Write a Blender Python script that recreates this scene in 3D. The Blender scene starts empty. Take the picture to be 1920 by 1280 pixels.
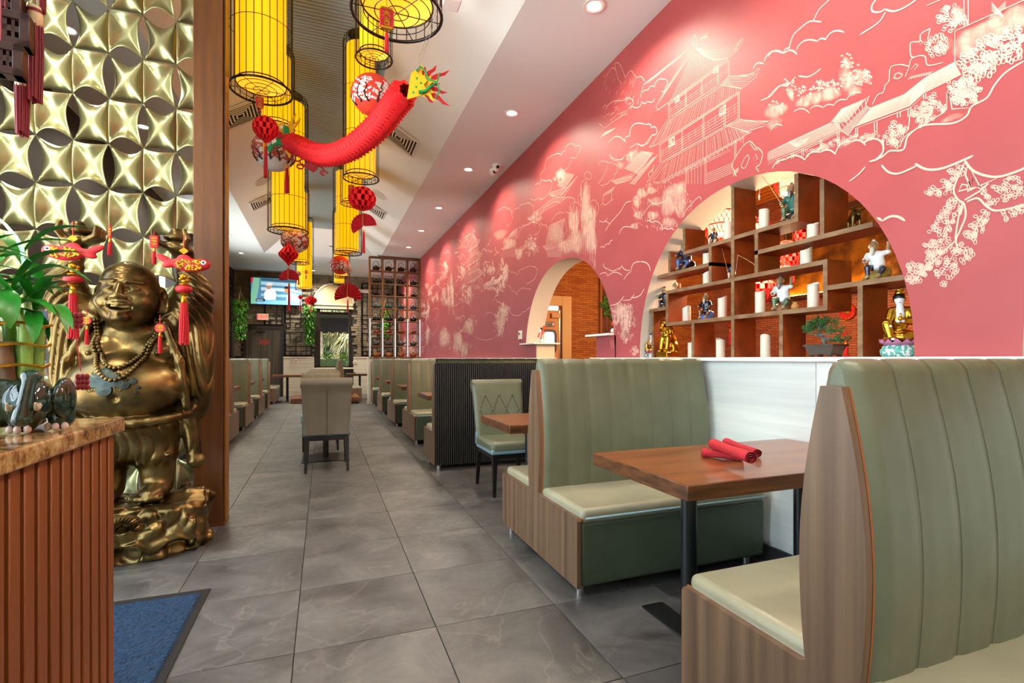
import bpy, math, random
import numpy as np
from mathutils import Vector, Matrix, Euler

SC = bpy.context.scene
COL = SC.collection
PI = math.pi
R = math.radians

# ------------------------------------------------------------------ camera
F_PX, CAM_H = 945.0, 1.22
YAW = math.atan(354 / F_PX)
CY, SY = math.cos(YAW), math.sin(YAW)
cam_d = bpy.data.cameras.new('camera')
cam = bpy.data.objects.new('camera', cam_d)
COL.objects.link(cam)
cam.location = (0, 0, CAM_H)
cam.rotation_euler = (PI / 2, 0, -YAW)
cam_d.sensor_width = 36
cam_d.lens = F_PX / 1920 * 36
cam_d.shift_y = 32 / 1920
cam_d.clip_start = 0.05
SC.camera = cam

# ------------------------------------------------------------------ world, sun, exposure
SC.view_settings.view_transform = 'Standard'
SC.view_settings.look = 'None'
SC.view_settings.exposure = -0.15
SC.view_settings.gamma = 1.0
SC.view_settings.use_curve_mapping = False
W = bpy.data.worlds.new('sky')
SC.world = W
W.use_nodes = True
_n = W.node_tree.nodes
_bg = _n['Background']
_bg.inputs[0].default_value = (0.74, 0.89, 1.0, 1)
_bg.inputs[1].default_value = 7.8
sun_d = bpy.data.lights.new('sun', 'SUN')
sun_d.energy = 38.0
sun_d.angle = R(1.0)
sun_d.color = (1.0, 0.95, 0.86)
sun = bpy.data.objects.new('sun', sun_d)
COL.objects.link(sun)
sun.location = (-4, 22, 12)
sun.rotation_euler = (R(3), R(9), 0)
SC.cycles.max_bounces = 7
SC.cycles.diffuse_bounces = 4
SC.cycles.glossy_bounces = 3
SC.cycles.transmission_bounces = 3
SC.cycles.transparent_max_bounces = 8
SC.cycles.sample_clamp_indirect = 6.0
SC.cycles.use_denoising = True
SC.cycles.caustics_reflective = False
SC.cycles.caustics_refractive = False

# ------------------------------------------------------------------ pixel -> place on a known plane
def at(x, y, X=None, Y=None, Z=None, q=None):
    u = (x - 960) / F_PX
    v = -(y - 672) / F_PX
    d = (u * CY + SY, -u * SY + CY, v)
    if q is not None: t = q
    elif X is not None: t = X / d[0]
    elif Y is not None: t = Y / d[1]
    else: t = (Z - CAM_H) / d[2]
    return Vector((t * d[0], t * d[1], CAM_H + t * d[2]))

# ------------------------------------------------------------------ materials
def hx(h):
    h = h.lstrip('#')
    o = []
    for i in (0, 2, 4):
        c = int(h[i:i + 2], 16) / 255
        o.append(c / 12.92 if c <= 0.04045 else ((c + 0.055) / 1.055) ** 2.4)
    return (o[0], o[1], o[2], 1)

_MC = {}
def mat(name, c1, rough=0.5, metal=0.0, c2=None, scale=8.0, stretch=(1, 1, 1), detail=4, bump=0.0, bscale=None,
        contrast=(0.35, 0.65), emit=None, estr=0.0, coat=0.0, sheen=0.0, spec=0.5, per_object=0.0, alpha=1.0,
        trans=0.0, wave=None, rough2=None, subs=0.0):
    if name in _MC: return _MC[name]
    m = bpy.data.materials.new(name); m.use_nodes = True
    nt = m.node_tree; N = nt.nodes; L = nt.links
    b = N['Principled BSDF']
    b.inputs['Roughness'].default_value = rough
    b.inputs['Metallic'].default_value = metal
    b.inputs['Coat Weight'].default_value = coat
    b.inputs['Specular IOR Level'].default_value = spec
    b.inputs['Alpha'].default_value = alpha
    b.inputs['Transmission Weight'].default_value = trans
    b.inputs['Sheen Weight'].default_value = sheen
    if subs:
        b.inputs['Subsurface Weight'].default_value = subs
        b.inputs['Subsurface Radius'].default_value = (0.02, 0.015, 0.01)
    A = hx(c1)
    b.inputs['Base Color'].default_value = A
    tex = None
    if c2 or bump or rough2 is not None:
        tc = N.new('ShaderNodeTexCoord'); mp = N.new('ShaderNodeMapping')
        mp.inputs['Scale'].default_value = stretch
        L.new(tc.outputs['Object'], mp.inputs[0])
        vec = mp.outputs[0]
        if per_object:
            oi = N.new('ShaderNodeObjectInfo'); va = N.new('ShaderNodeVectorMath'); va.operation = 'ADD'
            ml = N.new('ShaderNodeMath'); ml.operation = 'MULTIPLY'; ml.inputs[1].default_value = 37.0
            L.new(oi.outputs['Random'], ml.inputs[0]); L.new(vec, va.inputs[0]); L.new(ml.outputs[0], va.inputs[1])
            vec = va.outputs[0]
        if wave:
            tex = N.new('ShaderNodeTexWave'); tex.bands_direction = wave[0]
            tex.inputs['Scale'].default_value = scale; tex.inputs['Distortion'].default_value = wave[1]
            tex.inputs['Detail'].default_value = detail; tex.inputs['Detail Scale'].default_value = wave[2] if len(wave) > 2 else 1.5
            fac = tex.outputs['Fac'] if 'Fac' in tex.outputs else tex.outputs[1]
        else:
            tex = N.new('ShaderNodeTexNoise'); tex.inputs['Scale'].default_value = scale
            tex.inputs['Detail'].default_value = detail
            fac = tex.outputs['Fac']
        L.new(vec, tex.inputs['Vector'])
        cr = N.new('ShaderNodeMapRange'); cr.inputs[1].default_value = contrast[0]; cr.inputs[2].default_value = contrast[1]
        L.new(fac, cr.inputs[0])
        if c2:
            mx = N.new('ShaderNodeMix'); mx.data_type = 'RGBA'
            mx.inputs[6].default_value = A; mx.inputs[7].default_value = hx(c2)
            L.new(cr.outputs[0], mx.inputs[0])
            out = mx.outputs[2]
            if per_object:
                hs = N.new('ShaderNodeHueSaturation'); mr = N.new('ShaderNodeMapRange')
                mr.inputs[3].default_value = 1 - per_object; mr.inputs[4].default_value = 1 + per_object
                L.new(oi.outputs['Random'], mr.inputs[0]); L.new(mr.outputs[0], hs.inputs['Value'])
                L.new(out, hs.inputs['Color']); out = hs.outputs[0]
            L.new(out, b.inputs['Base Color'])
        if rough2 is not None:
            rr = N.new('ShaderNodeMapRange'); rr.inputs[3].default_value = rough; rr.inputs[4].default_value = rough2
            L.new(cr.outputs[0], rr.inputs[0]); L.new(rr.outputs[0], b.inputs['Roughness'])
        if bump:
            bt = N.new('ShaderNodeTexNoise'); bt.inputs['Scale'].default_value = bscale or scale * 3; bt.inputs['Detail'].default_value = 5
            L.new(vec, bt.inputs['Vector'])
            bp = N.new('ShaderNodeBump'); bp.inputs['Strength'].default_value = bump; bp.inputs['Distance'].default_value = 0.01
            L.new(bt.outputs['Fac'], bp.inputs['Height']); L.new(bp.outputs[0], b.inputs['Normal'])
    if emit:
        b.inputs['Emission Color'].default_value = hx(emit)
        b.inputs['Emission Strength'].default_value = estr
    _MC[name] = m
    return m

# ------------------------------------------------------------------ mesh builder
class MB:
    def __init__(s): s.v = []; s.f = []
    def add(s, vs, fs):
        o = len(s.v); s.v.extend([tuple(p) for p in vs]); s.f.extend([tuple(i + o for i in f) for f in fs]); return s
    def box(s, x0, x1, y0, y1, z0, z1):
        return s.add([(x0, y0, z0), (x1, y0, z0), (x1, y1, z0), (x0, y1, z0), (x0, y0, z1), (x1, y0, z1), (x1, y1, z1), (x0, y1, z1)],
                     [(0, 3, 2, 1), (4, 5, 6, 7), (0, 1, 5, 4), (1, 2, 6, 5), (2, 3, 7, 6), (3, 0, 4, 7)])
    def obox(s, c, size, rot=(0, 0, 0)):
        M = Matrix.Translation(c) @ Euler(rot).to_matrix().to_4x4()
        a, b, d = [k / 2 for k in size]
        vs = [M @ Vector(p) for p in [(-a, -b, -d), (a, -b, -d), (a, b, -d), (-a, b, -d), (-a, -b, d), (a, -b, d), (a, b, d), (-a, b, d)]]
        return s.add(vs, [(0, 3, 2, 1), (4, 5, 6, 7), (0, 1, 5, 4), (1, 2, 6, 5), (2, 3, 7, 6), (3, 0, 4, 7)])
    def bar(s, a, b, w, h):
        a, b = Vector(a), Vector(b); d = b - a; L = d.length
        q = d.to_track_quat('X', 'Z')
        M = Matrix.Translation((a + b) / 2) @ q.to_matrix().to_4x4()
        L /= 2; w /= 2; h /= 2
        vs = [M @ Vector(p) for p in [(-L, -w, -h), (L, -w, -h), (L, w, -h), (-L, w, -h), (-L, -w, h), (L, -w, h), (L, w, h), (-L, w, h)]]
        return s.add(vs, [(0, 3, 2, 1), (4, 5, 6, 7), (0, 1, 5, 4), (1, 2, 6, 5), (2, 3, 7, 6), (3, 0, 4, 7)])
    def prism(s, poly, axis, a, b):
        f = {'x': lambda p, t: (t, p[0], p[1]), 'y': lambda p, t: (p[0], t, p[1]), 'z': lambda p, t: (p[0], p[1], t)}[axis]
        n = len(poly)
        vs = [f(p, a) for p in poly] + [f(p, b) for p in poly]
        fs = [tuple(range(n)), tuple(range(2 * n - 1, n - 1, -1))] + [(i, i + n, (i + 1) % n + n, (i + 1) % n) for i in range(n)]
        return s.add(vs, fs)
    def tube(s, path, r, n=6, closed=False, cap=True):
        P = [Vector(p) for p in path]; m = len(P)
        rr = r if isinstance(r, (list, tuple)) else [r] * m
        vs = []; up = None
        for i in range(m):
            a = P[(i - 1) % m] if (closed or i > 0) else P[i]
            b = P[(i + 1) % m] if (closed or i < m - 1) else P[i]
            t = (b - a)
            t = t.normalized() if t.length > 1e-9 else Vector((0, 0, 1))
            if up is None:
                up = Vector((0, 0, 1)) if abs(t.z) < 0.9 else Vector((1, 0, 0))
            up = (up - t * up.dot(t))
            up = up.normalized() if up.length > 1e-6 else t.orthogonal().normalized()
            sd = t.cross(up)
            for k in range(n):
                an = 2 * PI * k / n
                vs.append(P[i] + (up * math.cos(an) + sd * math.sin(an)) * rr[i])
        fs = []
        for i in range(m if closed else m - 1):
            j = (i + 1) % m
            for k in range(n):
                l = (k + 1) % n
                fs.append((i * n + k, i * n + l, j * n + l, j * n + k))
        if cap and not closed:
            fs.append(tuple(range(n - 1, -1, -1))); fs.append(tuple((m - 1) * n + k for k in range(n)))
        return s.add(vs, fs)
    def lathe(s, prof, n=20, c=(0, 0, 0), cap=True, axis='z', rx=1.0, ry=1.0):
        vs = []; m = len(prof)
        for (r, z) in prof:
            for k in range(n):
                a = 2 * PI * k / n
                p = (r * rx * math.cos(a), r * ry * math.sin(a), z)
                if axis == 'x': p = (p[2], p[0], p[1])
                if axis == 'y': p = (p[0], p[2], p[1])
                vs.append((p[0] + c[0], p[1] + c[1], p[2] + c[2]))
        fs = [(i * n + k, i * n + (k + 1) % n, (i + 1) * n + (k + 1) % n, (i + 1) * n + k) for i in range(m - 1) for k in range(n)]
        if cap:
            fs.append(tuple(range(n - 1, -1, -1))); fs.append(tuple((m - 1) * n + k for k in range(n)))
        return s.add(vs, fs)
    def ball(s, c, r, nu=14, nv=9, rot=None):
        if not isinstance(r, (list, tuple)): r = (r, r, r)
        M = Euler(rot).to_matrix() if rot else None
        vs = []; c = Vector(c)
        for j in range(1, nv):
            t = PI * j / nv
            for i in range(nu):
                a = 2 * PI * i / nu
                p = Vector((r[0] * math.sin(t) * math.cos(a), r[1] * math.sin(t) * math.sin(a), r[2] * math.cos(t)))
                vs.append(c + (M @ p if M else p))
        t0 = Vector((0, 0, r[2]))
        vs.append(c + (M @ t0 if M else t0)); vs.append(c - (M @ t0 if M else t0))
        T = len(vs) - 2
        fs = [(j * nu + i, (j + 1) * nu + i, (j + 1) * nu + (i + 1) % nu, j * nu + (i + 1) % nu) for j in range(nv - 2) for i in range(nu)]
        fs += [(T, i, (i + 1) % nu) for i in range(nu)] + [(T + 1, (nv - 2) * nu + (i + 1) % nu, (nv - 2) * nu + i) for i in range(nu)]
        return s.add(vs, fs)
    def grid(s, pts, closed_u=False):
        # pts[i][j]
        m = len(pts); n = len(pts[0])
        fs = []
        for i in range(m if closed_u else m - 1):
            for j in range(n - 1):
                k = (i + 1) % m
                fs.append((i * n + j, k * n + j, k * n + j + 1, i * n + j + 1))
        return s.add([p for row in pts for p in row], fs)
    def leaf(s, base, tip, width, bend=0.0, up=(0, 0, 1), segs=4, fold=0.15):
        b, t = Vector(base), Vector(tip); d = t - b; L = d.length
        side = d.cross(Vector(up)); side = side.normalized() if side.length > 1e-6 else Vector((1, 0, 0))
        nrm = side.cross(d).normalized()
        vs = []
        for i in range(segs + 1):
            q = i / segs
            w = width * math.sin(PI * min(1, (q * 0.92 + 0.06))) ** 0.8 * (1 if i < segs else 0.05)
            c = b + d * q + nrm * (bend * L * math.sin(PI * q))
            vs += [c - side * w / 2 + nrm * w * fold, c, c + side * w / 2 + nrm * w * fold]
        fs = []
        for i in range(segs):
            k = i * 3
            fs += [(k, k + 1, k + 4, k + 3), (k + 1, k + 2, k + 5, k + 4)]
        return s.add(vs, fs)
    def build(s, name, m, parent=None, smooth=None, bevel=None, bseg=2, sub=0, solid=0, loc=None, rot=None):
        me = bpy.data.meshes.new(name)
        me.from_pydata(s.v, [], s.f)
        me.update()
        o = bpy.data.objects.new(name, me); COL.objects.link(o)
        if m: me.materials.append(m)
        if smooth is not None:
            me.shade_smooth()
            if smooth < 180: me.set_sharp_from_angle(angle=R(smooth))
        if solid:
            md = o.modifiers.new('s', 'SOLIDIFY'); md.thickness = solid; md.offset = 0
        if bevel:
            md = o.modifiers.new('b', 'BEVEL'); md.width = bevel; md.segments = bseg; md.limit_method = 'ANGLE'; md.angle_limit = R(40)
            me.shade_smooth(); me.set_sharp_from_angle(angle=R(45))
        if sub:
            md = o.modifiers.new('u', 'SUBSURF'); md.levels = sub; md.render_levels = sub
        if loc is not None: o.location = loc
        if rot is not None: o.rotation_euler = rot
        if parent is not None: o.parent = parent
        return o

def np_mesh(name, V, Q, m, parent=None, smooth=True):
    me = bpy.data.meshes.new(name)
    V = np.asarray(V, dtype=np.float32); Q = np.asarray(Q, dtype=np.int32)
    me.vertices.add(len(V)); me.vertices.foreach_set('co', V.ravel())
    me.loops.add(Q.size); me.loops.foreach_set('vertex_index', Q.ravel())
    me.polygons.add(len(Q))
    me.polygons.foreach_set('loop_start', np.arange(0, Q.size, Q.shape[1], dtype=np.int32))
    me.update(calc_edges=True); me.validate()
    if smooth: me.shade_smooth()
    o = bpy.data.objects.new(name, me); COL.objects.link(o)
    if m: me.materials.append(m)
    if parent is not None: o.parent = parent
    return o

# ------------------------------------------------------------------ scene bookkeeping
def tag(o, label, cat, group=None):
    o['label'] = label; o['category'] = cat
    if group: o['group'] = group
    return o
def thing(name, label, cat, loc=(0, 0, 0), rotz=0, group=None):
    o = bpy.data.objects.new(name, None); COL.objects.link(o)
    o.empty_display_size = 0.05
    o.location = loc; o.rotation_euler = (0, 0, rotz)
    return tag(o, label, cat, group)
def struct(o): o['kind'] = 'structure'; return o
def stuff(o): o['kind'] = 'stuff'; return o
def dup(root, loc=None, rotz=None, label=None, scale=None):
    r = root.copy(); COL.objects.link(r)
    if loc is not None: r.location = loc
    if rotz is not None: r.rotation_euler = (0, 0, rotz)
    if scale is not None: r.scale = scale if isinstance(scale, (tuple, list)) else (scale,) * 3
    if label: r['label'] = label
    for ch in list(root.children):
        c = ch.copy(); COL.objects.link(c); c.parent = r
        for g in list(ch.children):
            d = g.copy(); COL.objects.link(d); d.parent = c
    return r

# ------------------------------------------------------------------ sculpting with distance fields
def _rotm(rot): return np.array(Euler(rot).to_matrix()) if rot else None
def El(c, r, rot=None, k=0.02, op=1): return ('e', np.array(c, float), np.array(r, float), _rotm(rot), k, op)
def Cp(a, b, ra, rb=None, k=0.02, op=1): return ('c', np.array(a, float), np.array(b, float), (ra, ra if rb is None else rb), k, op)
def Bo(c, h, rd=0.01, rot=None, k=0.01, op=1): return ('b', np.array(c, float), np.array(h, float), (rd, _rotm(rot)), k, op)
def sculpt(name, prims, res, m, parent=None, smooth_it=0, post=None):
    lo = np.full(3, 1e9); hi = -lo
    bbs = []
    for p in prims:
        if p[0] == 'e':
            e = np.full(3, p[2].max()) if p[3] is not None else p[2]; a, b = p[1] - e, p[1] + e
        elif p[0] == 'c':
            r = max(p[3]); a, b = np.minimum(p[1], p[2]) - r, np.maximum(p[1], p[2]) + r
        else:
            e = (np.full(3, np.linalg.norm(p[2])) if p[3][1] is not None else p[2]) + p[3][0]; a, b = p[1] - e, p[1] + e
        bbs.append((a, b))
        if p[5] > 0: lo = np.minimum(lo, a); hi = np.maximum(hi, b)
    lo -= 3 * res; hi += 3 * res
    n = np.ceil((hi - lo) / res).astype(int) + 1
    D = np.full(n, 0.5, dtype=np.float32)
    ax = [lo[i] + np.arange(n[i]) * res for i in range(3)]
    for p, (a, b) in zip(prims, bbs):
        k = p[4]; mg = k * 1.2 + 3 * res
        i0 = np.clip(np.floor((a - mg - lo) / res).astype(int), 0, n); i1 = np.clip(np.ceil((b + mg - lo) / res).astype(int) + 1, 0, n)
        if np.any(i1 <= i0): continue
        sl = tuple(slice(i0[i], i1[i]) for i in range(3))
        X, Y, Z = np.meshgrid(ax[0][sl[0]], ax[1][sl[1]], ax[2][sl[2]], indexing='ij', sparse=True)
        if p[0] == 'e':
            x, y, z = X - p[1][0], Y - p[1][1], Z - p[1][2]
            if p[3] is not None:
                M = p[3]
                x, y, z = M[0, 0] * x + M[1, 0] * y + M[2, 0] * z, M[0, 1] * x + M[1, 1] * y + M[2, 1] * z, M[0, 2] * x + M[1, 2] * y + M[2, 2] * z
            r = p[2]
            k0 = np.sqrt((x / r[0]) ** 2 + (y / r[1]) ** 2 + (z / r[2]) ** 2)
            k1 = np.sqrt((x / r[0] ** 2) ** 2 + (y / r[1] ** 2) ** 2 + (z / r[2] ** 2) ** 2)
            d = k0 * (k0 - 1) / np.maximum(k1, 1e-6)
        elif p[0] == 'c':
            A, B = p[1], p[2]; ba = B - A; L2 = max(ba @ ba, 1e-12)
            h = np.clip(((X - A[0]) * ba[0] + (Y - A[1]) * ba[1] + (Z - A[2]) * ba[2]) / L2, 0, 1)
            d = np.sqrt((X - A[0] - h * ba[0]) ** 2 + (Y - A[1] - h * ba[1]) ** 2 + (Z - A[2] - h * ba[2]) ** 2) - (p[3][0] + (p[3][1] - p[3][0]) * h)
        else:
            x, y, z = X - p[1][0], Y - p[1][1], Z - p[1][2]
            M = p[3][1]
            if M is not None:
                x, y, z = M[0, 0] * x + M[1, 0] * y + M[2, 0] * z, M[0, 1] * x + M[1, 1] * y + M[2, 1] * z, M[0, 2] * x + M[1, 2] * y + M[2, 2] * z
            h = p[2]
            qx, qy, qz = np.abs(x) - h[0], np.abs(y) - h[1], np.abs(z) - h[2]
            d = np.sqrt(np.maximum(qx, 0) ** 2 + np.maximum(qy, 0) ** 2 + np.maximum(qz, 0) ** 2) + np.minimum(np.maximum(np.maximum(qx, qy), qz), 0) - p[3][0]
        o = D[sl]
        if p[5] > 0:
            hh = np.maximum(k - np.abs(o - d), 0) / max(k, 1e-6)
            D[sl] = np.minimum(o, d) - hh * hh * k / 4
        else:
            hh = np.maximum(k - np.abs(o + d), 0) / max(k, 1e-6)
            D[sl] = np.maximum(o, -d) + hh * hh * k / 4
    S = D < 0
    cnt = np.zeros(n - 1, dtype=np.int8)
    for dx in (0, 1):
        for dy in (0, 1):
            for dz in (0, 1):
                cnt += S[dx:n[0] - 1 + dx, dy:n[1] - 1 + dy, dz:n[2] - 1 + dz]
    mk = (cnt > 0) & (cnt < 8)
    I, J, K = np.where(mk)
    idx = np.full(mk.shape, -1, dtype=np.int32); idx[mk] = np.arange(len(I))
    acc = np.zeros((len(I), 3)); num = np.zeros(len(I))
    cs = [(a, b, c) for a in (0, 1) for b in (0, 1) for c in (0, 1)]
    for c0 in cs:
        for axi in range(3):
            if c0[axi]: continue
            c1 = list(c0); c1[axi] = 1
            da = D[I + c0[0], J + c0[1], K + c0[2]]; db = D[I + c1[0], J + c1[1], K + c1[2]]
            cr = (da < 0) != (db < 0)
            t = np.where(cr, da / np.where(cr, da - db, 1), 0)
            q = np.array(c0, float)[None, :].repeat(len(I), 0); q[:, axi] += t
            acc[cr] += q[cr]; num[cr] += 1
    V = np.stack([I, J, K], 1) + acc / num[:, None]
    V = V * res + lo
    Q = []
    for axi in range(3):
        o1, o2 = [(1, 2), (2, 0), (0, 1)][axi]
        sA = [slice(1, -1)] * 3; sB = [slice(1, -1)] * 3
        sA[axi] = slice(0, -1); sB[axi] = slice(1, None)
        ch = S[tuple(sA)] != S[tuple(sB)]
        E = np.array(np.where(ch)).T
        if not len(E): continue
        ins = S[tuple(sA)][ch]
        E[:, o1] += 1; E[:, o2] += 1
        def cell(d1, d2):
            e = E.copy(); e[:, o1] += d1; e[:, o2] += d2
            return idx[e[:, 0], e[:, 1], e[:, 2]]
        q = np.stack([cell(-1, -1), cell(0, -1), cell(0, 0), cell(-1, 0)], 1)
        q[~ins] = q[~ins][:, ::-1]
        Q.append(q)
    Q = np.concatenate(Q)
    Q = Q[(Q >= 0).all(1)]
    for _ in range(smooth_it):
        acc = np.zeros_like(V); num = np.zeros(len(V))
        for a, b in ((0, 1), (1, 2), (2, 3), (3, 0)):
            np.add.at(acc, Q[:, a], V[Q[:, b]]); np.add.at(num, Q[:, a], 1)
            np.add.at(acc, Q[:, b], V[Q[:, a]]); np.add.at(num, Q[:, b], 1)
        V = 0.5 * V + 0.5 * acc / np.maximum(num, 1)[:, None]
    if post: V = post(V)
    return np_mesh(name, V, Q, m, parent)

def text_mesh(name, s, size, m, parent, loc, rot, depth=0.001, align='CENTER'):
    cu = bpy.data.curves.new(name, 'FONT'); cu.body = s; cu.size = size; cu.align_x = align; cu.align_y = 'CENTER'; cu.extrude = depth
    cu.resolution_u = 2
    tmp = bpy.data.objects.new(name, cu); COL.objects.link(tmp)
    me = bpy.data.meshes.new_from_object(tmp.evaluated_get(bpy.context.evaluated_depsgraph_get()))
    bpy.data.objects.remove(tmp)
    o = bpy.data.objects.new(name, me); COL.objects.link(o)
    me.materials.clear(); me.materials.append(m)
    o.location = loc; o.rotation_euler = rot; o.parent = parent
    return o
# ================================================================== materials of the room
XR, XL, YB, ZC = 2.53, -2.63, 17.9, 4.0
M_white = mat('ceiling_paint', '#eef2f3', 0.85)
M_soff = mat('soffit_paint', '#e6f0f2', 0.8)
M_cream = mat('cream_paint', '#d8c6ab', 0.7)
M_reveal = mat('reveal_paint', '#cfc6b8', 0.7)
M_pink = mat('rose_wall_paint', '#a9474a', 0.5, c2='#a34245', scale=3, bump=0.05, bscale=300)
M_wain = mat('pale_grained_laminate', '#dfe3df', 0.45, c2='#cdd5d3', scale=3.0, stretch=(1, 0.35, 9), detail=6, contrast=(0.3, 0.7))
M_batten = mat('pale_trim', '#e3e6e2', 0.5)
M_ledge = mat('white_ledge', '#ece9e2', 0.5)
M_dark = mat('dark_plaster', '#2a2724', 0.8)
M_brick = mat('grey_brown_brick', '#8d816c', 0.85, c2='#6a614f', scale=5, detail=6, bump=0.5, bscale=60)
M_mortar = mat('dark_mortar', '#3a352d', 0.95)
M_blackw = mat('black_lacquered_lattice', '#171310', 0.45)
M_walnut = mat('walnut', '#513c2c', 0.42, c2='#7a6048', scale=2.4, stretch=(7, 7, 0.14), detail=7, contrast=(0.34, 0.66), bump=0.06, bscale=50)
M_stain = mat('stained_pine', '#54300f', 0.42, c2='#6e431a', scale=2.5, stretch=(9, 9, 0.5), detail=7, contrast=(0.3, 0.7), bump=0.1, bscale=30)
M_chrome = mat('brushed_steel', '#c9c9c7', 0.22, 1.0)
M_blackm = mat('black_powder_coat', '#0f0f10', 0.38)

def floor_mat():
    m = bpy.data.materials.new('slate_tile'); m.use_nodes = True
    nt = m.node_tree; N = nt.nodes; L = nt.links; b = N['Principled BSDF']
    tc = N.new('ShaderNodeTexCoord'); oi = N.new('ShaderNodeObjectInfo')
    ml = N.new('ShaderNodeMath'); ml.operation = 'MULTIPLY'; ml.inputs[1].default_value = 53.0
    va = N.new('ShaderNodeVectorMath'); va.operation = 'ADD'
    L.new(oi.outputs['Random'], ml.inputs[0]); L.new(tc.outputs['Object'], va.inputs[0]); L.new(ml.outputs[0], va.inputs[1])
    n1 = N.new('ShaderNodeTexNoise'); n1.inputs['Scale'].default_value = 2.6; n1.inputs['Detail'].default_value = 9; n1.inputs['Roughness'].default_value = 0.62; n1.inputs['Distortion'].default_value = 0.7
    n2 = N.new('ShaderNodeTexNoise'); n2.inputs['Scale'].default_value = 1.9; n2.inputs['Detail'].default_value = 7; n2.inputs['Distortion'].default_value = .5
    n3 = N.new('ShaderNodeTexNoise'); n3.inputs['Scale'].default_value = 22; n3.inputs['Detail'].default_value = 8
    for t in (n1, n2, n3): L.new(va.outputs[0], t.inputs['Vector'])
    cr = N.new('ShaderNodeValToRGB'); e = cr.color_ramp.elements
    e[0].position = 0.33; e[0].color = hx('#3b3a3a'); e[1].position = 0.70; e[1].color = hx('#6a6966')
    k = cr.color_ramp.elements.new(0.5); k.color = hx('#525150')
    L.new(n1.outputs['Fac'], cr.inputs[0])
    sb = N.new('ShaderNodeMath'); sb.operation = 'SUBTRACT'; sb.inputs[1].default_value = 0.5
    ab = N.new('ShaderNodeMath'); ab.operation = 'ABSOLUTE'
    mr = N.new('ShaderNodeMapRange'); mr.inputs[1].default_value = 0.0; mr.inputs[2].default_value = 0.012; mr.inputs[3].default_value = 0.16; mr.inputs[4].default_value = 0.0
    L.new(n2.outputs['Fac'], sb.inputs[0]); L.new(sb.outputs[0], ab.inputs[0]); L.new(ab.outputs[0], mr.inputs[0])
    mx = N.new('ShaderNodeMix'); mx.data_type = 'RGBA'; mx.inputs[7].default_value = hx('#a59d92')
    L.new(mr.outputs[0], mx.inputs[0]); L.new(cr.outputs[0], mx.inputs[6])
    hs = N.new('ShaderNodeHueSaturation'); v = N.new('ShaderNodeMapRange'); v.inputs[3].default_value = 0.84; v.inputs[4].default_value = 1.12
    L.new(oi.outputs['Random'], v.inputs[0]); L.new(v.outputs[0], hs.inputs['Value']); L.new(mx.outputs[2], hs.inputs['Color'])
    L.new(hs.outputs[0], b.inputs['Base Color'])
    rr = N.new('ShaderNodeMapRange'); rr.inputs[3].default_value = 0.3; rr.inputs[4].default_value = 0.52
    L.new(n3.outputs['Fac'], rr.inputs[0]); L.new(rr.outputs[0], b.inputs['Roughness'])
    ad = N.new('ShaderNodeMath'); ad.operation = 'ADD'; L.new(n2.outputs['Fac'], ad.inputs[0])
    m3 = N.new('ShaderNodeMath'); m3.operation = 'MULTIPLY'; m3.inputs[1].default_value = 0.5; L.new(n3.outputs['Fac'], m3.inputs[0]); L.new(m3.outputs[0], ad.inputs[1])
    bp = N.new('ShaderNodeBump'); bp.inputs['Strength'].default_value = 0.28; bp.inputs['Distance'].default_value = 0.012
    L.new(ad.outputs[0], bp.inputs['Height']); L.new(bp.outputs[0], b.inputs['Normal'])
    b.inputs['Specular IOR Level'].default_value = 0.5
    return m
M_tile = floor_mat()
M_grout = mat('dark_grout', '#3b3835', 0.9)

# ------------------------------------------------------------------ floor of slate tiles
floor = struct(MB().box(XL - .2, 6.3, -3.4, YB + .2, -0.12, -0.006).build('floor', M_grout))
TX, TY, GX0, GY0 = 0.594, 0.6156, -0.1126, 2.886
xs = [XL] + [GX0 + TX * k for k in range(-4, 5)] + [XR]
ys = [GY0 + TY * k for k in range(-6, 25)]
ys[-1] = min(ys[-1], YB)
random.seed(4)
_tm = {}
for i in range(len(xs) - 1):
    for j in range(len(ys) - 1):
        w, d = round(xs[i + 1] - xs[i], 4), round(ys[j + 1] - ys[j], 4)
        if (w, d) not in _tm:
            g = 0.0018
            o = MB().box(-w / 2 + g, w / 2 - g, -d / 2 + g, d / 2 - g, -0.0058, 0).build('tile', M_tile, floor, bevel=0.0012, bseg=1)
            _tm[(w, d)] = o
        else:
            o = _tm[(w, d)].copy(); COL.objects.link(o); o.parent = floor
        o.location = ((xs[i] + xs[i + 1]) / 2, (ys[j] + ys[j + 1]) / 2, 0)
MB().box(XR + .25, 6.0, -1.2, 6.6, -0.0058, 0).build('lounge_flooring', M_tile, floor)

# ------------------------------------------------------------------ ceiling: soffit ring, tray slopes, slatted centre
TXL, TXR, TYE, TYN = -1.45, 1.47, 14.7, -2.2
PX_, PYE, PYN, ZP = 0.66, 13.6, -1.2, 4.5
c = MB()
c.add([(TXR, -3.4, ZC), (XR + .05, -3.4, ZC), (XR + .05, YB, ZC), (TXR, YB, ZC)], [(0, 1, 2, 3)])
c.add([(XL - .05, -3.4, ZC), (TXL, -3.4, ZC), (TXL, YB, ZC), (XL - .05, YB, ZC)], [(0, 1, 2, 3)])
c.add([(TXL, TYE, ZC), (TXR, TYE, ZC), (TXR, YB, ZC), (TXL, YB, ZC)], [(0, 1, 2, 3)])
c.add([(TXL, -3.4, ZC), (TXR, -3.4, ZC), (TXR, TYN, ZC), (TXL, TYN, ZC)], [(0, 1, 2, 3)])
ceiling = struct(c.build('ceiling', M_soff))
s = MB()
a = [(TXL, TYN, ZC), (TXR, TYN, ZC), (TXR, TYE, ZC), (TXL, TYE, ZC)]
b = [(-PX_, PYN, ZP), (PX_, PYN, ZP), (PX_, PYE, ZP), (-PX_, PYE, ZP)]
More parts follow.
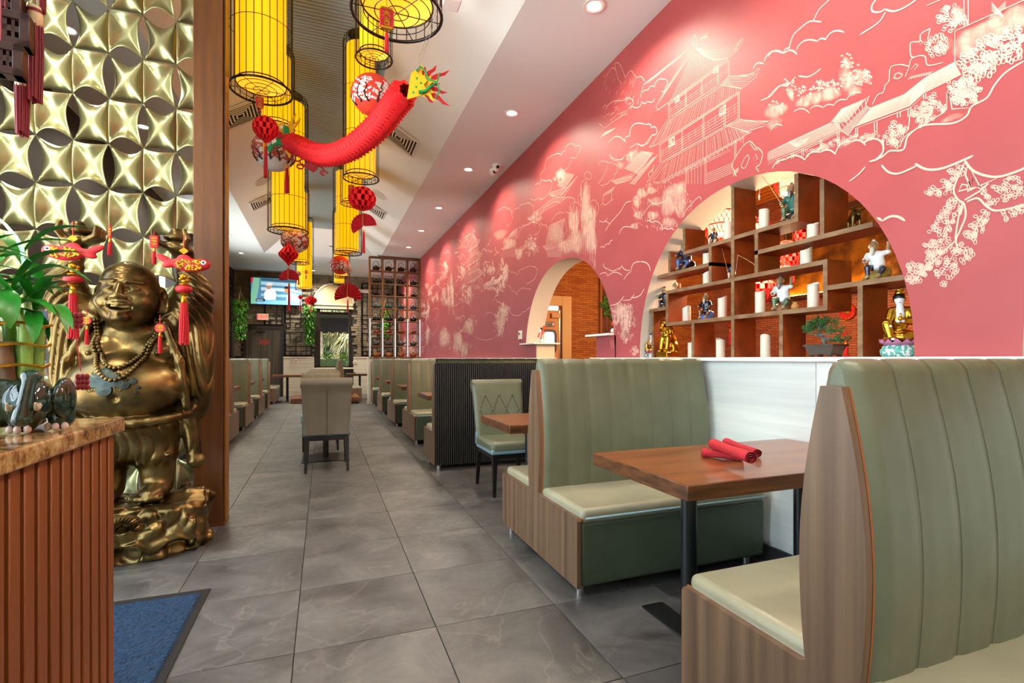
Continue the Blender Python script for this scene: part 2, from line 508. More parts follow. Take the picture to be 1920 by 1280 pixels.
s.add(a + b, [(0, 1, 5, 4), (1, 2, 6, 5), (2, 3, 7, 6), (3, 0, 4, 7)])
s.build('tray_slope', M_white, ceiling)
MB().box(-PX_, PX_, PYN, PYE, ZP + .03, ZP + .05).build('slat_backing', mat('black_backing', '#0b0c0d', 0.9), ceiling)
M_slat = mat('slat_with_blue_sheen', '#9db4c0', 0.4)  # blue of the reflected daylight is mixed into the slat colour
n_sl = 290
step = (PYE - PYN) / n_sl
o0 = MB().box(-PX_, PX_, -0.0125, 0.0125, -0.004, 0.022).build('slat', M_slat, ceiling)
for k in range(n_sl):
    o = o0 if k == 0 else o0.copy()
    if k: COL.objects.link(o); o.parent = ceiling
    o.location = (0, PYN + step * (k + .5), ZP)
struct(MB().box(XL - .3, 6.3, -3.4, YB + .3, 4.75, 4.9).build('roof', M_white))  # unseen slab added above the ceiling to block sun and sky

# ------------------------------------------------------------------ right wall with its arches
WT = 0.25
AR = [(5.135, 1.10, 1.115), (2.578, 1.067, 1.155), (0.065, 1.067, 1.155)]     # centre Y, half width, height over the ledge
def arch_z(y):
    for (yc, hw, hh) in AR:
        d = abs(y - yc) / hw
        if d < 1: return CAM_H + hh * max(0.0, 1 - d ** 2.15) ** (1 / 2.15)
    return CAM_H
def arch_pts(yc, hw, hh, n=40):
    out = []
    for i in range(n + 1):
        y = yc - hw * math.cos(PI * i / n)
        out.append((y, arch_z(min(max(y, yc - hw + 1e-6), yc + hw - 1e-6))))
    out[0] = (yc - hw, CAM_H); out[-1] = (yc + hw, CAM_H)
    return out
prof = [(-3.4, CAM_H)]
for A in reversed(AR): prof += arch_pts(*A)
prof.append((YB, CAM_H))
def wall_strip(mb, x):
    for (y0, z0), (y1, z1) in zip(prof[:-1], prof[1:]):
        mb.add([(x, y0, z0), (x, y1, z1), (x, y1, ZC + .02), (x, y0, ZC + .02)], [(0, 1, 2, 3)])
w = MB(); wall_strip(w, XR)
wall_right = struct(w.build('wall_right', M_pink))
w = MB(); wall_strip(w, XR + WT); w.build('lounge_face', mat('lounge_ochre_plaster', '#8a5526', 0.7), wall_right)
for A in AR:
    p = arch_pts(*A); w = MB()
    w.grid([[(XR, y, z), (XR + WT, y, z)] for y, z in p])
    w.build('arch_reveal', M_reveal, wall_right, smooth=60)
# lower wall: pale laminate panels with battens, passage under the far arch left open
PASS0, PASS1 = 4.38, 5.86
for (y0, y1) in ((-3.4, PASS0), (PASS1, YB)):
    MB().box(XR - .02, XR + WT, y0, y1, 0, 1.205).build('wainscot_core', M_wain, wall_right)
yj = [-2.6, -1.1, 0.42, 1.93, 3.45]
for k in range(len(yj)):
    y = yj[k]
    MB().box(XR - .032, XR - .02, y - .045, y + .045, 0.0, 1.2).build('batten', M_batten, wall_right, bevel=.002)
    nx = yj[k + 1] if k + 1 < len(yj) else PASS0 + .045
    MB().box(XR - .026, XR - .02, y + .055, nx - .055, 0.12, 1.195).build('panel', M_wain, wall_right)
MB().box(XR - .034, XR - .02, -3.4, PASS0, 0, .10).build('baseboard', mat('charcoal_base', '#2c2b2a', .5), wall_right)
for (y0, y1) in ((-3.4, PASS0), (PASS1, 14.05)):
    MB().box(XR - .075, XR + WT + .03, y0, y1, 1.203, 1.228).build('ledge', M_ledge, wall_right, bevel=.003)
# stub walls in the corners of the far arch with a small shelf board each
MB().box(XR, XR + WT, 4.02, PASS0, 1.228, 1.435).build('stub', M_pink, wall_right)
MB().box(XR, XR + WT, PASS1, 6.25, 1.228, 1.40).build('stub', M_cream, wall_right)
MB().box(XR - .002, XR + .0, PASS1 + .02, 6.24, 1.228, 1.398).build('stub_face', M_pink, wall_right)
tag(MB().box(XR - .06, XR + WT - .01, 4.06, 4.50, 1.437, 1.457).build('arch_shelf', M_ledge, bevel=.002), 'small white shelf board at the near foot of the pointed arch', 'shelf', 'small white shelf boards')
tag(MB().box(XR - .08, XR + WT + .03, 5.76, 6.26, 1.402, 1.420).build('arch_shelf', M_ledge, bevel=.002), 'small white shelf board at the far foot of the pointed arch', 'shelf', 'small white shelf boards')

# ------------------------------------------------------------------ lounge seen through the arches
def brick_mat(name, c1, c2, mort, sx, sy, bump, axes):
    m = bpy.data.materials.new(name); m.use_nodes = True
    nt = m.node_tree; N = nt.nodes; L = nt.links; b = N['Principled BSDF']
    tc = N.new('ShaderNodeTexCoord'); sp = N.new('ShaderNodeSeparateXYZ'); cb = N.new('ShaderNodeCombineXYZ')
    L.new(tc.outputs['Object'], sp.inputs[0])
    L.new(sp.outputs[axes[0]], cb.inputs[0]); L.new(sp.outputs[axes[1]], cb.inputs[1])
    ns = N.new('ShaderNodeTexNoise'); ns.inputs['Scale'].default_value = 9; ns.inputs['Detail'].default_value = 5
    mn = N.new('ShaderNodeVectorMath'); mn.operation = 'MULTIPLY_ADD'; mn.inputs[1].default_value = (.02, .012, 0)
    L.new(cb.outputs[0], ns.inputs['Vector']); L.new(ns.outputs['Color'], mn.inputs[0]); L.new(cb.outputs[0], mn.inputs[2])
    t = N.new('ShaderNodeTexBrick'); t.inputs['Scale'].default_value = 1.0
    t.inputs['Brick Width'].default_value = sx; t.inputs['Row Height'].default_value = sy
    t.inputs['Mortar Size'].default_value = sy * .12; t.inputs['Mortar Smooth'].default_value = .6
    t.inputs['Color1'].default_value = hx(c1); t.inputs['Color2'].default_value = hx(c2); t.inputs['Mortar'].default_value = hx(mort)
    L.new(mn.outputs[0], t.inputs['Vector']); L.new(t.outputs['Color'], b.inputs['Base Color'])
    bp = N.new('ShaderNodeBump'); bp.inputs['Strength'].default_value = bump; bp.inputs['Distance'].default_value = .02; bp.invert = True
    L.new(t.outputs['Fac'], bp.inputs['Height']); L.new(bp.outputs[0], b.inputs['Normal'])
    b.inputs['Roughness'].default_value = .75
    return m
M_lb_y = brick_mat('lounge_brick_end', '#934c10', '#b06a20', '#74380a', .12, .028, .8, (0, 2))
M_lb_x = brick_mat('lounge_brick_side', '#8a4a2c', '#a2603c', '#6a3520', .13, .03, .8, (1, 2))
LX, LYE, LZ = 6.0, 6.6, 3.49
struct(MB().box(XR + WT, LX + .2, LYE, LYE + .12, 0, LZ + .2).build('wall_lounge_end', M_lb_y))
struct(MB().box(LX, LX + .12, -1.3, LYE, 0, LZ + .2).build('wall_lounge_back', M_lb_x))
struct(MB().box(XR + WT, LX + .2, -1.4, -1.2, 0, LZ + .2).build('wall_lounge_near', mat('lounge_ochre_plaster', '#8a5526', .7)))
lc = struct(MB().box(XR + WT, LX, -1.3, LYE, LZ + .03, LZ + .08).build('ceiling_lounge', mat('lounge_ceiling_dark', '#5c2c0c', .7)))
M_lslat = mat('warm_wood_slat', '#a8622a', .5, c2='#8a4a1c', scale=2, stretch=(8, .5, 8))
o0 = MB().box(-.035, .035, -1.2, LYE, -.03, .03).build('ceiling_slat', M_lslat, lc)
for k in range(26):
    o = o0 if k == 0 else o0.copy()
    if k: COL.objects.link(o); o.parent = lc
    o.location = (XR + WT + .12 + k * .12, 0, LZ)

M_wfr0 = M_blackm
wl = MB(); wl.box(XL - .2, XL, 4.1, 14.6, 0, 1.25); wl.box(XL - .2, XL, 4.1, 14.6, 3.4, ZC + .2); wl.box(XL - .2, XL, 14.6, YB, 0, ZC + .2)
wl.box(XL - .2, XL, 4.1, 9.9, 1.25, 3.4)
for k in range(4): wl.box(XL - .2, XL, 9.9 + 1.45 * k, 9.9 + 1.45 * k + .3, 1.25, 3.4)
wl.box(XL - .2, XL, -3.4, 4.1, 3.4, ZC + .2); wl.box(XL - .2, XL, -3.4, -3.0, 0, 3.4)
wall_left = struct(wl.build('wall_left', M_dark))
for k in range(6): MB().box(XL - .12, XL - .04, -3.0 + 1.42 * k - .03, -3.0 + 1.42 * k + .03, 0, 3.4).build('mullion', M_wfr0, wall_left)
struct(MB().box(-30, XL - .2, -14, YB + .35, -.15, -.02).build('ground_entrance', mat('concrete_light_bounce', '#d2d0cc', .9)))  # unseen ground, made pale to throw sunlight up onto the ceiling
MB().box(XL, XL + .03, 4.6, YB, 0, 1.2).build('wainscot', M_wain, wall_left)
wf = MB()
wf.box(XL - .2, XR + WT, -3.4, -3.2, 0, ZC + .3)
wall_front = struct(wf.build('wall_front', M_cream))

# ------------------------------------------------------------------ back wall: brick over pale wainscot, window, door
WX0, WX1, WZ0, WZ1, WZA = -0.25, 0.93, 0.92, 2.90, 3.70
DX0, DX1, DZ1 = -2.29, -1.28, 2.18
bw = MB()
bw.box(XL - .2, WX0, YB + .02, YB + .3, 0, ZC + .2); bw.box(WX1, XR + WT, YB + .02, YB + .3, 0, ZC + .2)
bw.box(WX0, WX1, YB + .02, YB + .3, 0, WZ0); bw.box(WX0, WX1, YB + .02, YB + .3, WZ1, ZC + .2)
wall_back = struct(bw.build('wall_back', M_mortar))
def in_arch_panel(x, z):
    xc = (WX0 + WX1) / 2; r = (WX1 - WX0) / 2 + .06
    if abs(x - xc) < r and z < 3.08: return True
    return z >= 3.08 and ((x - xc) / r) ** 2 + ((z - 3.08) / .68) ** 2 < 1
random.seed(11)
bk = MB(); bwid, bhei = .235, .078
row = 0; z = 1.30
while z < ZC - .02:
    x = XL - (bwid / 2 if row % 2 else 0)
    while x < XR + .1:
        w_ = bwid * random.uniform(.82, 1.0)
        x0, x1 = max(x, XL), min(x + w_, XR + .1)
        cx, cz = (x0 + x1) / 2, z + bhei / 2
        if x1 - x0 > .04 and not in_arch_panel(cx, cz) and not (DX0 - .08 < cx < DX1 + .08 and cz < DZ1 + .1):
            bk.box(x0 + .005, x1 - .005, YB - random.uniform(.004, .022), YB + .03, z + .004, min(z + bhei - .004, ZC))
        x += w_
    z += bhei; row += 1
stuff(bk.build('bricks', M_brick, wall_back))
# wainscot panels either side of the window
for (x0, x1) in ((DX1 + .04, WX0 - .03), (WX1 + .03, XR)):
    MB().box(x0, x1, YB - .03, YB + .03, 0, 1.27).build('wainscot', mat('cream_laminate', '#cfc7b4', .5, c2='#bfb7a4', scale=3, stretch=(.4, 1, 9)), wall_back)
    MB().box(x0, x1, YB - .05, YB - .02, 1.24, 1.28).build('wainscot_cap', M_cream, wall_back)
    MB().box(x0 + .12, x1 - .08, YB - .036, YB - .03, .14, 1.12).build('panel', mat('cream_laminate', '#cfc7b4'), wall_back)
# arched blind panel over the window
xc = (WX0 + WX1) / 2; r = (WX1 - WX0) / 2
arc = [(xc + r * math.cos(t), 3.08 + .60 * math.sin(t)) for t in [PI * i / 24 for i in range(25)]]
M_blind = mat('cream_arch_panel', '#cdb98c', .6)
pa = MB().prism(arc + [(WX0, WZ1), (WX1, WZ1)], 'y', YB - .02, YB + .05).build('arch_panel', M_blind, wall_back)
tr = MB().tube([(xc + (r + .03) * math.cos(t), YB - .03, 3.08 + .63 * math.sin(t)) for t in [PI * i / 24 for i in range(25)]], .035, 8)
tr.box(WX0 - .02, WX1 + .02, YB - .06, YB, 3.0, 3.06); tr.box(WX0 - .03, WX1 + .03, YB - .05, YB, 2.88, 2.94)
tr.build('arch_trim', mat('ivory_trim', '#e0d5b8', .5), wall_back, smooth=40)
# window_1: dark frame, glass, valance and sill
M_wfr = mat('dark_bronze_frame', '#1d1613', .35)
f = MB(); t = .06
f.box(WX0, WX0 + .16, YB + .04, YB + .16, WZ0, WZ1); f.box(WX1 - .12, WX1, YB + .04, YB + .16, WZ0, WZ1)
f.box(WX0, WX1, YB + .04, YB + .16, WZ1 - .05, WZ1); f.box(WX0, WX1, YB + .04, YB + .16, WZ0, WZ0 + .05)
window_1 = struct(f.build('window_1', M_wfr))
M_glass = mat('window_glass', '#ffffff', 0.02, trans=1.0, alpha=0.12, spec=.4)
MB().box(WX0 + .16, WX1 - .12, YB + .09, YB + .096, WZ0 + .05, WZ1 - .05).build('pane', M_glass, window_1)
MB().box(WX0 - .04, WX1 + .04, YB - .06, YB + .1, WZ0 - .05, WZ0).build('window_sill', mat('ivory_trim', '#e0d5b8'), window_1, bevel=.004)
# awning over the outside of the window
av = MB(); n = 9
av.box(WX0 - .6, WX1 + .6, YB + .3, YB + 2.0, 2.72, 2.80)
av.grid([[(WX0 - .6 + (WX1 - WX0 + 1.2) * i / 60, YB + 2.0, 2.78), (WX0 - .6 + (WX1 - WX0 + 1.2) * i / 60, YB + 2.0, 2.22 - .07 * abs(math.sin(PI * n * i / 60)))] for i in range(61)])
tag(av.build('window_awning', mat('dark_awning_canvas', '#2b2220', .8), None, solid=.01), 'dark scalloped awning outside above the far window', 'awning')
# door_1 with plum red emblem
door = MB().box(DX0, DX1, YB - .02, YB + .03, 0, DZ1)
M_door = mat('dark_vertical_grain_laminate', '#4b4336', .5, c2='#2b261e', scale=30, stretch=(1, 1, .03), detail=3)
door_1 = struct(door.build('door_1', M_door))
fr = MB(); fr.box(DX0 - .07, DX0, YB - .05, YB + .02, 0, DZ1 + .07); fr.box(DX1, DX1 + .07, YB - .05, YB + .02, 0, DZ1 + .07); fr.box(DX0, DX1, YB - .05, YB + .02, DZ1, DZ1 + .07)
fr.build('door_frame', M_blackw, door_1)
MB().box(DX0 + .3, DX0 + .55, YB - .07, YB - .02, DZ1 - .12, DZ1 - .06).build('door_closer', M_blackm, door_1)
em = MB(); M_em = mat('dull_red_print', '#8e2a22', .6)
ex, ez = (DX0 + DX1) / 2 + .02, 1.75
for k in range(-3, 4):
    em.box(ex + k * .045 - .016, ex + k * .045 + .016, YB - .024, YB - .02, ez - .03 - .01 * abs(k), ez + .05 - .008 * abs(k))
em.box(ex - .16, ex + .16, YB - .0235, YB - .02, ez + .055, ez + .075); em.box(ex - .1, ex + .1, YB - .0235, YB - .02, ez - .085, ez - .055)
em.build('door_emblem', M_em, door_1)
# ================================================================== recessed ceiling downlights (each carries its own lamp)
M_lamp = mat('lit_lamp_lens', '#ffffff', .4, emit='#fff6e6', estr=14)
M_trimw = mat('white_trim_ring', '#f2f1ee', .4)
DL_W = 165.0
def downlight(x, y, label, power, z=ZC, tilt=0):
    t = thing('downlight', label, 'ceiling light', (x, y, z), 0, 'recessed downlights in the soffit')
    MB().lathe([(.052, -.001), (.085, -.004), (.088, -.012), (.082, -.014), (.058, -.010), (.052, -.001)], 24, cap=False).build('trim_ring', M_trimw, t, smooth=60)
    MB().lathe([(.054, -.003), (.04, -.006), (.001, -.007)], 20).build('lens', M_lamp, t, smooth=60)
    if power:
        ld = bpy.data.lights.new('downlight_lamp', 'SPOT'); ld.energy = power; ld.spot_size = R(150); ld.spot_blend = .75
        ld.color = (1.0, .88, .70); ld.shadow_soft_size = .05
        lo = bpy.data.objects.new('downlight_lamp', ld); COL.objects.link(lo); lo.parent = t; lo.location = (0, 0, -.03)
    return t
names = ['nearest to the camera', 'second', 'third', 'fourth', 'fifth', 'sixth']
for k, y in enumerate([3.488, 5.339, 7.155, 9.169, 10.941, 12.681]):
    lab = 'round recessed downlight over the booths by the rose wall, ' + ('nearest one in view' if k == 0 else names[k] + ' in the row')
    downlight(1.995, y, lab, DL_W)
for k, y in enumerate([1.65, -.15, -1.95]):
    downlight(1.995, y, ['round recessed downlight above the green booth bench at the front', 'round recessed downlight above the booths behind the camera', 'round recessed downlight nearest the entrance windows by the rose wall'][k], DL_W)
downlight(-2.02, 14.93, 'round recessed downlight in the far soffit beside the grey brick wall', DL_W * 1.6)
downlight(-.30, 17.1, 'round recessed downlight right over the arched window wall', DL_W * 2.4)
for k, y in enumerate([1.6, 3.4, 5.3, 7.2, 9.2, 11.0, 12.9]):
    downlight(-2.02, y, 'round recessed downlight of the hidden row behind the gold screen, number %s from the entrance' % ['one', 'two', 'three', 'four', 'five', 'six', 'seven'][k], DL_W)
downlight(1.9, 16.4, 'round recessed downlight behind the teapot shelf', DL_W * 2.0)
# ================================================================== booths, tables, chairs
M_leather = mat('sage_leather', '#656a53', .36, c2='#5e634d', scale=6, bump=.08, bscale=160, spec=.45)
M_leatherd = mat('sage_leather_front_shaded', '#4f5a48', .38, c2='#4a5543', scale=5, bump=.06, bscale=160)  # same leather, darkened in colour for the shade on bench fronts
M_seat = mat('sage_seat_leather_lit', '#a09d82', .36, c2='#95927a', scale=4, bump=.08, bscale=120)  # paler copy of the leather, downlight on the seat tops painted in
M_seatside = mat('daylit_blue_piping', '#8fb3bd', .35)  # blue daylight highlight along the seat edges, put into the piping colour
M_wedge = mat('orange_brown_edge_band', '#9a5a2c', .45)
M_stitch = mat('stitching', '#5c5e4c', .8)
BL = 1.25        # bench length (along X), aisle end at x = 0
BACK_H = 1.20
def back_half(z):     # half thickness of the back at height z
    t = min(max((z - .40) / .78, 0), 1)
    return .088 + .030 * math.sin(PI * (t * .95 + .05)) - .045 * t ** 2.2
def make_bench(label, sides=(1, -1), black_back=False, length=BL):
    t = thing('booth_bench', label, 'bench', group='sage leather booth benches')
    SD = .47                                     # seat depth
    f = {1: 1 if 1 in sides else 0, -1: 1 if -1 in sides else 0}
    yb = {s: (back_half(.42) + SD if f[s] else .06) for s in (1, -1)}
    # wooden end panel at the aisle end
    zs = [.42 + (BACK_H - .47) * i / 12 for i in range(13)]
    poly = [(-yb[-1], .055), (yb[1], .055)]
    if f[1]: poly += [(yb[1], .395), (yb[1] - .012, .41), (back_half(.42) - .004, .41)]
    poly += [((back_half(z) - .022 if f[1] else .06), z) for z in zs]
    poly += [(-(back_half(z) - .022) if f[-1] else -.06, z) for z in reversed(zs)]
    if f[-1]: poly += [(-(back_half(.42) - .004), .41), (-yb[-1] + .012, .41), (-yb[-1], .395)]
    p = MB().prism(poly, 'x', 0, .022).build('end_panel', M_walnut, t)
    # orange edge band along the inner edge of the panel
    eb = MB()
    for s in (1, -1):
        if f[s]:
            eb.box(.0225, .030, min(s * back_half(.42), s * yb[s]), max(s * back_half(.42), s * yb[s]), .392, .409)
            for z0, z1 in zip(zs[:-1], zs[1:]):
                eb.add([(.0225, s * (back_half(z0) - .026), z0), (.030, s * (back_half(z0) - .026), z0), (.030, s * (back_half(z1) - .026), z1), (.0225, s * (back_half(z1) - .026), z1)] , [(0, 1, 2, 3)])
                eb.add([(.0225, s * (back_half(z0) - .021), z0), (.030, s * (back_half(z0) - .021), z0), (.030, s * (back_half(z1) - .021), z1), (.0225, s * (back_half(z1) - .021), z1)] , [(0, 1, 2, 3)])
                eb.add([(.030, s * (back_half(z0) - .026), z0), (.030, s * (back_half(z0) - .021), z0), (.030, s * (back_half(z1) - .021), z1), (.030, s * (back_half(z1) - .026), z1)] , [(0, 1, 2, 3)])
    eb.build('edge_band', M_wedge, p)
    for s in sides:
        y0, y1 = back_half(.42), yb[s]
        # base box, upholstered front
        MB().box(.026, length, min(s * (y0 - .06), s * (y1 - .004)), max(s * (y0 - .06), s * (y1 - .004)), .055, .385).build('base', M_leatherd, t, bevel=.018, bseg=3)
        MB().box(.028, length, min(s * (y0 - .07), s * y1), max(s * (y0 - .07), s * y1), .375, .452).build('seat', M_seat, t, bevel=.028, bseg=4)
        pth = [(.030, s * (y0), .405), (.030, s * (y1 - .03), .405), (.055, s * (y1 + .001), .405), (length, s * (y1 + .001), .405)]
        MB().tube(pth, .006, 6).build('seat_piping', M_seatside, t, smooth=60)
        # channelled back
        nch = 8; seg = 6; g = []
        prof = []
        for i in range(15):
            z = .43 + (BACK_H - .03 - .43) * i / 14
            prof.append((back_half(z), z))
        for i in range(1, 7):
            a = PI / 2 * i / 6
            bh = back_half(BACK_H - .03)
            prof.append((bh * math.cos(a), BACK_H - .03 + .05 * math.sin(a)))
        for c_ in range(nch * seg + 1):
            u = c_ / seg; fr_ = abs((u % 1) - .5) * 2       # 1 at the grooves
            gz = -.0075 * max(0, (fr_ - .55) / .45) ** 2.2
            x = .024 + (length - .024) * u / nch
            endr = 0.0
            if c_ == 0: endr = -.02
            if c_ == nch * seg: endr = -.006
            g.append([(x, s * max(0, pp[0] + gz * (1 if k < 19 else .6) + endr), pp[1] + (gz * .6 if k > 13 else 0)) for k, pp in enumerate(prof)])
        bk_ = MB().grid(g)
        L0 = [(.024, 0, .43)] + g[0] ; 
        bk_.add(L0, [tuple(range(len(L0)))])
        L1 = [(length, 0, .43)] + g[-1]; bk_.add(L1, [tuple(range(len(L1)))])
        bo = bk_.build('backrest', M_leather, t, smooth=50)
        st = MB()
        for c_ in range(1, nch):
            x = .024 + (length - .024) * c_ / nch
            st.tube([(x + .004, s * (pp[0] - .0062), pp[1]) for k, pp in enumerate(prof) if k < 20], .0008, 4)
        st.build('stitching', M_stitch, bo)
    if black_back:
        s = -sides[0]
        rb = MB()
        nrib = 52
        MB().box(.0, length, min(s * .06, s * .066), max(s * .06, s * .066), .06, BACK_H - .03).build('back_panel', mat('black_ribbed_panel', '#14110f', .35), t)
        r0 = MB().lathe([(.0105, .06), (.0105, BACK_H - .035)], 8, (0, 0, 0)).build('rib', mat('black_ribbed_panel', '#14110f'), t, smooth=60)
        for k in range(nrib):
            o = r0 if k == 0 else r0.copy()
            if k: COL.objects.link(o); o.parent = t
            o.location = (.02 + (length - .03) * k / (nrib - 1), s * .068, 0)
    fx = [(.05, 'a'), (length - .09, 'b')]
    for x, _ in fx:
        for s in (1, -1):
            yy = s * (yb[s] - .06) if f[s] else s * .03
            MB().lathe([(.024, .0), (.024, .05), (.03, .054), (.03, .058)], 16, (x, yy, 0)).build('foot', M_chrome, t, smooth=40)
    return t
XB = 1.20
b1 = make_bench('large sage leather double booth bench nearest the camera in the lower corner')
b1.location = (XB, 0.91, 0)
b2 = dup(b1, (XB, 2.832, 0), 0, 'sage leather double booth bench behind the wooden table with red napkins')
far_lab = ['sage leather double booth bench second beyond the black ribbed partition', 'sage leather double booth bench third beyond the black ribbed partition', 'sage leather double booth bench fourth beyond the black ribbed partition']
for k, y in enumerate([7.72, 9.75, 11.8]): dup(b1, (XB, y, 0), 0, far_lab[k])
bs = make_bench('single sage booth bench with a black ribbed back panel facing the aisle chairs', sides=(1,), black_back=True)
bs.location = (1.13, 5.47, 0)
be = make_bench('single sage booth bench ending the row below the teapot shelf', sides=(-1,))
be.location = (XB, 13.95, 0)
left_lab = ['sage leather double booth bench just past the tall stained post', 'sage leather double booth bench second past the tall stained post', 'sage leather double booth bench third past the tall stained post']
for k, y in enumerate([8.3, 10.15, 12.0]): dup(b1, (-1.23, y, 0), PI, left_lab[k])
bl = make_bench('single sage booth bench ending the row along the dark left wall', sides=(1,))
bl.location = (-1.23, 13.75, 0); bl.rotation_euler = (0, 0, PI)
bl2 = make_bench('sage bench with an orange wood end in the far corner by the door', sides=(-1,))
bl2.location = (-1.75, 14.9, 0); bl2.rotation_euler = (0, 0, PI / 2)
bc = make_bench('sage bench seen end on below the arched window', sides=(1, -1))
bc.location = (.42, 14.3, 0); bc.rotation_euler = (0, 0, PI / 2)

# ---- tables
M_top = mat('oak_table_top', '#8a4f20', .30, c2='#5f3211', scale=1.6, stretch=(1.1, 9, 9), detail=9, contrast=(.32, .7), bump=.05, bscale=20, coat=.25)
M_edge = mat('oak_table_edge', '#6b3f1d', .42, c2='#3f2410', scale=2, stretch=(1.2, 6, 22), detail=7, contrast=(.35, .62))
M_post = mat('black_table_post', '#16181a', .30)
def make_table(label, lx, ly, two=True):
    t = thing('dining_table', label, 'table', group='wood topped restaurant tables')
    o = MB().box(-lx / 2, lx / 2, -ly / 2, ly / 2, .70, .7595).build('edge', M_edge, t, bevel=.004)
    MB().box(-lx / 2 + .003, lx / 2 - .003, -ly / 2 + .003, ly / 2 - .003, .7575, .7605).build('tabletop', M_top, t)
    for x in ((-lx * .27, lx * .27) if two else (0,)):
        MB().lathe([(.035, .012), (.035, .69), (.06, .70)], 18, (x, 0, 0)).build('post', M_post, t, smooth=40)
        MB().box(x - (.06 if two else .27), x + (.06 if two else .27), -.27, .27, 0, .009).build('base_plate', M_post, t, bevel=.003)
        if not two: MB().box(-.06, .06, -.27, .27, .009, .014).build('base_plate', M_post, t)
    return t
t1 = make_table('wooden booth table with crossed red napkins between the two nearest benches', 1.26, .68)
t1.location = (1.865, 1.825, 0)
t2 = dup(t1, (1.83, 3.59, 0), 0, 'wooden table in front of the button backed chair')
for k, y in enumerate([6.55, 8.74, 10.78, 12.87]):
    dup(t1, (1.84, y, 0), 0, 'wooden booth table %s, right row' % ['just behind the black ribbed partition', 'second past the black ribbed partition', 'third past the black ribbed partition', 'last before the teapot shelf'][k])
for k, y in enumerate([7.38, 9.22, 11.07, 12.88]):
    dup(t1, (-1.93, y, 0), 0, 'wooden booth table %s, left row' % ['half hidden by the stained post', 'second past the stained post', 'third past the stained post', 'last before the far corner bench'][k])
ts = make_table('square wooden table behind the nearest aisle chair with red napkins', .76, .70, False)
ts.location = (.03, 6.62, 0)
dup(ts, (.0, 9.95, 0), 0, 'square wooden table in the middle of the aisle row')
dup(ts, (-.95, 15.6, 0), 0, 'small wooden table in front of the far corner bench')
dup(ts, (1.05, 16.1, 0), 0, 'small wooden table by the window beside a lone chair')

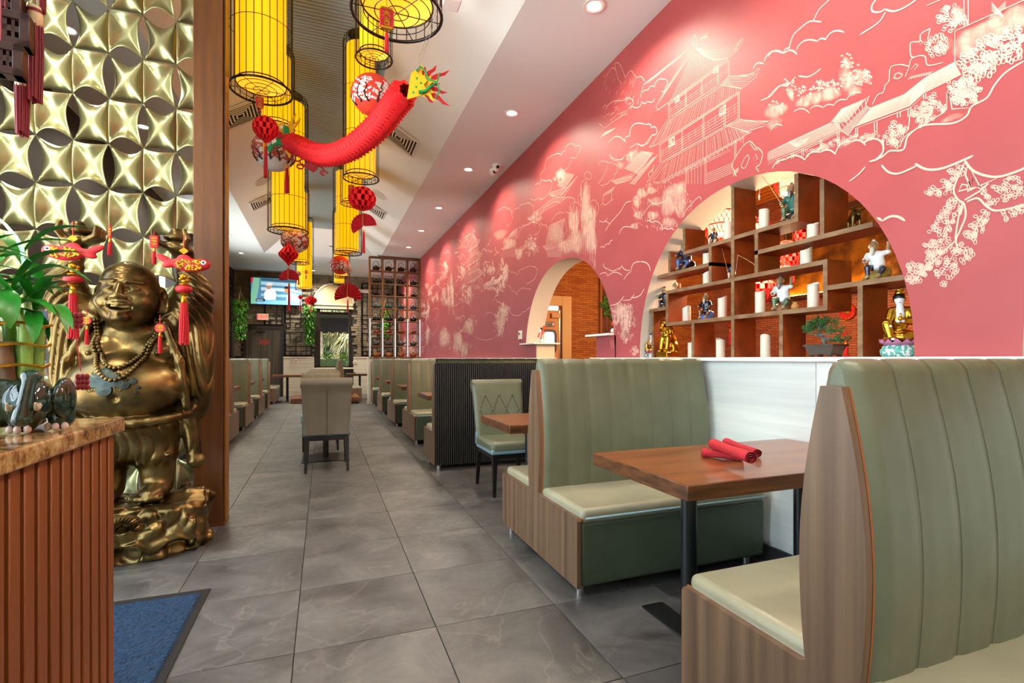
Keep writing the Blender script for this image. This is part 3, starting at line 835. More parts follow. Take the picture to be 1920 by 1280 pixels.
# ---- chairs
M_chair = mat('taupe_chair_vinyl', '#7d7866', .40, c2='#747060', scale=5, bump=.06, bscale=140)
M_chairs = mat('daylit_blue_chair_vinyl', '#7d98a3', .38, c2='#748e99', scale=5)  # blue daylight highlights of chair sides and seats painted as colour
M_leg = mat('black_stained_leg', '#141110', .40)
def make_chair(label, tufted=False):
    t = thing('dining_chair', label, 'chair', group='upholstered dining chairs')
    # faces +Y: backrest at -Y
    w = .235
    def yb(z): return -.235 - .10 * max(0, (z - .45) / .57) ** 1.6
    g = []
    nch = 3 if not tufted else 1; seg = 8 if not tufted else 24
    zs = [.40 + .56 * i / 14 for i in range(15)]
    for c_ in range(nch * seg + 1):
        u = c_ / seg; fr_ = abs((u % 1) - .5) * 2
        gz = .012 * max(0, (fr_ - .7) / .3) ** 2 if (not tufted and 0 < c_ < nch * seg) else 0
        x = -w + 2 * w * u / nch
        rnd = max(0, abs(x) / w - .86) / .14
        row = []
        for z in zs:
            wd = 1 + .10 * (z - .4) / .56
            dim = 0
            row.append((x * wd, yb(z) + .038 - gz - .022 * rnd ** 2, z))
        zt = zs[-1]
        for i in range(1, 9):                     # rolled top
            a = PI * 1.15 * i / 8
            row.append((x * 1.10, yb(zt) + .0 + (.038 - gz * .5) * math.cos(a) - .012 * (1 - math.cos(a)), zt + .055 * math.sin(a)))
        zb = row[-1][2]
        for i in range(1, 11):
            z = zb + (.40 - zb) * i / 10
            row.append((x * (1 + .10 * (z - .4) / .56), yb(z) - .034 + .016 * rnd ** 2 - (.0 if abs(x) > .012 else -.004), z))
        g.append(row)
    m = MB().grid(g)
    m.add(g[0], [tuple(range(len(g[0])))]); m.add(g[-1], [tuple(range(len(g[-1])))])
    bo = m.build('backrest', M_chair if not tufted else M_leather, t, smooth=55)
    se = MB()
    se.tube([(0, yb(.40 + .5 * i / 8) - .0345, .40 + .5 * i / 8) for i in range(9)], .0022, 4)
    se.tube([(-w * 1.08 + 2 * w * 1.08 * i / 8, yb(.90) - .035, .905) for i in range(9)], .002, 4)
    se.build('seam', mat('dark_seam', '#3c392f', .8), bo)
    for s in (-1, 1):
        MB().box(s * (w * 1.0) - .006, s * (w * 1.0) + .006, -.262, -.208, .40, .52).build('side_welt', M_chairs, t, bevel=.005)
    if tufted:
        tb = MB(); ln = MB()
        pts = []
        for r_, (z, xs_) in enumerate([(.86, (-.14, 0, .14)), (.72, (-.07, .07, -.2, .2)), (.58, (-.14, 0, .14))]):
            for x in xs_:
                tb.ball((x, yb(z) + .040, z), (.013, .008, .013), 10, 6); pts.append((x, z))
        for i in range(len(pts)):
            for j in range(i + 1, len(pts)):
                dx, dz = abs(pts[i][0] - pts[j][0]), abs(pts[i][1] - pts[j][1])
                if .05 < dx < .08 and .1 < dz < .16:
                    ln.tube([(pts[i][0], yb(pts[i][1]) + .0385, pts[i][1]), (pts[j][0], yb(pts[j][1]) + .0385, pts[j][1])], .0032, 4)
        tb.build('tuft_button', M_leather, bo, smooth=60); ln.build('tuft_crease', mat('dark_seam', '#3c392f'), bo)
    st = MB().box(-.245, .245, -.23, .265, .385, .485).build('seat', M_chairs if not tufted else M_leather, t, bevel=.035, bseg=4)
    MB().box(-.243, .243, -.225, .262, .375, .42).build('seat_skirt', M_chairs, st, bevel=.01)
    fr_ = MB(); fr_.box(-.225, .225, -.255, .245, .335, .378); fr_.build('seat_frame', M_leg, t)
    for sx in (-1, 1):
        for sy in (-1, 1):
            x, y = sx * .205, (-.238 if sy < 0 else .225)
            ye = y - .05 if sy < 0 else y + .012
            MB().add([(x - .022, y - .022, .36), (x + .022, y - .022, .36), (x + .022, y + .022, .36), (x - .022, y + .022, .36),
                      (x + sx * .008 - .013, ye - .013, 0), (x + sx * .008 + .013, ye - .013, 0), (x + sx * .008 + .013, ye + .013, 0), (x + sx * .008 - .013, ye + .013, 0)],
                     [(0, 1, 2, 3), (7, 6, 5, 4), (0, 4, 5, 1), (1, 5, 6, 2), (2, 6, 7, 3), (3, 7, 4, 0)]).build('leg', M_leg, t)
    return t
c1 = make_chair('taupe upholstered chair with rolled top seen from behind, nearest in the aisle')
c1.location = (.038, 6.06, 0)
dup(c1, (-.03, 7.35, 0), PI, 'taupe upholstered chair across the aisle table from the nearest chair')
dup(c1, (.0, 9.3, 0), 0, 'taupe upholstered chair third down the aisle row')
dup(c1, (.0, 10.65, 0), PI, 'taupe upholstered chair fourth down the aisle row')
dup(c1, (1.68, 16.1, 0), PI / 2, 'lone upholstered chair in profile beside the small window table')
ct = make_chair('sage chair with button tufted back beside the black ribbed partition', True)
ct.location = (1.62, 4.44, 0); ct.rotation_euler = (0, 0, PI)

# ---- red napkin rolls
M_nap = mat('red_cotton_napkin', '#b51f2a', .85, c2='#a31a25', scale=30, bump=.25, bscale=400)
M_nap2 = mat('red_cotton_napkin_fold', '#941620', .9)
def napkin(label, loc, rz, L=.20, r=.024, rx=0.0):
    t = thing('napkin_roll', label, 'napkin', loc, rz, 'rolled red napkins')
    t.rotation_euler = (0, rx, rz)
    n = 16; rings = []
    for i in range(13):
        u = i / 12; x = (u - .5) * L
        rr = r * (1 + .12 * math.sin(u * 9 + 1) * .4 + .10 * abs(u - .5) * 2)
        rings.append([(x, rr * (1 + .05 * math.sin(3 * a + u * 4)) * math.cos(a), r + rr * .92 * math.sin(a)) for a in [2 * PI * k / n for k in range(n + 1)]])
    m = MB().grid(rings); m.build('roll', M_nap, t, smooth=70)
    for s in (-1, 1):
        sp = []
        for k in range(40):
            a = k * .42; q = r * 1.08 * (1 - k / 44)
            sp.append((s * (L / 2 + .001 + .004 * math.sin(k * .8)), q * math.cos(a), r + q * math.sin(a)))
        e = MB().grid([[p, (p[0] - s * .03, p[1], p[2])] for p in sp]); e.build('fold', M_nap2, t, smooth=60, solid=.002)
    return t
A_ = at(1352, 850, Z=.79); B_ = at(1385, 846, Z=.79)
def nap_px(label, a, b, z, r):
    p, q = at(*a, Z=z + r), at(*b, Z=z + r); d = q - p
    napkin(label, ((p.x + q.x) / 2, (p.y + q.y) / 2, z), math.atan2(d.y, d.x), d.length, r)
nap_px('lower red napkin roll crossed under another on the near table', (1318, 848), (1392, 856), .761, .020)
nap_px('thin red napkin roll lying behind the crossed pair', (1362, 828), (1420, 850), .762, .019)
nap_px('upper red napkin roll laid across the pair on the near table', (1338, 832), (1408, 858), .797, .023)
napkin('red napkin roll on the aisle table beside the nearest chair', (-.2, 6.5, .761), R(80), .17)
napkin('red napkin roll at the window end of the aisle table', (.31, 6.62, .761), R(95), .17)
napkin('red napkin roll on the second aisle table', (-.22, 9.95, .761), R(80), .17)
napkin('red napkin roll on the small window table', (.9, 16.1, .761), R(80), .17)
# ================================================================== tall stained post and gold screen
YS = 4.28
post = MB().box(-.875, -.687, 4.196, 4.376, 0, ZC).build('wooden_post', M_stain, None, bevel=.004)
tag(post, 'tall dark stained wooden post framing the edge of the gold screen', 'post')
MB().box(-.89, -.675, 4.186, 4.386, 0, .018).build('base_trim', M_stain, post)
MB().box(-.682, -.672, 4.22, 4.35, .018, ZC).build('edge_strip', mat('amber_edge_strip', '#8a5a1e', .35), post)
M_gold = mat('brushed_gold_panel', '#b9b98c', .42, .8, c2='#a5a276', scale=2.2, detail=3, rough2=.38)
M_goldb = mat('gold_panel_rear', '#6f6148', .45, .6)
screen = thing('gold_screen', 'gold openwork room screen of star and eye shaped cells behind the statue', 'screen', (0, YS, 0))
CW, CH = .2013, .3157
def cell_mesh(sgn):
    # cell with four arc cut sides; diagonals stay in plane, arc middles bend out or back
    n = 12; d = .062 * sgn
    m = MB()
    def side(u, bulge):                     # inward bow of an edge
        return 1 - bulge * (1 - u * u)
    pts = []
    for i in range(n + 1):
        row = []
        for j in range(n + 1):
            a, b = -1 + 2 * i / n, -1 + 2 * j / n
            x = a * side(b, .17); z = b * side(a, .24)
            h = abs(a * a - b * b) ** 1.1
            sgn2 = 1
            row.append((x * CW / 2, -d * h, z * CH / 2))
        pts.append(row)
    m.grid(pts)
    return m
z0 = 1.22 + (672 - 64) * 3.51 / 945 - CH * 7.5
protos = {}
xstar = at(237, 64, Y=YS).x
cols = range(-9, 4)
for i in cols:
    for j in range(-5, 11):
        x = xstar + i * CW; z = at(237, 64, Y=YS).z + (j - 7) * CH
        if x - CW / 2 > -.90 or x - CW / 2 < XL or z - CH / 2 < .0 or z + CH / 2 > ZC: continue
        sg = -1 if (i + j) % 2 == 0 else 1
        if sg not in protos:
            o = cell_mesh(sg).build('star_cell' if sg < 0 else 'dome_cell', M_gold, screen, smooth=180, solid=.006)
            protos[sg] = o
        else:
            o = protos[sg].copy(); COL.objects.link(o); o.parent = screen
        o.location = (x, 0, z)
xr_cells = xstar + 3 * CW
fr_ = MB()
fr_.box(XL, -.874, -.03, .03, 3.93, 3.99); fr_.box(XL, -.874, -.03, .03, 0, .05)
fr_.build('frame', M_gold, screen)

# ================================================================== reception counter with slats and granite top
CX, CYF, CZ = -.521, 1.65, 1.06
counter = thing('reception_counter', 'reception counter fronted with narrow reddish wood slats', 'counter', (0, 0, 0))
M_slatw = mat('reddish_cedar_slat', '#8a4c18', .5, c2='#703a10', scale=2.5, stretch=(8, 8, .4), detail=6, bump=.06, bscale=30)
MB().box(CX - .7, CX - .036, -.8, CYF - .03, 0, 1.02).build('body', mat('black_carcass', '#120d0a', .7), counter)
o0 = MB().box(CX - .034, CX - .004, -.0172, .0172, .0, 1.02).build('slat', M_slatw, counter, bevel=.002, bseg=1)
y = CYF - .028; k = 0
while y > -.7:
    o = o0 if k == 0 else o0.copy()
    if k: COL.objects.link(o); o.parent = counter
    o.location = (0, y, 0); y -= .0495; k += 1
MB().box(CX - .026, CX - .005, CYF - .19, CYF - .165, .985, 1.0).build('cover_plate', M_blackm, counter)
def granite():
    m = bpy.data.materials.new('speckled_gold_granite'); m.use_nodes = True
    N = m.node_tree.nodes; L = m.node_tree.links; b = N['Principled BSDF']
    tc = N.new('ShaderNodeTexCoord')
    n1 = N.new('ShaderNodeTexNoise'); n1.inputs['Scale'].default_value = 26; n1.inputs['Detail'].default_value = 8; n1.inputs['Roughness'].default_value = .7
    v = N.new('ShaderNodeTexVoronoi'); v.inputs['Scale'].default_value = 60
    L.new(tc.outputs['Object'], n1.inputs['Vector']); L.new(tc.outputs['Object'], v.inputs['Vector'])
    cr = N.new('ShaderNodeValToRGB'); e = cr.color_ramp.elements
    e[0].position = .36; e[0].color = hx('#2e2016'); e[1].position = .68; e[1].color = hx('#d3b98a')
    k = e.new(.46); k.color = hx('#8a6238'); k = e.new(.56); k.color = hx('#b3935f')
    L.new(n1.outputs['Fac'], cr.inputs[0]); L.new(cr.outputs[0], b.inputs['Base Color'])
    b.inputs['Roughness'].default_value = .12; b.inputs['Coat Weight'].default_value = .3
    return m
tag(MB().box(CX - .75, CX + .012, -.8, CYF + .02, 1.02, CZ).build('granite_worktop', granite(), bevel=.006, bseg=3), 'polished brown speckled granite worktop on the slatted counter', 'worktop')

# ================================================================== blue entrance mat
M_mat = mat('deep_blue_carpet_pile', '#0d3a60', .95, c2='#07263f', scale=60, bump=1.0, bscale=220, sheen=.0, contrast=(.3, .7))
mt = thing('entrance_mat', 'deep blue carpet entrance mat with a black rubber border', 'mat', (0, 0, 0))
MB().box(-1.9, -.558, 1.75, 3.06, 0, .005).build('rubber_border', mat('black_rubber', '#070708', .7), mt, bevel=.003)
g = []
random.seed(3)
nx, ny = 150, 150
for i in range(nx + 1):
    g.append([(-1.86 + (1.86 - .592) * i / nx + random.uniform(-.003, .003), 1.80 + (3.005 - 1.80) * j / ny + random.uniform(-.003, .003), .0055 + (0 if i in (0, nx) or j in (0, ny) else random.uniform(.003, .008))) for j in range(ny + 1)])
stuff(MB().grid(g).build('pile', M_mat, mt))

# ================================================================== laughing Buddha statue
def bronze():
    m = bpy.data.materials.new('aged_gilt_bronze'); m.use_nodes = True
    N = m.node_tree.nodes; L = m.node_tree.links; b = N['Principled BSDF']
    tc = N.new('ShaderNodeTexCoord')
    n1 = N.new('ShaderNodeTexNoise'); n1.inputs['Scale'].default_value = 5; n1.inputs['Detail'].default_value = 7
    n2 = N.new('ShaderNodeTexNoise'); n2.inputs['Scale'].default_value = 42; n2.inputs['Detail'].default_value = 3
    for t in (n1, n2): L.new(tc.outputs['Object'], t.inputs['Vector'])
    cr = N.new('ShaderNodeValToRGB'); e = cr.color_ramp.elements
    e[0].position = .3; e[0].color = hx('#3a2c15'); e[1].position = .7; e[1].color = hx('#8f7848')
    k = e.new(.5); k.color = hx('#65512b')
    L.new(n1.outputs['Fac'], cr.inputs[0])
    L.new(cr.outputs[0], b.inputs['Base Color'])
    b.inputs['Metallic'].default_value = .85
    rr = N.new('ShaderNodeMapRange'); rr.inputs[3].default_value = .2; rr.inputs[4].default_value = .4
    L.new(n1.outputs['Fac'], rr.inputs[0]); L.new(rr.outputs[0], b.inputs['Roughness'])
    bp = N.new('ShaderNodeBump'); bp.inputs['Strength'].default_value = .12; bp.inputs['Distance'].default_value = .01
    L.new(n2.outputs['Fac'], bp.inputs['Height']); L.new(bp.outputs[0], b.inputs['Normal'])
    return m
M_bronze = bronze()
BX, BY = -1.13, 3.84
bud = thing('buddha_statue', 'life size bronze statue of a laughing round bellied monk with raised hands', 'statue', (BX, BY, 0))
P = []
# legs and feet
for s in (-1, 1):
    P += [Cp((s * .13, 0, .46), (s * .125, -.01, .80), .088, .125, k=.04), Cp((s * .13, 0, .42), (s * .13, .0, .55), .078, .088, k=.03),
          El((s * .135, -.07, .385), (.078, .13, .055), k=.04), El((s * .13, .02, .40), (.07, .07, .07), k=.03)]
    for i, (dx, r_) in enumerate([(-.062, .024), (-.030, .022), (-.001, .021), (.027, .020), (.054, .018)]):
        dxx = s * dx
        P += [Cp((s * .135 + dxx * .9, -.13, .378), (s * .135 + dxx * 1.05, -.195 + abs(dx) * .35, .362), r_, r_ * .95, k=.010)]
# trousers and belted skirt
P += [El((0, .0, .78), (.245, .19, .16), k=.05), El((0, .01, .66), (.225, .165, .12), k=.05)]
for s in (-1, 1):
    P += [El((s * .13, -.01, .60), (.115, .115, .065), k=.03)]
    for q in range(5):
        P += [Cp((s * (.07 + .03 * q), -.155 + .02 * q, .72), (s * (.06 + .032 * q), -.125 + .012 * q, .57), .008, .012, k=.012)]
P += [Cp((-.22, -.10, .60), (.22, -.10, .615), .010, k=.01)]
# hanging sash ends
P += [Cp((-.09, -.175, .84), (-.16, -.165, .52), .022, .030, k=.02), Cp((-.05, -.18, .84), (-.10, -.17, .58), .020, .028, k=.02), Cp((-.16, -.165, .52), (-.21, -.15, .46), .028, .018, k=.02),
      Cp((.10, -.18, .83), (.02, -.185, .82), .03, .03, k=.02)]
# belly and chest
P += [El((-.005, -.075, 1.045), (.318, .245, .225), k=.05), El((0, .03, 1.27), (.27, .17, .20), k=.06)]
P += [El((-.135, -.075, 1.265), (.125, .10, .085), k=.035), El((.145, -.075, 1.265), (.125, .10, .085), k=.035)]
P += [El((-.17, -.172, 1.255), (.014, .014, .014), k=.008), El((.175, -.172, 1.255), (.014, .014, .014), k=.008)]
P += [El((0, -.310, .99), (.016, .016, .016), k=.02, op=-1)]
# belt roll of the robe under the belly
for i in range(13):
    a = PI * (1.02 + .96 * i / 12)
    b_ = PI * (1.02 + .96 * (i + 1) / 12)
    if i < 12: P += [Cp((.325 * math.cos(a), -.02 + .225 * math.sin(a), .885 - .05 * abs(math.sin(a))), (.325 * math.cos(b_), -.02 + .225 * math.sin(b_), .885 - .05 * abs(math.sin(b_))), .026, .026, k=.025)]
# neck fold and head
P += [El((0, -.01, 1.42), (.135, .12, .07), k=.05)]
HX, HY, HZ = .0, -.06, 1.615
P += [El((HX, HY + .01, HZ + .045), (.155, .165, .165), k=.03), El((HX, HY - .035, HZ - .055), (.160, .140, .125), k=.05), El((HX, HY - .06, HZ - .125), (.115, .10, .075), k=.04)]
for s in (-1, 1):
    P += [El((HX + s * .085, HY - .115, HZ - .055), (.062, .055, .052), k=.03)]                # cheeks
    P += [Cp((HX + s * .030, HY - .160, HZ + .066), (HX + s * .115, HY - .118, HZ + .064), .009, .006, k=.014)]  # brows
    P += [El((HX + s * .066, HY - .165, HZ + .022), (.040, .022, .022), k=.012, op=-1)]         # eye socket
    P += [El((HX + s * .066, HY - .142, HZ + .020), (.029, .018, .016), k=.004)]                # eyeball
    P += [Cp((HX + s * .040, HY - .160, HZ + .033), (HX + s * .095, HY - .142, HZ + .030), .006, .005, k=.004)]
    P += [Cp((HX + s * .042, HY - .160, HZ + .004), (HX + s * .092, HY - .143, HZ + .006), .006, .005, k=.004)]
    P += [El((HX + s * .165, HY + .03, HZ + .005), (.026, .038, .058), k=.015), El((HX + s * .172, HY + .02, HZ - .095), (.030, .034, .070), k=.02), El((HX + s * .182, HY + .002, HZ + .005), (.014, .02, .03), k=.006, op=-1)]
    P += [El((HX + s * .028, HY - .192, HZ - .030), (.020, .020, .015), k=.010)]                # nostril wings
    P += [Cp((HX + s * .045, HY - .175, HZ - .028), (HX + s * .082, HY - .150, HZ - .088), .006, k=.008, op=-1)]  # smile folds
    for q in range(3):
        P += [Cp((HX + s * .112, HY - .130, HZ + .018 - q * .012), (HX + s * .142, HY - .095, HZ + .030 - q * .022), .0028, k=.003, op=-1)]
P += [Cp((HX, HY - .165, HZ + .045), (HX, HY - .200, HZ - .022), .014, .026, k=.015)]
P += [El((HX, HY - .180, HZ - .088), (.062, .046, .032), k=.006, op=-1), El((HX, HY - .170, HZ - .056), (.062, .040, .012), k=.006, op=1)]
P += [Cp((HX - .048, HY - .172, HZ - .108), (HX, HY - .190, HZ - .122), .010, .013, k=.008), Cp((HX, HY - .190, HZ - .122), (HX + .048, HY - .172, HZ - .108), .013, .010, k=.008)]
P += [Cp((HX - .056, HY - .178, HZ - .070), (HX, HY - .200, HZ - .078), .008, .009, k=.006), Cp((HX, HY - .200, HZ - .078), (HX + .056, HY - .178, HZ - .070), .009, .008, k=.006)]
P += [El((HX, HY - .165, HZ - .150), (.05, .03, .03), k=.02)]
for q in range(3): P += [Cp((HX - .055, HY - .142 + q * .012, HZ + .105 + q * .020), (HX + .055, HY - .142 + q * .012, HZ + .105 + q * .020), .0028, k=.003, op=-1)]
# shoulders, robe over the back, raised arms with wide sleeves
P += [El((0, .07, 1.30), (.36, .13, .26), k=.06), El((0, .10, 1.02), (.33, .12, .30), k=.06)]
for s in (-1, 1):
    sh, el, wr = (s * .23, .02, 1.40), (s * .335, -.02, 1.62), (s * .285, -.04, 1.875)
    P += [Cp(sh, el, .105, .092, k=.05), Cp(el, wr, .088, .050, k=.04)]
    # sleeve opening and the cloth that falls from it
    P += [El((s * .335, .0, 1.62), (.105, .125, .15), (0, s * .25, 0), k=.05), El((s * .36, .06, 1.30), (.085, .13, .36), k=.06), El((s * .365, .07, 1.02), (.060, .10, .20), k=.05)]
    for q in range(6):                                          # fold ridges
        P += [Cp((s * (.16 + .02 * q), -.085 + .012 * q, 1.47 - .02 * q), (s * (.365 + .012 * q), -.060 + .02 * q, 1.60 - .075 * q), .010, .008, k=.014)]
        P += [Cp((s * (.30 + .022 * q), -.075 + .028 * q, 1.42), (s * (.33 + .016 * q), -.045 + .02 * q, .98), .009, .010, k=.014)]
    # robe edge over the chest
    P += [Cp((s * .19, -.085, 1.44), (s * .285, -.150, 1.20), .022, .024, k=.02), Cp((s * .285, -.150, 1.20), (s * .315, -.120, .92), .024, .026, k=.02)]
    # robe tail at the sides
    P += [Cp((s * .29, .03, .90), (s * .335, .02, .56), .055, .045, k=.04), El((s * .345, .01, .545), (.055, .05, .045), k=.02)]
    # hand: palm up, thumb and four fingers
    hx_, hy_, hz_ = s * .262, -.07, 1.925
    P += [El((hx_, hy_, hz_), (.085, .075, .040), (0, s * .25, 0), k=.03), Cp(wr, (hx_, hy_, hz_), .05, .045, k=.03)]
    for q in range(4):
        a = -.75 + q * .42
        bx, by = hx_ - s * (.060), hy_ + .055 * math.sin(a) - .01
        tip1 = (hx_ - s * (.115), hy_ + .085 * math.sin(a) - .012, hz_ + .030)
        tip2 = (hx_ - s * (.120), hy_ + .092 * math.sin(a) - .012, hz_ + .080)
        P += [Cp((bx, by, hz_ + .005), tip1, .019, .017, k=.008), Cp(tip1, tip2, .017, .013, k=.006)]
    P += [Cp((hx_ + s * .045, hy_ - .045, hz_ + .01), (hx_ + s * .065, hy_ - .075, hz_ + .050), .021, .019, k=.01), Cp((hx_ + s * .065, hy_ - .075, hz_ + .050), (hx_ + s * .050, hy_ - .080, hz_ + .098), .019, .014, k=.006)]
def folds(V):
    x, y, z = V[:, 0].copy(), V[:, 1].copy(), V[:, 2].copy(); ax = np.abs(x); sg = np.sign(x)
    st = lambda v, a, b: np.clip((v - a) / (b - a), 0, 1)
    m_up = st(ax, .20, .27) * st(z, 1.40, 1.46) * (1 - st(z, 1.80, 1.86))
    d = np.hypot(ax - .10, z - 1.34); w_up = np.abs(np.sin(d * PI / .042)) ** .6 - .6
    m_lo = st(ax, .25, .30) * st(z, .92, 1.0) * (1 - st(z, 1.40, 1.46))
    w_lo = np.abs(np.sin((ax * 1.3 - y * .8 + .12 * z) * PI / .045)) ** .6 - .6
    m_sk = st(z, .52, .56) * (1 - st(z, .80, .84)) * st(-y, -.02, .04)
    w_sk = .6 * (np.abs(np.sin((x + .03 * np.sin(z * 16)) * PI / .062)) ** .6 - .6)
    dd = .013 * (m_up * w_up + m_lo * w_lo + m_sk * w_sk)
    V[:, 1] -= dd; V[:, 0] += sg * dd * .7
    return V
sculpt('body', P, .0068, M_bronze, bud, smooth_it=1, post=folds)
# ingots in the hands
for s in (-1, 1):
    sculpt('ingot', [El((s * .255, -.07, 1.99), (.075, .045, .028), k=.02), El((s * .255, -.07, 2.012), (.042, .042, .042), k=.02)], .006, M_bronze, bud)
# teeth
MB().grid([[(HX - .044 + .011 * i, HY - .178 + .016 * abs(i - 4) ** 1.5 / 8 , HZ - .074 - .012 * j) for j in range(2)] for i in range(9)]).build('teeth', mat('worn_gold_teeth', '#b39a5c', .4, .6), bud, solid=.004)
# bead necklaces
for ring, (w_, zb, yy) in enumerate([(.155, 1.165, -.10), (.165, 1.095, -.12)]):
    nb = MB(); pts = []
    for i in range(61):
        t = i / 60; a = PI * t
        x = -w_ * math.cos(a); z = 1.455 - (1.455 - zb) * math.sin(a) ** 1.25
        zz = (z - 1.045) / .225; 
        yb_ = -.075 - .245 * math.sqrt(max(0, 1 - (x / .318) ** 2 - zz ** 2)) if zz ** 2 + (x / .318) ** 2 < 1 else -.075
        yc_ = -.075 - .10 * math.sqrt(max(0, 1 - ((abs(x) - .14) / .125) ** 2 - ((z - 1.265) / .085) ** 2)) if ((abs(x) - .14) / .125) ** 2 + ((z - 1.265) / .085) ** 2 < 1 else -.05
        yd_ = .03 - .17 * math.sqrt(max(0, 1 - (x / .27) ** 2 - ((z - 1.27) / .20) ** 2)) if (x / .27) ** 2 + ((z - 1.27) / .2) ** 2 < 1 else -.07
        pts.append((x, min(yb_, yc_, yd_) - .014 - ring * .004, z))
    acc = 0; last = Vector(pts[0])
    nb.ball(last, .0125, 10, 7)
    for p in pts[1:]:
        p = Vector(p)
        while (p - last).length > .023:
            last = last + (p - last).normalized() * .023; nb.ball(last, .0125, 10, 7)
    nb.build('bead_necklace', M_bronze, bud, smooth=180)
# cloud shaped plaque on the belly
M_pat = mat('grey_green_patina', '#38443e', .4, .6, c2='#2c352f', scale=9)
def belly_y(x, z):
    v = 1 - ((x + .005) / .318) ** 2 - ((z - 1.045) / .225) ** 2
    return -.075 - .245 * math.sqrt(max(v, 0))
cl = MB()
def disc_on_belly(cx, cz, r, lift):
    n = 14
    top = []; 
    for q in (1.0, .88):
        top.append([(cx + r * q * math.cos(2 * PI * k / n), belly_y(cx + r * q * math.cos(2 * PI * k / n), cz + r * q * .9 * math.sin(2 * PI * k / n)) - (lift if q < 1 else -.004), cz + r * q * .9 * math.sin(2 * PI * k / n)) for k in range(n + 1)])
    top.append([(cx, belly_y(cx, cz) - lift - .002, cz)] * (n + 1))
    cl.grid(top)
for (dx, dz, r) in [(0, .045, .055), (-.05, .012, .042), (.05, .012, .042), (-.095, -.008, .032), (.095, -.008, .032), (0, -.035, .045), (-.135, .012, .022), (.135, .012, .022), (-.035, .03, .045), (.035, .03, .045), (0, 0, .05), (-.16, -.02, .014), (.16, -.025, .014), (.15, -.055, .010), (-.17, -.045, .010)]:
    disc_on_belly(-.045 + dx, 1.075 + dz, r, .014)
cl.build('belly_plaque', M_pat, bud, smooth=50)
sw = MB()
for (dx, dz, s_) in [(-.1, .03, 1), (-.045, .055, -1), (.05, .055, 1), (.1, .03, -1), (-.07, -.03, 1), (.07, -.03, -1)]:
    pth = []
    for k in range(14):
        a = k * .55; r = .004 + .0014 * k
        x, z = -.045 + dx + s_ * r * math.cos(a), 1.075 + dz + r * math.sin(a)
        pth.append((x, belly_y(x, z) - .012, z))
    sw.tube(pth, .003, 5)
stuff(sw.build('plaque_swirl', M_bronze, bud, smooth=80))
# carved rock base with pine tufts
random.seed(8)
Bp = [El((.02, -.02, .13), (.40, .30, .20), k=.05), Bo((.0, .0, .17), (.34, .22, .12), .04, k=.05), El((.28, -.03, .26), (.14, .16, .11), k=.03), Bo((.32, .02, .29), (.07, .08, .06), .02, (0, .4, .5), k=.02), El((-.3, -.08, .2), (.14, .18, .14), k=.04)]
for i in range(130):
    a = random.uniform(PI * .95, PI * 2.05); z = random.uniform(.03, .30)
    rr_ = .98 - (z / .9)
    p = (.40 * rr_ * math.cos(a) + .02, .30 * rr_ * math.sin(a) - .02, z)
    Bp.append(El(p, (random.uniform(.018, .05), random.uniform(.015, .035), random.uniform(.02, .055)), (random.random(), random.random(), random.random()), k=.006, op=1 if i % 3 else -1))
Bp += [El((.05, -.31, .05), (.10, .10, .07), k=.03, op=-1), El((.30, -.22, .05), (.09, .10, .07), k=.03, op=-1)]
def facets(V):
    rs = np.random.RandomState(3); pts = np.stack([rs.uniform(-.45, .5, 150), rs.uniform(-.4, .3, 150), rs.uniform(-.02, .4, 150)], 1)
    D2 = np.stack([((V - p) ** 2).sum(1) for p in pts], 1); D2.sort(axis=1)
    e = np.sqrt(D2[:, 1]) - np.sqrt(D2[:, 0])
    k = .022 * (np.clip(e / .035, 0, 1) - .5) + .016 * np.sin(np.sqrt(D2[:, 0]) * 60)
    r = np.hypot(V[:, 0], V[:, 1] * 1.3) + 1e-6
    V[:, 0] += V[:, 0] / r * k; V[:, 1] += V[:, 1] / r * k; V[:, 2] += k * .3 * (V[:, 2] > .05)
    return V
base = sculpt('rock_base', Bp, .0075, M_bronze, bud, post=facets)
pt = MB()
for (cx, cz, r) in [(-.02, .262, .075), (.06, .268, .075), (-.09, .235, .07), (.0, .225, .085), (.085, .228, .07), (-.16, .25, .07), (-.11, .19, .06), (-.2, .2, .06)]:
    yb_ = -.398 + .25 * abs(cx) * abs(cx)
    n = 11
    for k in range(n):
        a0 = PI * k / n
        a1 = PI * (k + .82) / n
        am = (a0 + a1) / 2
        inner = [(cx + .012 * math.cos(a), yb_ + .01, cz + .012 * math.sin(a)) for a in (a0, a1)]
        outer = [(cx + r * math.cos(a), yb_ + .03, cz + r * .62 * math.sin(a)) for a in (a0, am, a1)]
        mid = (cx + r * .7 * math.cos(am), yb_ - .012, cz + r * .45 * math.sin(am))
        pt.add([inner[0], outer[0], outer[1], outer[2], inner[1], mid], [(0, 1, 5), (1, 2, 5), (2, 3, 5), (3, 4, 5), (4, 0, 5)])
        back = [(p[0], p[1] + .05, p[2]) for p in (inner[0], *outer, inner[1])]
        fr2 = [inner[0], *outer, inner[1]]
        pt.add(fr2 + back, [(i, (i + 1) % 5, (i + 1) % 5 + 5, i + 5) for i in range(5)])
pt.build('pine_tuft', M_bronze, base)

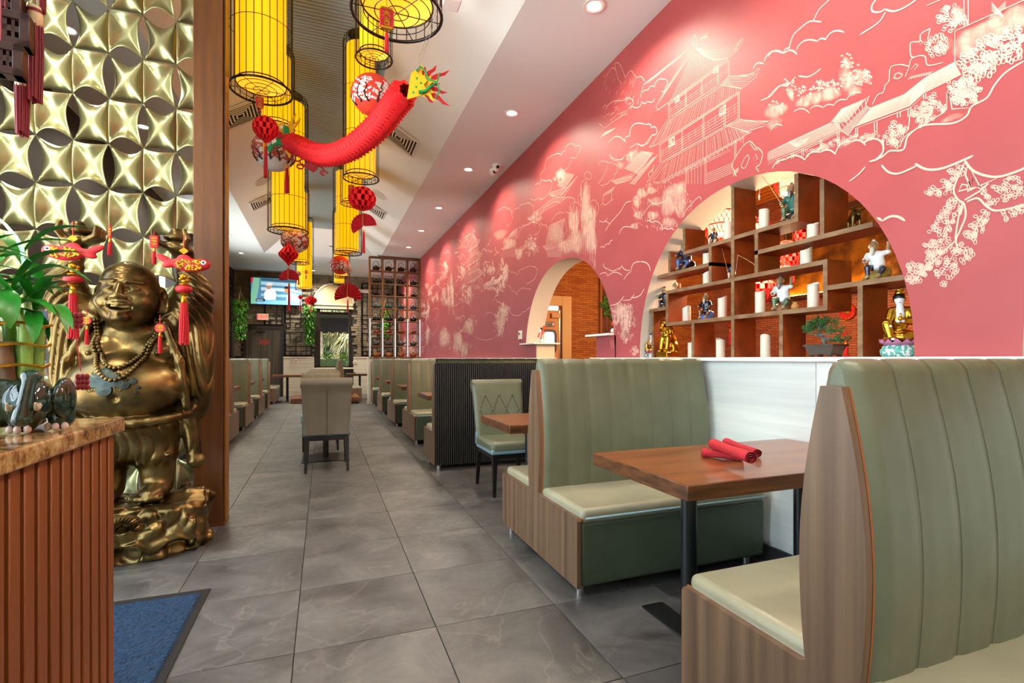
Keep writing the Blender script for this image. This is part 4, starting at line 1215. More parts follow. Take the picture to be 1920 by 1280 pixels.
# ================================================================== hanging charms on the statue
M_red = mat('bright_red_silk', '#c4121c', .55, c2='#a80d17', scale=20)
M_redt = mat('red_tassel_thread', '#d0141f', .7, c2='#a00d18', scale=4, stretch=(60, 60, 1))
M_gilt = mat('gilt_thread', '#d9a52a', .35, .8, c2='#a8761a', scale=40)
M_whiteg = mat('white_enamel', '#efe9dd', .4)
M_blk = mat('black_enamel', '#0e0d0d', .4)
def tassel(mb_t, mb_g, x, y, z, L, r):
    mb_g.lathe([(r * .5, z), (r * .8, z - r), (r * .8, z - 2.4 * r), (r * .5, z - 2.6 * r)], 10, (x, y, 0))
    n = 12
    for k in range(n):
        a = 2 * PI * k / n
        for q in (.45, .9):
            mb_t.tube([(x + r * q * .7 * math.cos(a), y + r * q * .7 * math.sin(a), z - 2.3 * r), (x + r * q * 1.1 * math.cos(a + .2), y + r * q * 1.1 * math.sin(a + .2), z - L * .6), (x + r * q * 1.15 * math.cos(a), y + r * q * 1.15 * math.sin(a), z - L * (1 - .04 * ((k * 7) % 5) / 4))], r * .26, 4)
def fish_charm(label, top, flip=1):
    t = thing('fish_charm', label, 'charm', top, 0, 'red and gold fish charms'); t.scale = (1.2, 1.2, 1.0)
    cd = MB(); cd.tube([(0, 0, 0), (0, 0, -.10)], .003, 5); cd.build('cord', M_red, t)
    gk = MB(); gk.obox((0, 0, -.10), (.03, .012, .03), (0, R(45), 0)); gk.build('gold_knot', M_gilt, t)
    f_ = [El((-.03 * flip, 0, -.185), (.075, .022, .042), k=.01), El((-.085 * flip, 0, -.175), (.035, .020, .034), k=.01), El((.05 * flip, 0, -.178), (.05, .012, .022), (0, .5 * flip, 0), k=.01), El((.085 * flip, 0, -.155), (.045, .008, .020), (0, -.6 * flip, 0), k=.01), El((.0, 0, -.145), (.03, .008, .025), k=.008)]
    bd = sculpt('fish_body', f_, .004, M_red, t)
    sc_ = MB(); random.seed(int(abs(top[0] * 1000)))
    for i in range(90):
        a, b_ = random.uniform(-.085, .06) * flip, random.uniform(-.03, .03)
        if ((a + .03 * flip) / .07) ** 2 + (b_ / .038) ** 2 < .8: sc_.ball((a, -.019, -.185 + b_), (.008, .004, .006), 8, 5)
    sc_.build('gold_scales', M_gilt, bd, smooth=180)
    ey = MB(); ey.ball((-.09 * flip, -.018, -.168), (.014, .007, .014), 12, 8); ey.build('eye', M_whiteg, bd, smooth=180)
    ey = MB(); ey.ball((-.09 * flip, -.024, -.168), (.006, .004, .006), 10, 6); ey.build('pupil', M_blk, bd, smooth=180)
    g2 = MB(); random.seed(2)
    for i in range(12): g2.ball((random.uniform(-.015, .015), random.uniform(-.012, .012), -.262 + random.uniform(-.025, .025)), .010, 8, 5)
    g2.build('gold_knot', M_gilt, t, smooth=180)
    MB().lathe([(.008, -.36), (.034, -.35), (.040, -.335), (.034, -.318), (.008, -.308)], 18).build('bead', M_red, t, smooth=60)
    g3 = MB(); g3.lathe([(.02, -.30), (.024, -.306), (.015, -.315)], 12); g3.lathe([(.012, -.352), (.022, -.362), (.012, -.375)], 12); g3.build('bead_cap', M_gilt, t, smooth=60)
    tt, tg = MB(), MB(); tassel(tt, tg, 0, 0, -.375, .30, .018)
    tt.build('tassel', M_redt, t, smooth=60); tg.build('tassel_cap', M_gilt, t, smooth=60)
    return t
pL = at(137, 415, Y=3.60); pR = at(345, 440, Y=3.60)
fish_charm('red and gold fish charm with long tassel hanging from the hand beside the bamboo', (pL.x, pL.y, pL.z), 1)
fish_charm('red and gold fish charm with long tassel hanging from the hand beside the post', (pR.x, pR.y, pR.z), -1)
def tag_charm(label, top, drop, L=.07, w=.05, h=.07, round_=False):
    t = thing('tag_charm', label, 'charm', top, 0, 'small red tag charms')
    cd = MB(); cd.tube([(0, 0, 0), (0, 0, -drop)], .002, 5); cd.build('cord', M_red, t)
    if round_: MB().lathe([(w / 2, -.006), (w / 2, .006)], 20, (0, 0, -drop - h / 2), axis='y').build('tag', M_red, t, smooth=40)
    else: MB().box(-w / 2, w / 2, -.005, .005, -drop - h, -drop).build('tag', M_red, t, bevel=.004)
    g = MB()
    for k in range(3): g.box(-w * .3, w * .3, -.0075, -.0045, -drop - h * (.28 + .22 * k), -drop - h * (.20 + .22 * k))
    g.box(-w * .05, w * .05, -.0075, -.0045, -drop - h * .82, -drop - h * .15)
    g.build('gold_character', M_gilt, t)
    tt, tg = MB(), MB(); tassel(tt, tg, 0, 0, -drop - h, L, .009); tt.build('tassel', M_redt, t, smooth=60); tg.build('tassel_cap', M_gilt, t)
    return t
p = at(206, 415, Y=3.62); tag_charm('narrow red tag charm with tassel on the fingers of the ingot hand', tuple(p), .03, .10, .02, .07)
p = at(289, 432, Y=3.62); tag_charm('small red tag charm printed in gold on the curled fingers by the post', tuple(p), .03, .10, .045, .075)
p = at(163, 575, Y=3.60); tag_charm('red oval ear charm with a tassel on the shaded ear lobe', tuple(p), .05, .11, .045, .06, True)
p = at(300, 590, Y=3.60); tag_charm('red heart ear charm with a tassel on the ear lobe beside the post', tuple(p), .055, .13, .055, .05, True)

# ================================================================== potted lucky bamboo in a green elephant planter
PXX, PYY = -.652, 1.43
pot = thing('elephant_planter', 'glossy dark green ceramic elephant planter on the granite worktop', 'planter', (PXX, PYY, CZ)); pot.scale = (.82, .82, .82)
M_ele = mat('glossy_green_black_glaze', '#10201a', .08, c2='#1e3a2c', scale=14, coat=.6)
E_ = [El((-.02, .0, .085), (.115, .10, .075), k=.02), El((.075, -.06, .085), (.050, .055, .060), k=.02), Cp((.085, -.10, .085), (.09, -.135, .045), .024, .018, k=.015), Cp((.09, -.135, .045), (.10, -.125, .135), .018, .014, k=.012), El((.10, -.115, .150), (.022, .02, .018), k=.008),
      El((.02, -.085, .09), (.055, .018, .055), (0, 0, .4), k=.01), El((.135, -.03, .09), (.018, .055, .055), k=.01),
      Cp((.06, -.055, .06), (.06, -.055, .034), .03, .032, k=.01), Cp((.12, -.01, .06), (.12, -.01, .032), .028, .03, k=.01), Cp((-.09, -.06, .06), (-.09, -.06, .034), .03, .032, k=.01), Cp((-.10, .05, .06), (-.10, .05, .034), .03, .03, k=.01), Cp((.03, .07, .06), (.03, .07, .034), .03, .03, k=.01),
      El((-.02, .0, .175), (.07, .065, .05), k=.01, op=-1)]
sculpt('elephant_body', E_, .0045, M_ele, pot)
tn = MB()
for (x, y, s_) in [(.06, -.058, 1), (.12, -.012, 1), (-.09, -.062, 1)]:
    for k in (-1, 0, 1): tn.ball((x + k * .018, y - .030 + abs(k) * .006, .012), (.009, .007, .011), 8, 6)
stuff(tn.build('toenails', mat('pale_pink_glaze', '#c9b3a4', .2), pot, smooth=180))
for s in (-1, 1): MB().tube([(.088 + s * .022, -.105, .075), (.092 + s * .028, -.135, .070), (.094 + s * .028, -.148, .085)], [.008, .007, .002], 8).build('tusk', mat('ivory_glaze', '#cfc6b2', .25), pot, smooth=60)
bam = thing('lucky_bamboo', 'lucky bamboo stalks tied with gold ribbon in the elephant planter', 'plant', (PXX, PYY, CZ + .085)); bam.scale = (.86, .86, .9)
M_bam = mat('bamboo_green', '#5d8f2e', .35, c2='#86b04a', scale=12, stretch=(1, 1, .3))
M_bamd = mat('cut_dry_stalk', '#7a5a38', .7, c2='#5b3f24', scale=20)
M_bleaf = mat('bamboo_leaf', '#2f9a2c', .32, c2='#1c6e22', scale=8, subs=0)
random.seed(21)
tops = []
for k in range(11):
    a = 2 * PI * k / 11; r = .055
    bx, by = r * math.cos(a), r * .8 * math.sin(a)
    h = random.uniform(.16, .21); tx, ty = bx * 1.35 - .012, by * 1.35
    st = MB(); pts = []; rad = []
    dry = k % 4 == 1
    hh = h * (.72 if dry else 1)
    for i in range(15):
        q = i / 14; pts.append((bx + (tx - bx) * q, by + (ty - by) * q, hh * q)); rad.append(.0155 * (1.10 if i % 5 == 4 else 1))
    st.tube(pts, rad, 10)
    st.build('stalk', M_bamd if dry else M_bam, bam, smooth=50)
    if not dry: tops.append((tx, ty, hh))
for z in (.065, .115, .165):
    MB().tube([(.078 * (1 + z) * math.cos(2 * PI * i / 24) - .03 * z, .068 * (1 + z) * math.sin(2 * PI * i / 24), z + .004 * math.sin(i)) for i in range(24)], .0035, 5, closed=True).build('gold_ribbon', M_gilt, bam, smooth=60)
lf0 = 0
for (tx, ty, tz) in tops:
    sp = Vector((tx, ty, tz)); e = sp + Vector((random.uniform(-.05, .05), random.uniform(-.05, .03), random.uniform(.06, .16)))
    MB().tube([sp - Vector((0, 0, .02)), (sp + e) / 2 + Vector((0, 0, .01)), e], [.007, .006, .004], 6).build('shoot', M_bam, bam, smooth=60)
    for q in range(7):
        a = random.uniform(0, 2 * PI)
        base_ = sp + (e - sp) * random.uniform(.35, 1.0)
        L_ = random.uniform(.12, .24)
        tip = base_ + Vector((math.cos(a) * L_ * .8, math.sin(a) * L_ * .55, random.uniform(-.09, .10)))
        MB().leaf(base_, tip, random.uniform(.022, .036), bend=random.uniform(.10, .25), segs=7).build('leaf', M_bleaf, bam, smooth=180)
for (b_, t_, w_) in [((.03, -.02, .27), (.20, -.06, .27), .036), ((.02, -.03, .24), (.19, -.05, .345), .034), ((.0, .0, .22), (-.05, -.03, .46), .04), ((.03, -.04, .22), (.15, -.06, .14), .04), ((.0, -.05, .25), (.06, -.12, .15), .05), ((.0, -.04, .2), (-.16, -.10, .15), .045), ((.02, -.04, .20), (.14, -.10, .185), .034), ((0, -.05, .24), (-.14, -.05, .30), .04), ((-.04, -.05, .24), (-.12, -.1, .12), .05)]:
    MB().leaf(b_, t_, w_, bend=.22, segs=8).build('leaf', M_bleaf, bam, smooth=180)
# red good-luck knots behind the planter, chalkboard, lucky cat
kn = thing('luck_knot', 'dark red knotted good luck charm hanging beside the bamboo', 'charm', (PXX + .075, PYY + .12, CZ + .30)); kn.scale = (.7, .7, .9)
m_ = MB(); m_.tube([(0, 0, 0), (.005, 0, -.10), (.018, 0, -.19)], .002, 5); m_.build('cord', M_red, kn)
m_ = MB()
for dz in (-.05, -.22):
    for i in range(3):
        for j in range(3): m_.ball((.004 + (.018 if dz < -.1 else 0) + (i - 1) * .013, 0, dz + (j - 1) * .014), (.009, .007, .009), 8, 6)
stuff(m_.build('knot_loops', mat('dark_red_cord', '#8e1518', .6), kn, smooth=180))
cb_ = thing('chalkboard_sign', 'small blue black chalkboard with white script behind the bamboo', 'sign', tuple(at(92, 640, Y=3.95)))
MB().box(-.07, .045, -.008, .008, -.17, .19).build('board', mat('blue_black_slate', '#1d3148', .6), cb_)
MB().box(.045, .07, -.012, .012, -.19, .21).build('frame', mat('gold_brown_frame', '#6a4a20', .4), cb_)
MB().tube([(.0575, 0, -.19), (.0575, 0, -1.25)], .012, 8).build('stand', M_blackm, cb_)
MB().lathe([(.10, -1.262), (.10, -1.25), (.02, -1.24)], 18, (.0575, 0, 0)).build('stand_base', M_blackm, cb_)
M_chalk = mat('chalk', '#d9dcd8', .9)
for i, (zz, rr_) in enumerate([(.13, .9), (.07, .7), (-.03, .8), (-.12, 1)]):
    MB().tube([(-.06 + .09 * k / 20 * rr_, -.0095, zz + .010 * math.sin(k * 1.3 + i) + .006 * math.sin(k * 2.9)) for k in range(21)], .0014, 4).build('chalk_script', M_chalk, cb_)
ct_ = thing('lucky_cat', 'white ceramic lucky cat at the edge of the counter', 'figurine', (-.628, 1.20, CZ))
sculpt('cat_body', [El((0, 0, .05), (.045, .045, .055), k=.02), El((0, 0, .13), (.042, .038, .036), k=.015), El((.05, -.02, .20), (.018, .018, .026), k=.02), Cp((.035, 0, .10), (.05, -.02, .19), .016, .015, k=.015), Cp((-.025, 0, .155), (-.032, 0, .178), .014, .005, k=.006), Cp((.02, 0, .155), (.026, 0, .178), .014, .005, k=.006)], .004, mat('white_ceramic', '#e9dfd4', .15), ct_)
MB().tube([(.040 * math.cos(a), .040 * math.sin(a), .098) for a in [2 * PI * i / 20 for i in range(20)]], .006, 6, closed=True).build('collar', M_red, ct_, smooth=60)
for s in (-1, 1): MB().ball((s * .016, -.036, .138), (.006, .004, .006), 8, 6).build('eye', M_blk, ct_, smooth=180)
MB().ball((0, -.039, .124), (.004, .003, .003), 8, 5).build('nose', M_red, ct_, smooth=180)

# ================================================================== carved ornaments and tassels hanging over the counter
M_rose = mat('dark_rosewood', '#2c1512', .35, c2='#3d1e18', scale=10)
M_dtas = mat('crimson_tassel_thread', '#8e0f1e', .6, c2='#6d0a16', scale=4, stretch=(90, 90, 1))
def big_tassel(label, px, py_top, py_bot, wpx, Y=1.5):
    a = at(px, py_top, Y=Y); b_ = at(px, py_bot, Y=Y); r = wpx / 945 * (a - Vector((0, 0, CAM_H))).length * .36
    t = thing('hanging_tassel', label, 'tassel', (a.x, a.y, a.z), 0, 'crimson tassels over the counter')
    L = a.z - b_.z
    MB().tube([(0, 0, .45), (0, 0, 0)], .0012, 4).build('cord', M_dtas, t)
    MB().lathe([(r * .6, 0), (r * .95, -.004), (r, -.02), (r * .98, -.045), (r * .9, -.05)], 18).build('cap', mat('pale_gold_band', '#c9b48c', .4, .3), t, smooth=50)
    MB().lathe([(r * 1.02, -.010), (r * 1.03, -.014), (r * 1.02, -.018)], 18, cap=False).build('cap_band', M_dtas, t)
    m_ = MB()
    for k in range(70):
        a_ = k * 2.399; q = r * .95 * math.sqrt((k + .5) / 70)
        m_.tube([(q * math.cos(a_), q * math.sin(a_), -.045), (q * 1.02 * math.cos(a_ + .05), q * 1.02 * math.sin(a_ + .05), -L * .5), (q * .85 * math.cos(a_), q * .85 * math.sin(a_), -L + .012 * ((k * 13) % 7) / 7)], r * .11, 4)
    m_.build('threads', M_dtas, t, smooth=60)
    return t
big_tassel('large bright crimson tassel hanging over the counter, longest of the cluster', 66, 12, 193, 22)
big_tassel('dark crimson tassel hanging lowest beside the carved wood tiles', 42, 124, 256, 20)
big_tassel('small crimson tassel between the two large ones', 54, 36, 90, 9)
big_tassel('small crimson tassel next to the carved wood tile', 30, 22, 76, 8)
big_tassel('short crimson tassel cut off by the top of the picture', 80, -60, 26, 10)
def fret(label, px, py, w, h, Y=1.45):
    c = at(px, py, Y=Y)
    t = thing('carved_fret', label, 'ornament', tuple(c), R(8), 'carved rosewood fret tiles')
    m_ = MB(); th = .018; b_ = .009
    m_.box(-w, w, -th, th, -h, -h + b_ * 2); m_.box(-w, w, -th, th, h - b_ * 2, h); m_.box(-w, -w + b_ * 2, -th, th, -h, h); m_.box(w - b_ * 2, w, -th, th, -h, h)
    m_.build('fret_frame', M_rose, t, bevel=.002)
    m_ = MB()
    m_.box(-w, w, -th * .7, th * .7, -b_ * .7, b_ * .7); m_.box(-b_ * .7, b_ * .7, -th * .7, th * .7, -h, h)
    for sx in (-1, 1):
        for sz in (-1, 1):
            m_.box(min(sx * w * .3, sx * w * .42), max(sx * w * .3, sx * w * .42), -th * .7, th * .7, min(0, sz * h * .6), max(0, sz * h * .6))
            m_.box(min(sx * w * .3, sx * w * .75), max(sx * w * .3, sx * w * .75), -th * .7, th * .7, min(sz * h * .5, sz * h * .62), max(sz * h * .5, sz * h * .62))
    m_.build('fret_bars', M_rose, t)
    MB().tube([(0, 0, h), (0, 0, h + .35)], .0015, 4).build('cord', M_dtas, t)
    return t
fret('carved rosewood fret tile, middle of three at the picture edge', 10, 55, .045, .038)
fret('carved rosewood fret tile, lowest of three at the picture edge', 2, 112, .04, .035, 1.42)
fret('carved rosewood fret tile, topmost of three at the picture edge', 0, 10, .04, .03, 1.47)
gh = thing('brass_hanger', 'small brass hanger bar holding the tassels over the counter', 'hanger', tuple(at(45, 18, Y=1.5)))
m_ = MB(); m_.tube([(-.028, 0, .015), (.0, 0, .005), (.032, 0, -.008)], .003, 6); m_.ball((-.028, 0, .015), .005, 8, 6)
for k in range(6): m_.ball((0, .002, -.005 - .008 * k), .0045, 8, 6)
m_.build('bar', M_gilt, gh, smooth=60)
MB().lathe([(.016, -.003), (.016, .003)], 16, (.002, 0, -.075), axis='y').build('coin', mat('tan_coin', '#a0803c', .5, .4), gh, smooth=40)
MB().tube([(0, 0, -.05), (0, 0, -.14)], .001, 4).build('cord', M_dtas, gh)
# ================================================================== yellow drum lanterns in black wire cages
M_shade = mat('lit_yellow_parchment', '#e0a413', .7, c2='#c98c0e', scale=3, stretch=(1, 1, .6), emit='#f8b000', estr=1.35)
M_shin = mat('lit_shade_inside', '#e8c25a', .7, emit='#f5b030', estr=1.0)
M_wire = mat('black_cage_wire', '#0c0c0c', .35, .3)
def q_to_y(q, x): return (q - x * SY) / CY
def lantern(label, x, y, D, zb, ribs=24):
    t = thing('cage_lantern', label, 'lantern', (x, y, zb), 0, 'yellow drum lanterns in wire cages')
    H_ = ZP - .004 - zb; r = D / 2; rs = r * .80; hs = H_ - .12
    MB().lathe([(rs, .055), (rs, hs)], 40, cap=False).build('shade', M_shade, t, smooth=60)
    MB().lathe([(rs * .97, .058), (rs * .97, hs), (.01, hs + .002)], 32, cap=False).build('shade_lining', M_shin, t, smooth=60)
    w = MB()
    wr = .0026 if D < .4 else .003
    for k in range(ribs):
        a = 2 * PI * k / ribs; cx, sx = math.cos(a), math.sin(a)
        w.tube([(r * cx, r * sx, .004), (r * cx, r * sx, H_ - .09), (r * .93 * cx, r * .93 * sx, H_ - .035), (r * .7 * cx, r * .7 * sx, H_ - .006)], wr, 4, cap=False)
    n_r = max(2, int(H_ / .42))
    for i in range(1, n_r + 1):
        z = (H_ - .05) * i / (n_r + .15)
        w.tube([(r * math.cos(2 * PI * k / 32), r * math.sin(2 * PI * k / 32), z) for k in range(32)], wr, 4, closed=True)
    w.build('cage', M_wire, t, smooth=60)
    g = MB()
    g.tube([(r * math.cos(2 * PI * k / 36), r * math.sin(2 * PI * k / 36), .006) for k in range(36)], .009 if D > .4 else .007, 8, closed=True)
    g.build('bottom_ring', M_wire, t, smooth=60)
    g = MB()
    for q in (.25, .5, .75):
        g.tube([(r * q * math.cos(2 * PI * k / 28), r * q * math.sin(2 * PI * k / 28), .010) for k in range(28)], wr, 4, closed=True)
    for k in range(6):
        a = 2 * PI * k / 6; g.tube([(0, 0, .010), (r * math.cos(a), r * math.sin(a), .008)], wr, 4)
    g.tube([(rs * math.cos(2 * PI * k / 36), rs * math.sin(2 * PI * k / 36), .055) for k in range(36)], .005, 6, closed=True)
    g.build('bottom_grille', M_wire, t, smooth=60)
    MB().lathe([(r * .72, H_ - .008), (r * .72, H_), (.02, H_)], 28).build('canopy', M_wire, t, smooth=40)
    return t
LN = {}
for key, q, x, D, zb, lab in [
    ('R1', 2.66, .366, .465, 3.03, 'wide yellow cage lantern cut off by the picture top, nearest of all'),
    ('R2', 4.07, .385, .285, 3.63, 'narrow short yellow cage lantern just above the red blossom globe'),
    ('R3', 5.12, .360, .35, 3.04, 'tall yellow cage lantern behind the dragon garland and red globe'),
    ('R4', 7.5, .415, .35, 3.51, 'short yellow cage lantern half hidden by the red honeycomb flower'),
    ('R5', 8.6, .39, .465, 3.01, 'yellow cage lantern beside the small red fan, ending above the far red globe'),
    ('R6', 11.0, .37, .36, 2.99, 'small distant yellow cage lantern behind the far red blossom globe'),
    ('R7', 12.4, .37, .30, 3.03, 'farthest small yellow cage lantern before the arched window'),
    ('L1', 4.10, -.471, .465, 3.39, 'large yellow cage lantern beside the stained post with a red tag under it'),
    ('L2', 5.3, -.46, .35, 3.64, 'yellow cage lantern mostly hidden behind the large one by the post'),
    ('L4', 6.28, -.41, .465, 2.80, 'long yellow cage lantern below the white blossom globe'),
    ('L5', 9.6, -.438, .376, 3.03, 'yellow cage lantern behind the far white blossom globe'),
    ('L6', 11.7, -.406, .40, 2.80, 'farthest yellow cage lantern hanging in front of the television')]:
    y = q_to_y(q, x)
    LN[key] = (x, y, D, zb)
    lantern(lab, x, y, D, zb, 26 if D > .4 else 22)

# ================================================================== paper decorations hung from the lanterns
M_paper = mat('red_tissue_paper', '#ee1018', .75, c2='#dc0c14', scale=12)
M_paperd = mat('deep_red_fan_paper', '#b50d22', .7)
M_globe_r = mat('red_paper_globe', '#e2402a', .7)
M_globe_w = mat('white_paper_globe', '#e4e0d8', .75)
M_twig = mat('black_ink_branch', '#1a1412', .7)
M_bloss_w = mat('white_blossom_print', '#f4ece6', .7)
M_bloss_r = mat('red_blossom_print', '#c2452f', .7)
M_white_t = mat('pale_pink_paper', '#e6b5a6', .75)
def hcord(t, up, m=M_red):
    if up > .01: MB().tube([(0, 0, 0), (0, 0, up)], .0015, 4).build('cord', m, t)
def add_tassel(t, z, L, r, m=M_redt):
    tt, tg = MB(), MB(); tassel(tt, tg, 0, 0, z, L, r); tt.build('tassel', m, t, smooth=60); tg.build('tassel_cap', M_gilt, t, smooth=60)
def place(px, py, q): return at(px, py, q=q)
def globe(label, px, py, rpx, q, red, up):
    c_ = place(px, py, q); r = rpx * q / 945
    t = thing('paper_globe', label, 'paper lantern', tuple(c_), 0, 'printed paper globes')
    n = 20; prof = []
    for i in range(2 * n + 1):
        a = -PI / 2 + PI * i / (2 * n)
        rr = r * math.cos(a) * (1 - .012 * (i % 2))
        prof.append((max(rr, .012), r * .97 * math.sin(a)))
    MB().lathe(prof, 36).build('globe', M_globe_r if red else M_globe_w, t, smooth=80)
    random.seed(int(px)); br, bl_ = MB(), MB()
    def on(az, el_, lift=.003): return (( r + lift) * math.cos(el_) * math.cos(az), (r + lift) * math.cos(el_) * math.sin(az), (r * .97 + lift) * math.sin(el_))
    view = math.atan2(-c_.y, -c_.x)
    for side in (-1.3, -.75, -.2, .35, .9, 1.4, 2.6, -2.5):
        az = view + side; el_ = -.75; pts = [on(az, el_)]
        for k in range(7):
            az += random.uniform(-.10, .16) * (1 if side > 0 else -1); el_ += random.uniform(.10, .17); pts.append(on(az, el_))
            for _tw in range(2):
                a2, e2 = az, el_; tw = [on(a2, e2)]
                s_ = random.choice((-1, 1))
                for j in range(3): a2 += s_ * random.uniform(.05, .13); e2 += random.uniform(-.01, .10); tw.append(on(a2, e2))
                br.tube(tw, r * .011, 4)
                for p_ in tw[1:]:
                    for b_ in range(5):
                        an = 2 * PI * b_ / 5; d = Vector(p_).normalized(); s1 = d.orthogonal().normalized(); s2 = d.cross(s1)
                        cc = Vector(p_) + (s1 * math.cos(an) + s2 * math.sin(an)) * r * .034 + d * .002
                        bl_.add([cc + s1 * r * .027, cc + s2 * r * .027, cc - s1 * r * .027, cc - s2 * r * .027], [(0, 1, 2, 3)])
        br.tube(pts, [r * (.05 - .005 * i) for i in range(len(pts))], 5)
    stuff(br.build('branch_print', M_twig, t)); stuff(bl_.build('blossom_print', M_bloss_w if red else M_bloss_r, t))
    hcord(t, up)
    for ch in t.children:
        if ch.name.startswith('cord'): ch.location.z = r * .95
    return t
globe('red paper globe printed with white blossom beside the dragon garland', 698, 178, 38, 4.1, True, .20)
globe('white paper globe printed with red blossom behind the dragon head', 514, 283, 38, 5.1, False, .42)
globe('smaller white blossom globe under the long yellow lantern', 553, 451, 24, 6.5, False, .18)
globe('small distant red blossom globe under a yellow lantern', 637, 497, 18, 8.7, True, .10)
def honeycomb(label, px, py, rpx, q, shape, up, tas=0, m=M_paper, nl=22):
    c_ = place(px, py, q); r = rpx * q / 945
    t = thing('honeycomb_paper', label, 'paper ornament', tuple(c_), 0, 'red honeycomb paper ornaments')
    prof = {'ball': [(0.10, .9), (.35, .88), (.75, .62), (1, .12), (.95, -.3), (.65, -.72), (.3, -.98), (.06, -1.25)],
            'onion': [(.05, 1.15), (.18, .95), (.55, .62), (1, .08), (.92, -.2), (.5, -.62), (.18, -.95), (.05, -1.2)],
            'flower': [(.35, .82), (.62, .70), (.9, .42), (1.03, .05), (.95, -.35), (.7, -.70), (.3, -.85), (.1, -.92)],
            'lamp': [(.25, .72), (.45, .66), (.85, .40), (1.05, .02), (.9, -.35), (.5, -.68), (.3, -.74), (.25, -.78)]}[shape]
    m_ = MB()
    for k in range(nl):
        a = 2 * PI * k / nl; ca, sa = math.cos(a), math.sin(a)
        a2 = a + PI / nl; cb2, sb2 = math.cos(a2), math.sin(a2)
        rows = [[(0, 0, z * r), (rr * r * .5 * ca, rr * r * .5 * sa, z * r), (rr * r * ca, rr * r * sa, z * r)] for rr, z in prof]
        m_.grid(rows)
        for i in range(len(prof) - 1):                    # cross membranes make the comb
            rr, z = prof[i]; r2, z2 = prof[i + 1]
            if (i + k) % 2: continue
            for q_ in (.98, .72):
                p0 = (rr * r * q_ * ca, rr * r * q_ * sa, z * r); p1 = (r2 * r * q_ * ca, r2 * r * q_ * sa, z2 * r)
                a3 = a + 2 * PI / nl; cc, sc = math.cos(a3), math.sin(a3)
                p2 = (r2 * r * q_ * cc, r2 * r * q_ * sc, z2 * r); p3 = (rr * r * q_ * cc, rr * r * q_ * sc, z * r)
                md = [((p0[j] + p2[j]) / 2) for j in range(3)]
                m_.add([p0, p1, p2, p3], [(0, 1, 2, 3)])
    m_.build('comb', m, t, smooth=30)
    if tas: add_tassel(t, prof[-1][1] * r, tas * q / 945, .012)
    hcord(t, up)
    for ch in t.children:
        if ch.name.startswith('cord'): ch.location.z = prof[0][1] * r
    return t
honeycomb('round red honeycomb paper ball under the large lantern by the post', 498, 240, 23, 4.1, 'ball', .12, 65)
honeycomb('onion shaped red honeycomb paper ornament under the far white globe', 541, 477, 18, 6.3, 'onion', .05, 20)
honeycomb('fluffy red honeycomb paper flower on the lantern behind the garland', 679, 372, 25, 5.1, 'flower', .06, 0)
honeycomb('small red honeycomb lamp above the hanging green plant', 583, 563, 10.5, 11.7, 'lamp', .45, 12)
honeycomb('tiny red honeycomb ornament in front of the television', 563, 557, 4.6, 11.6, 'onion', .12, 20)
honeycomb('pale pink honeycomb ornament in front of the far red globe', 652, 505, 8.5, 8.4, 'onion', .12, 22, M_white_t)
honeycomb('tiny pale pink honeycomb ornament beside the far red fan', 560, 513, 5.0, 9.6, 'onion', .2, 15, M_white_t)
def fan(label, px, py, rpx, q, spread, tilt, up, tas):
    c_ = place(px, py, q); r = rpx * q / 945
    t = thing('paper_fan', label, 'paper fan', tuple(c_), -YAW, 'red folded paper fans')
    n = 28; rows = []
    for k in range(n + 1):
        a = PI / 2 + tilt + spread * (k / n - .5); d = (.012 if k % 2 else -.012) * r * 6
        rows.append([(.06 * r * math.cos(a), 0, .06 * r * math.sin(a)), (r * .5 * math.cos(a), d * .5, r * .5 * math.sin(a)), (r * math.cos(a), d, r * math.sin(a))])
    MB().grid(rows).build('pleats', M_paperd, t, solid=.002)
    st = MB(); st.tube([(0, -.03, 0), (.0, -.03, r * .85)], r * .035, 5); st.build('gold_cord', M_gilt, t)
    if tas: add_tassel(t, -.03, tas * q / 945, .012)
    MB().tube([(0, 0, 0), (0, 0, up + r)], .0015, 4).build('cord', M_red, t)
    return t
fan('small red paper fan hanging beside the yellow lantern on the window side', 682, 424, 24, 5.1, R(215), R(20), .10, 45)
fan('red paper fan under the onion shaped honeycomb', 542, 524, 19, 6.3, R(190), 0, .10, 55)
fan('broad red paper fan hanging in front of the arched window', 652, 556, 25, 8.4, R(215), 0, .15, 26)
def luck_tag(label, px, py, wpx, q, rz=0, tas=40, up=.05):
    c_ = place(px, py, q); w = wpx * q / 945; h = w * 1.35
    t = thing('luck_tag', label, 'charm', tuple(c_), -YAW + rz, 'red lucky tags under the lanterns')
    MB().box(-w / 2, w / 2, -.006, .006, -h / 2, h / 2).build('tag', M_red, t, bevel=.004)
    g = MB()
    g.box(-w * .42, w * .42, -.010, .010, h * .46, h * .56); g.box(-w * .42, w * .42, -.010, .010, -h * .56, -h * .46); g.build('gold_rim', M_gilt, t)
    g = MB()                                        # the character for "big" over "luck"
    def stroke(x0, z0, x1, z1, wd=.07): g.bar((x0 * w, -.0075, z0 * h), (x1 * w, -.0075, z1 * h), .003, wd * w)
    stroke(-.28, .28, .28, .28); stroke(0, .40, -.03, .22); stroke(-.03, .24, -.28, .06); stroke(.02, .24, .28, .06)
    stroke(-.24, -.04, .24, -.04); stroke(0, .04, 0, -.12); stroke(-.18, -.13, .18, -.13); stroke(-.18, -.20, .18, -.20); stroke(-.18, -.36, .18, -.36); stroke(-.16, -.20, -.16, -.36); stroke(.16, -.20, .16, -.36)
    g.build('gold_character', M_gilt, t)
    if tas:
        tt, tg = MB(), MB(); tassel(tt, tg, 0, 0, -h * .56, tas * q / 945, .009); tt.build('tassel', M_redt, t, smooth=60)
    MB().tube([(0, 0, h * .5), (0, 0, h * .5 + up)], .0014, 4).build('cord', M_red, t)
    return t
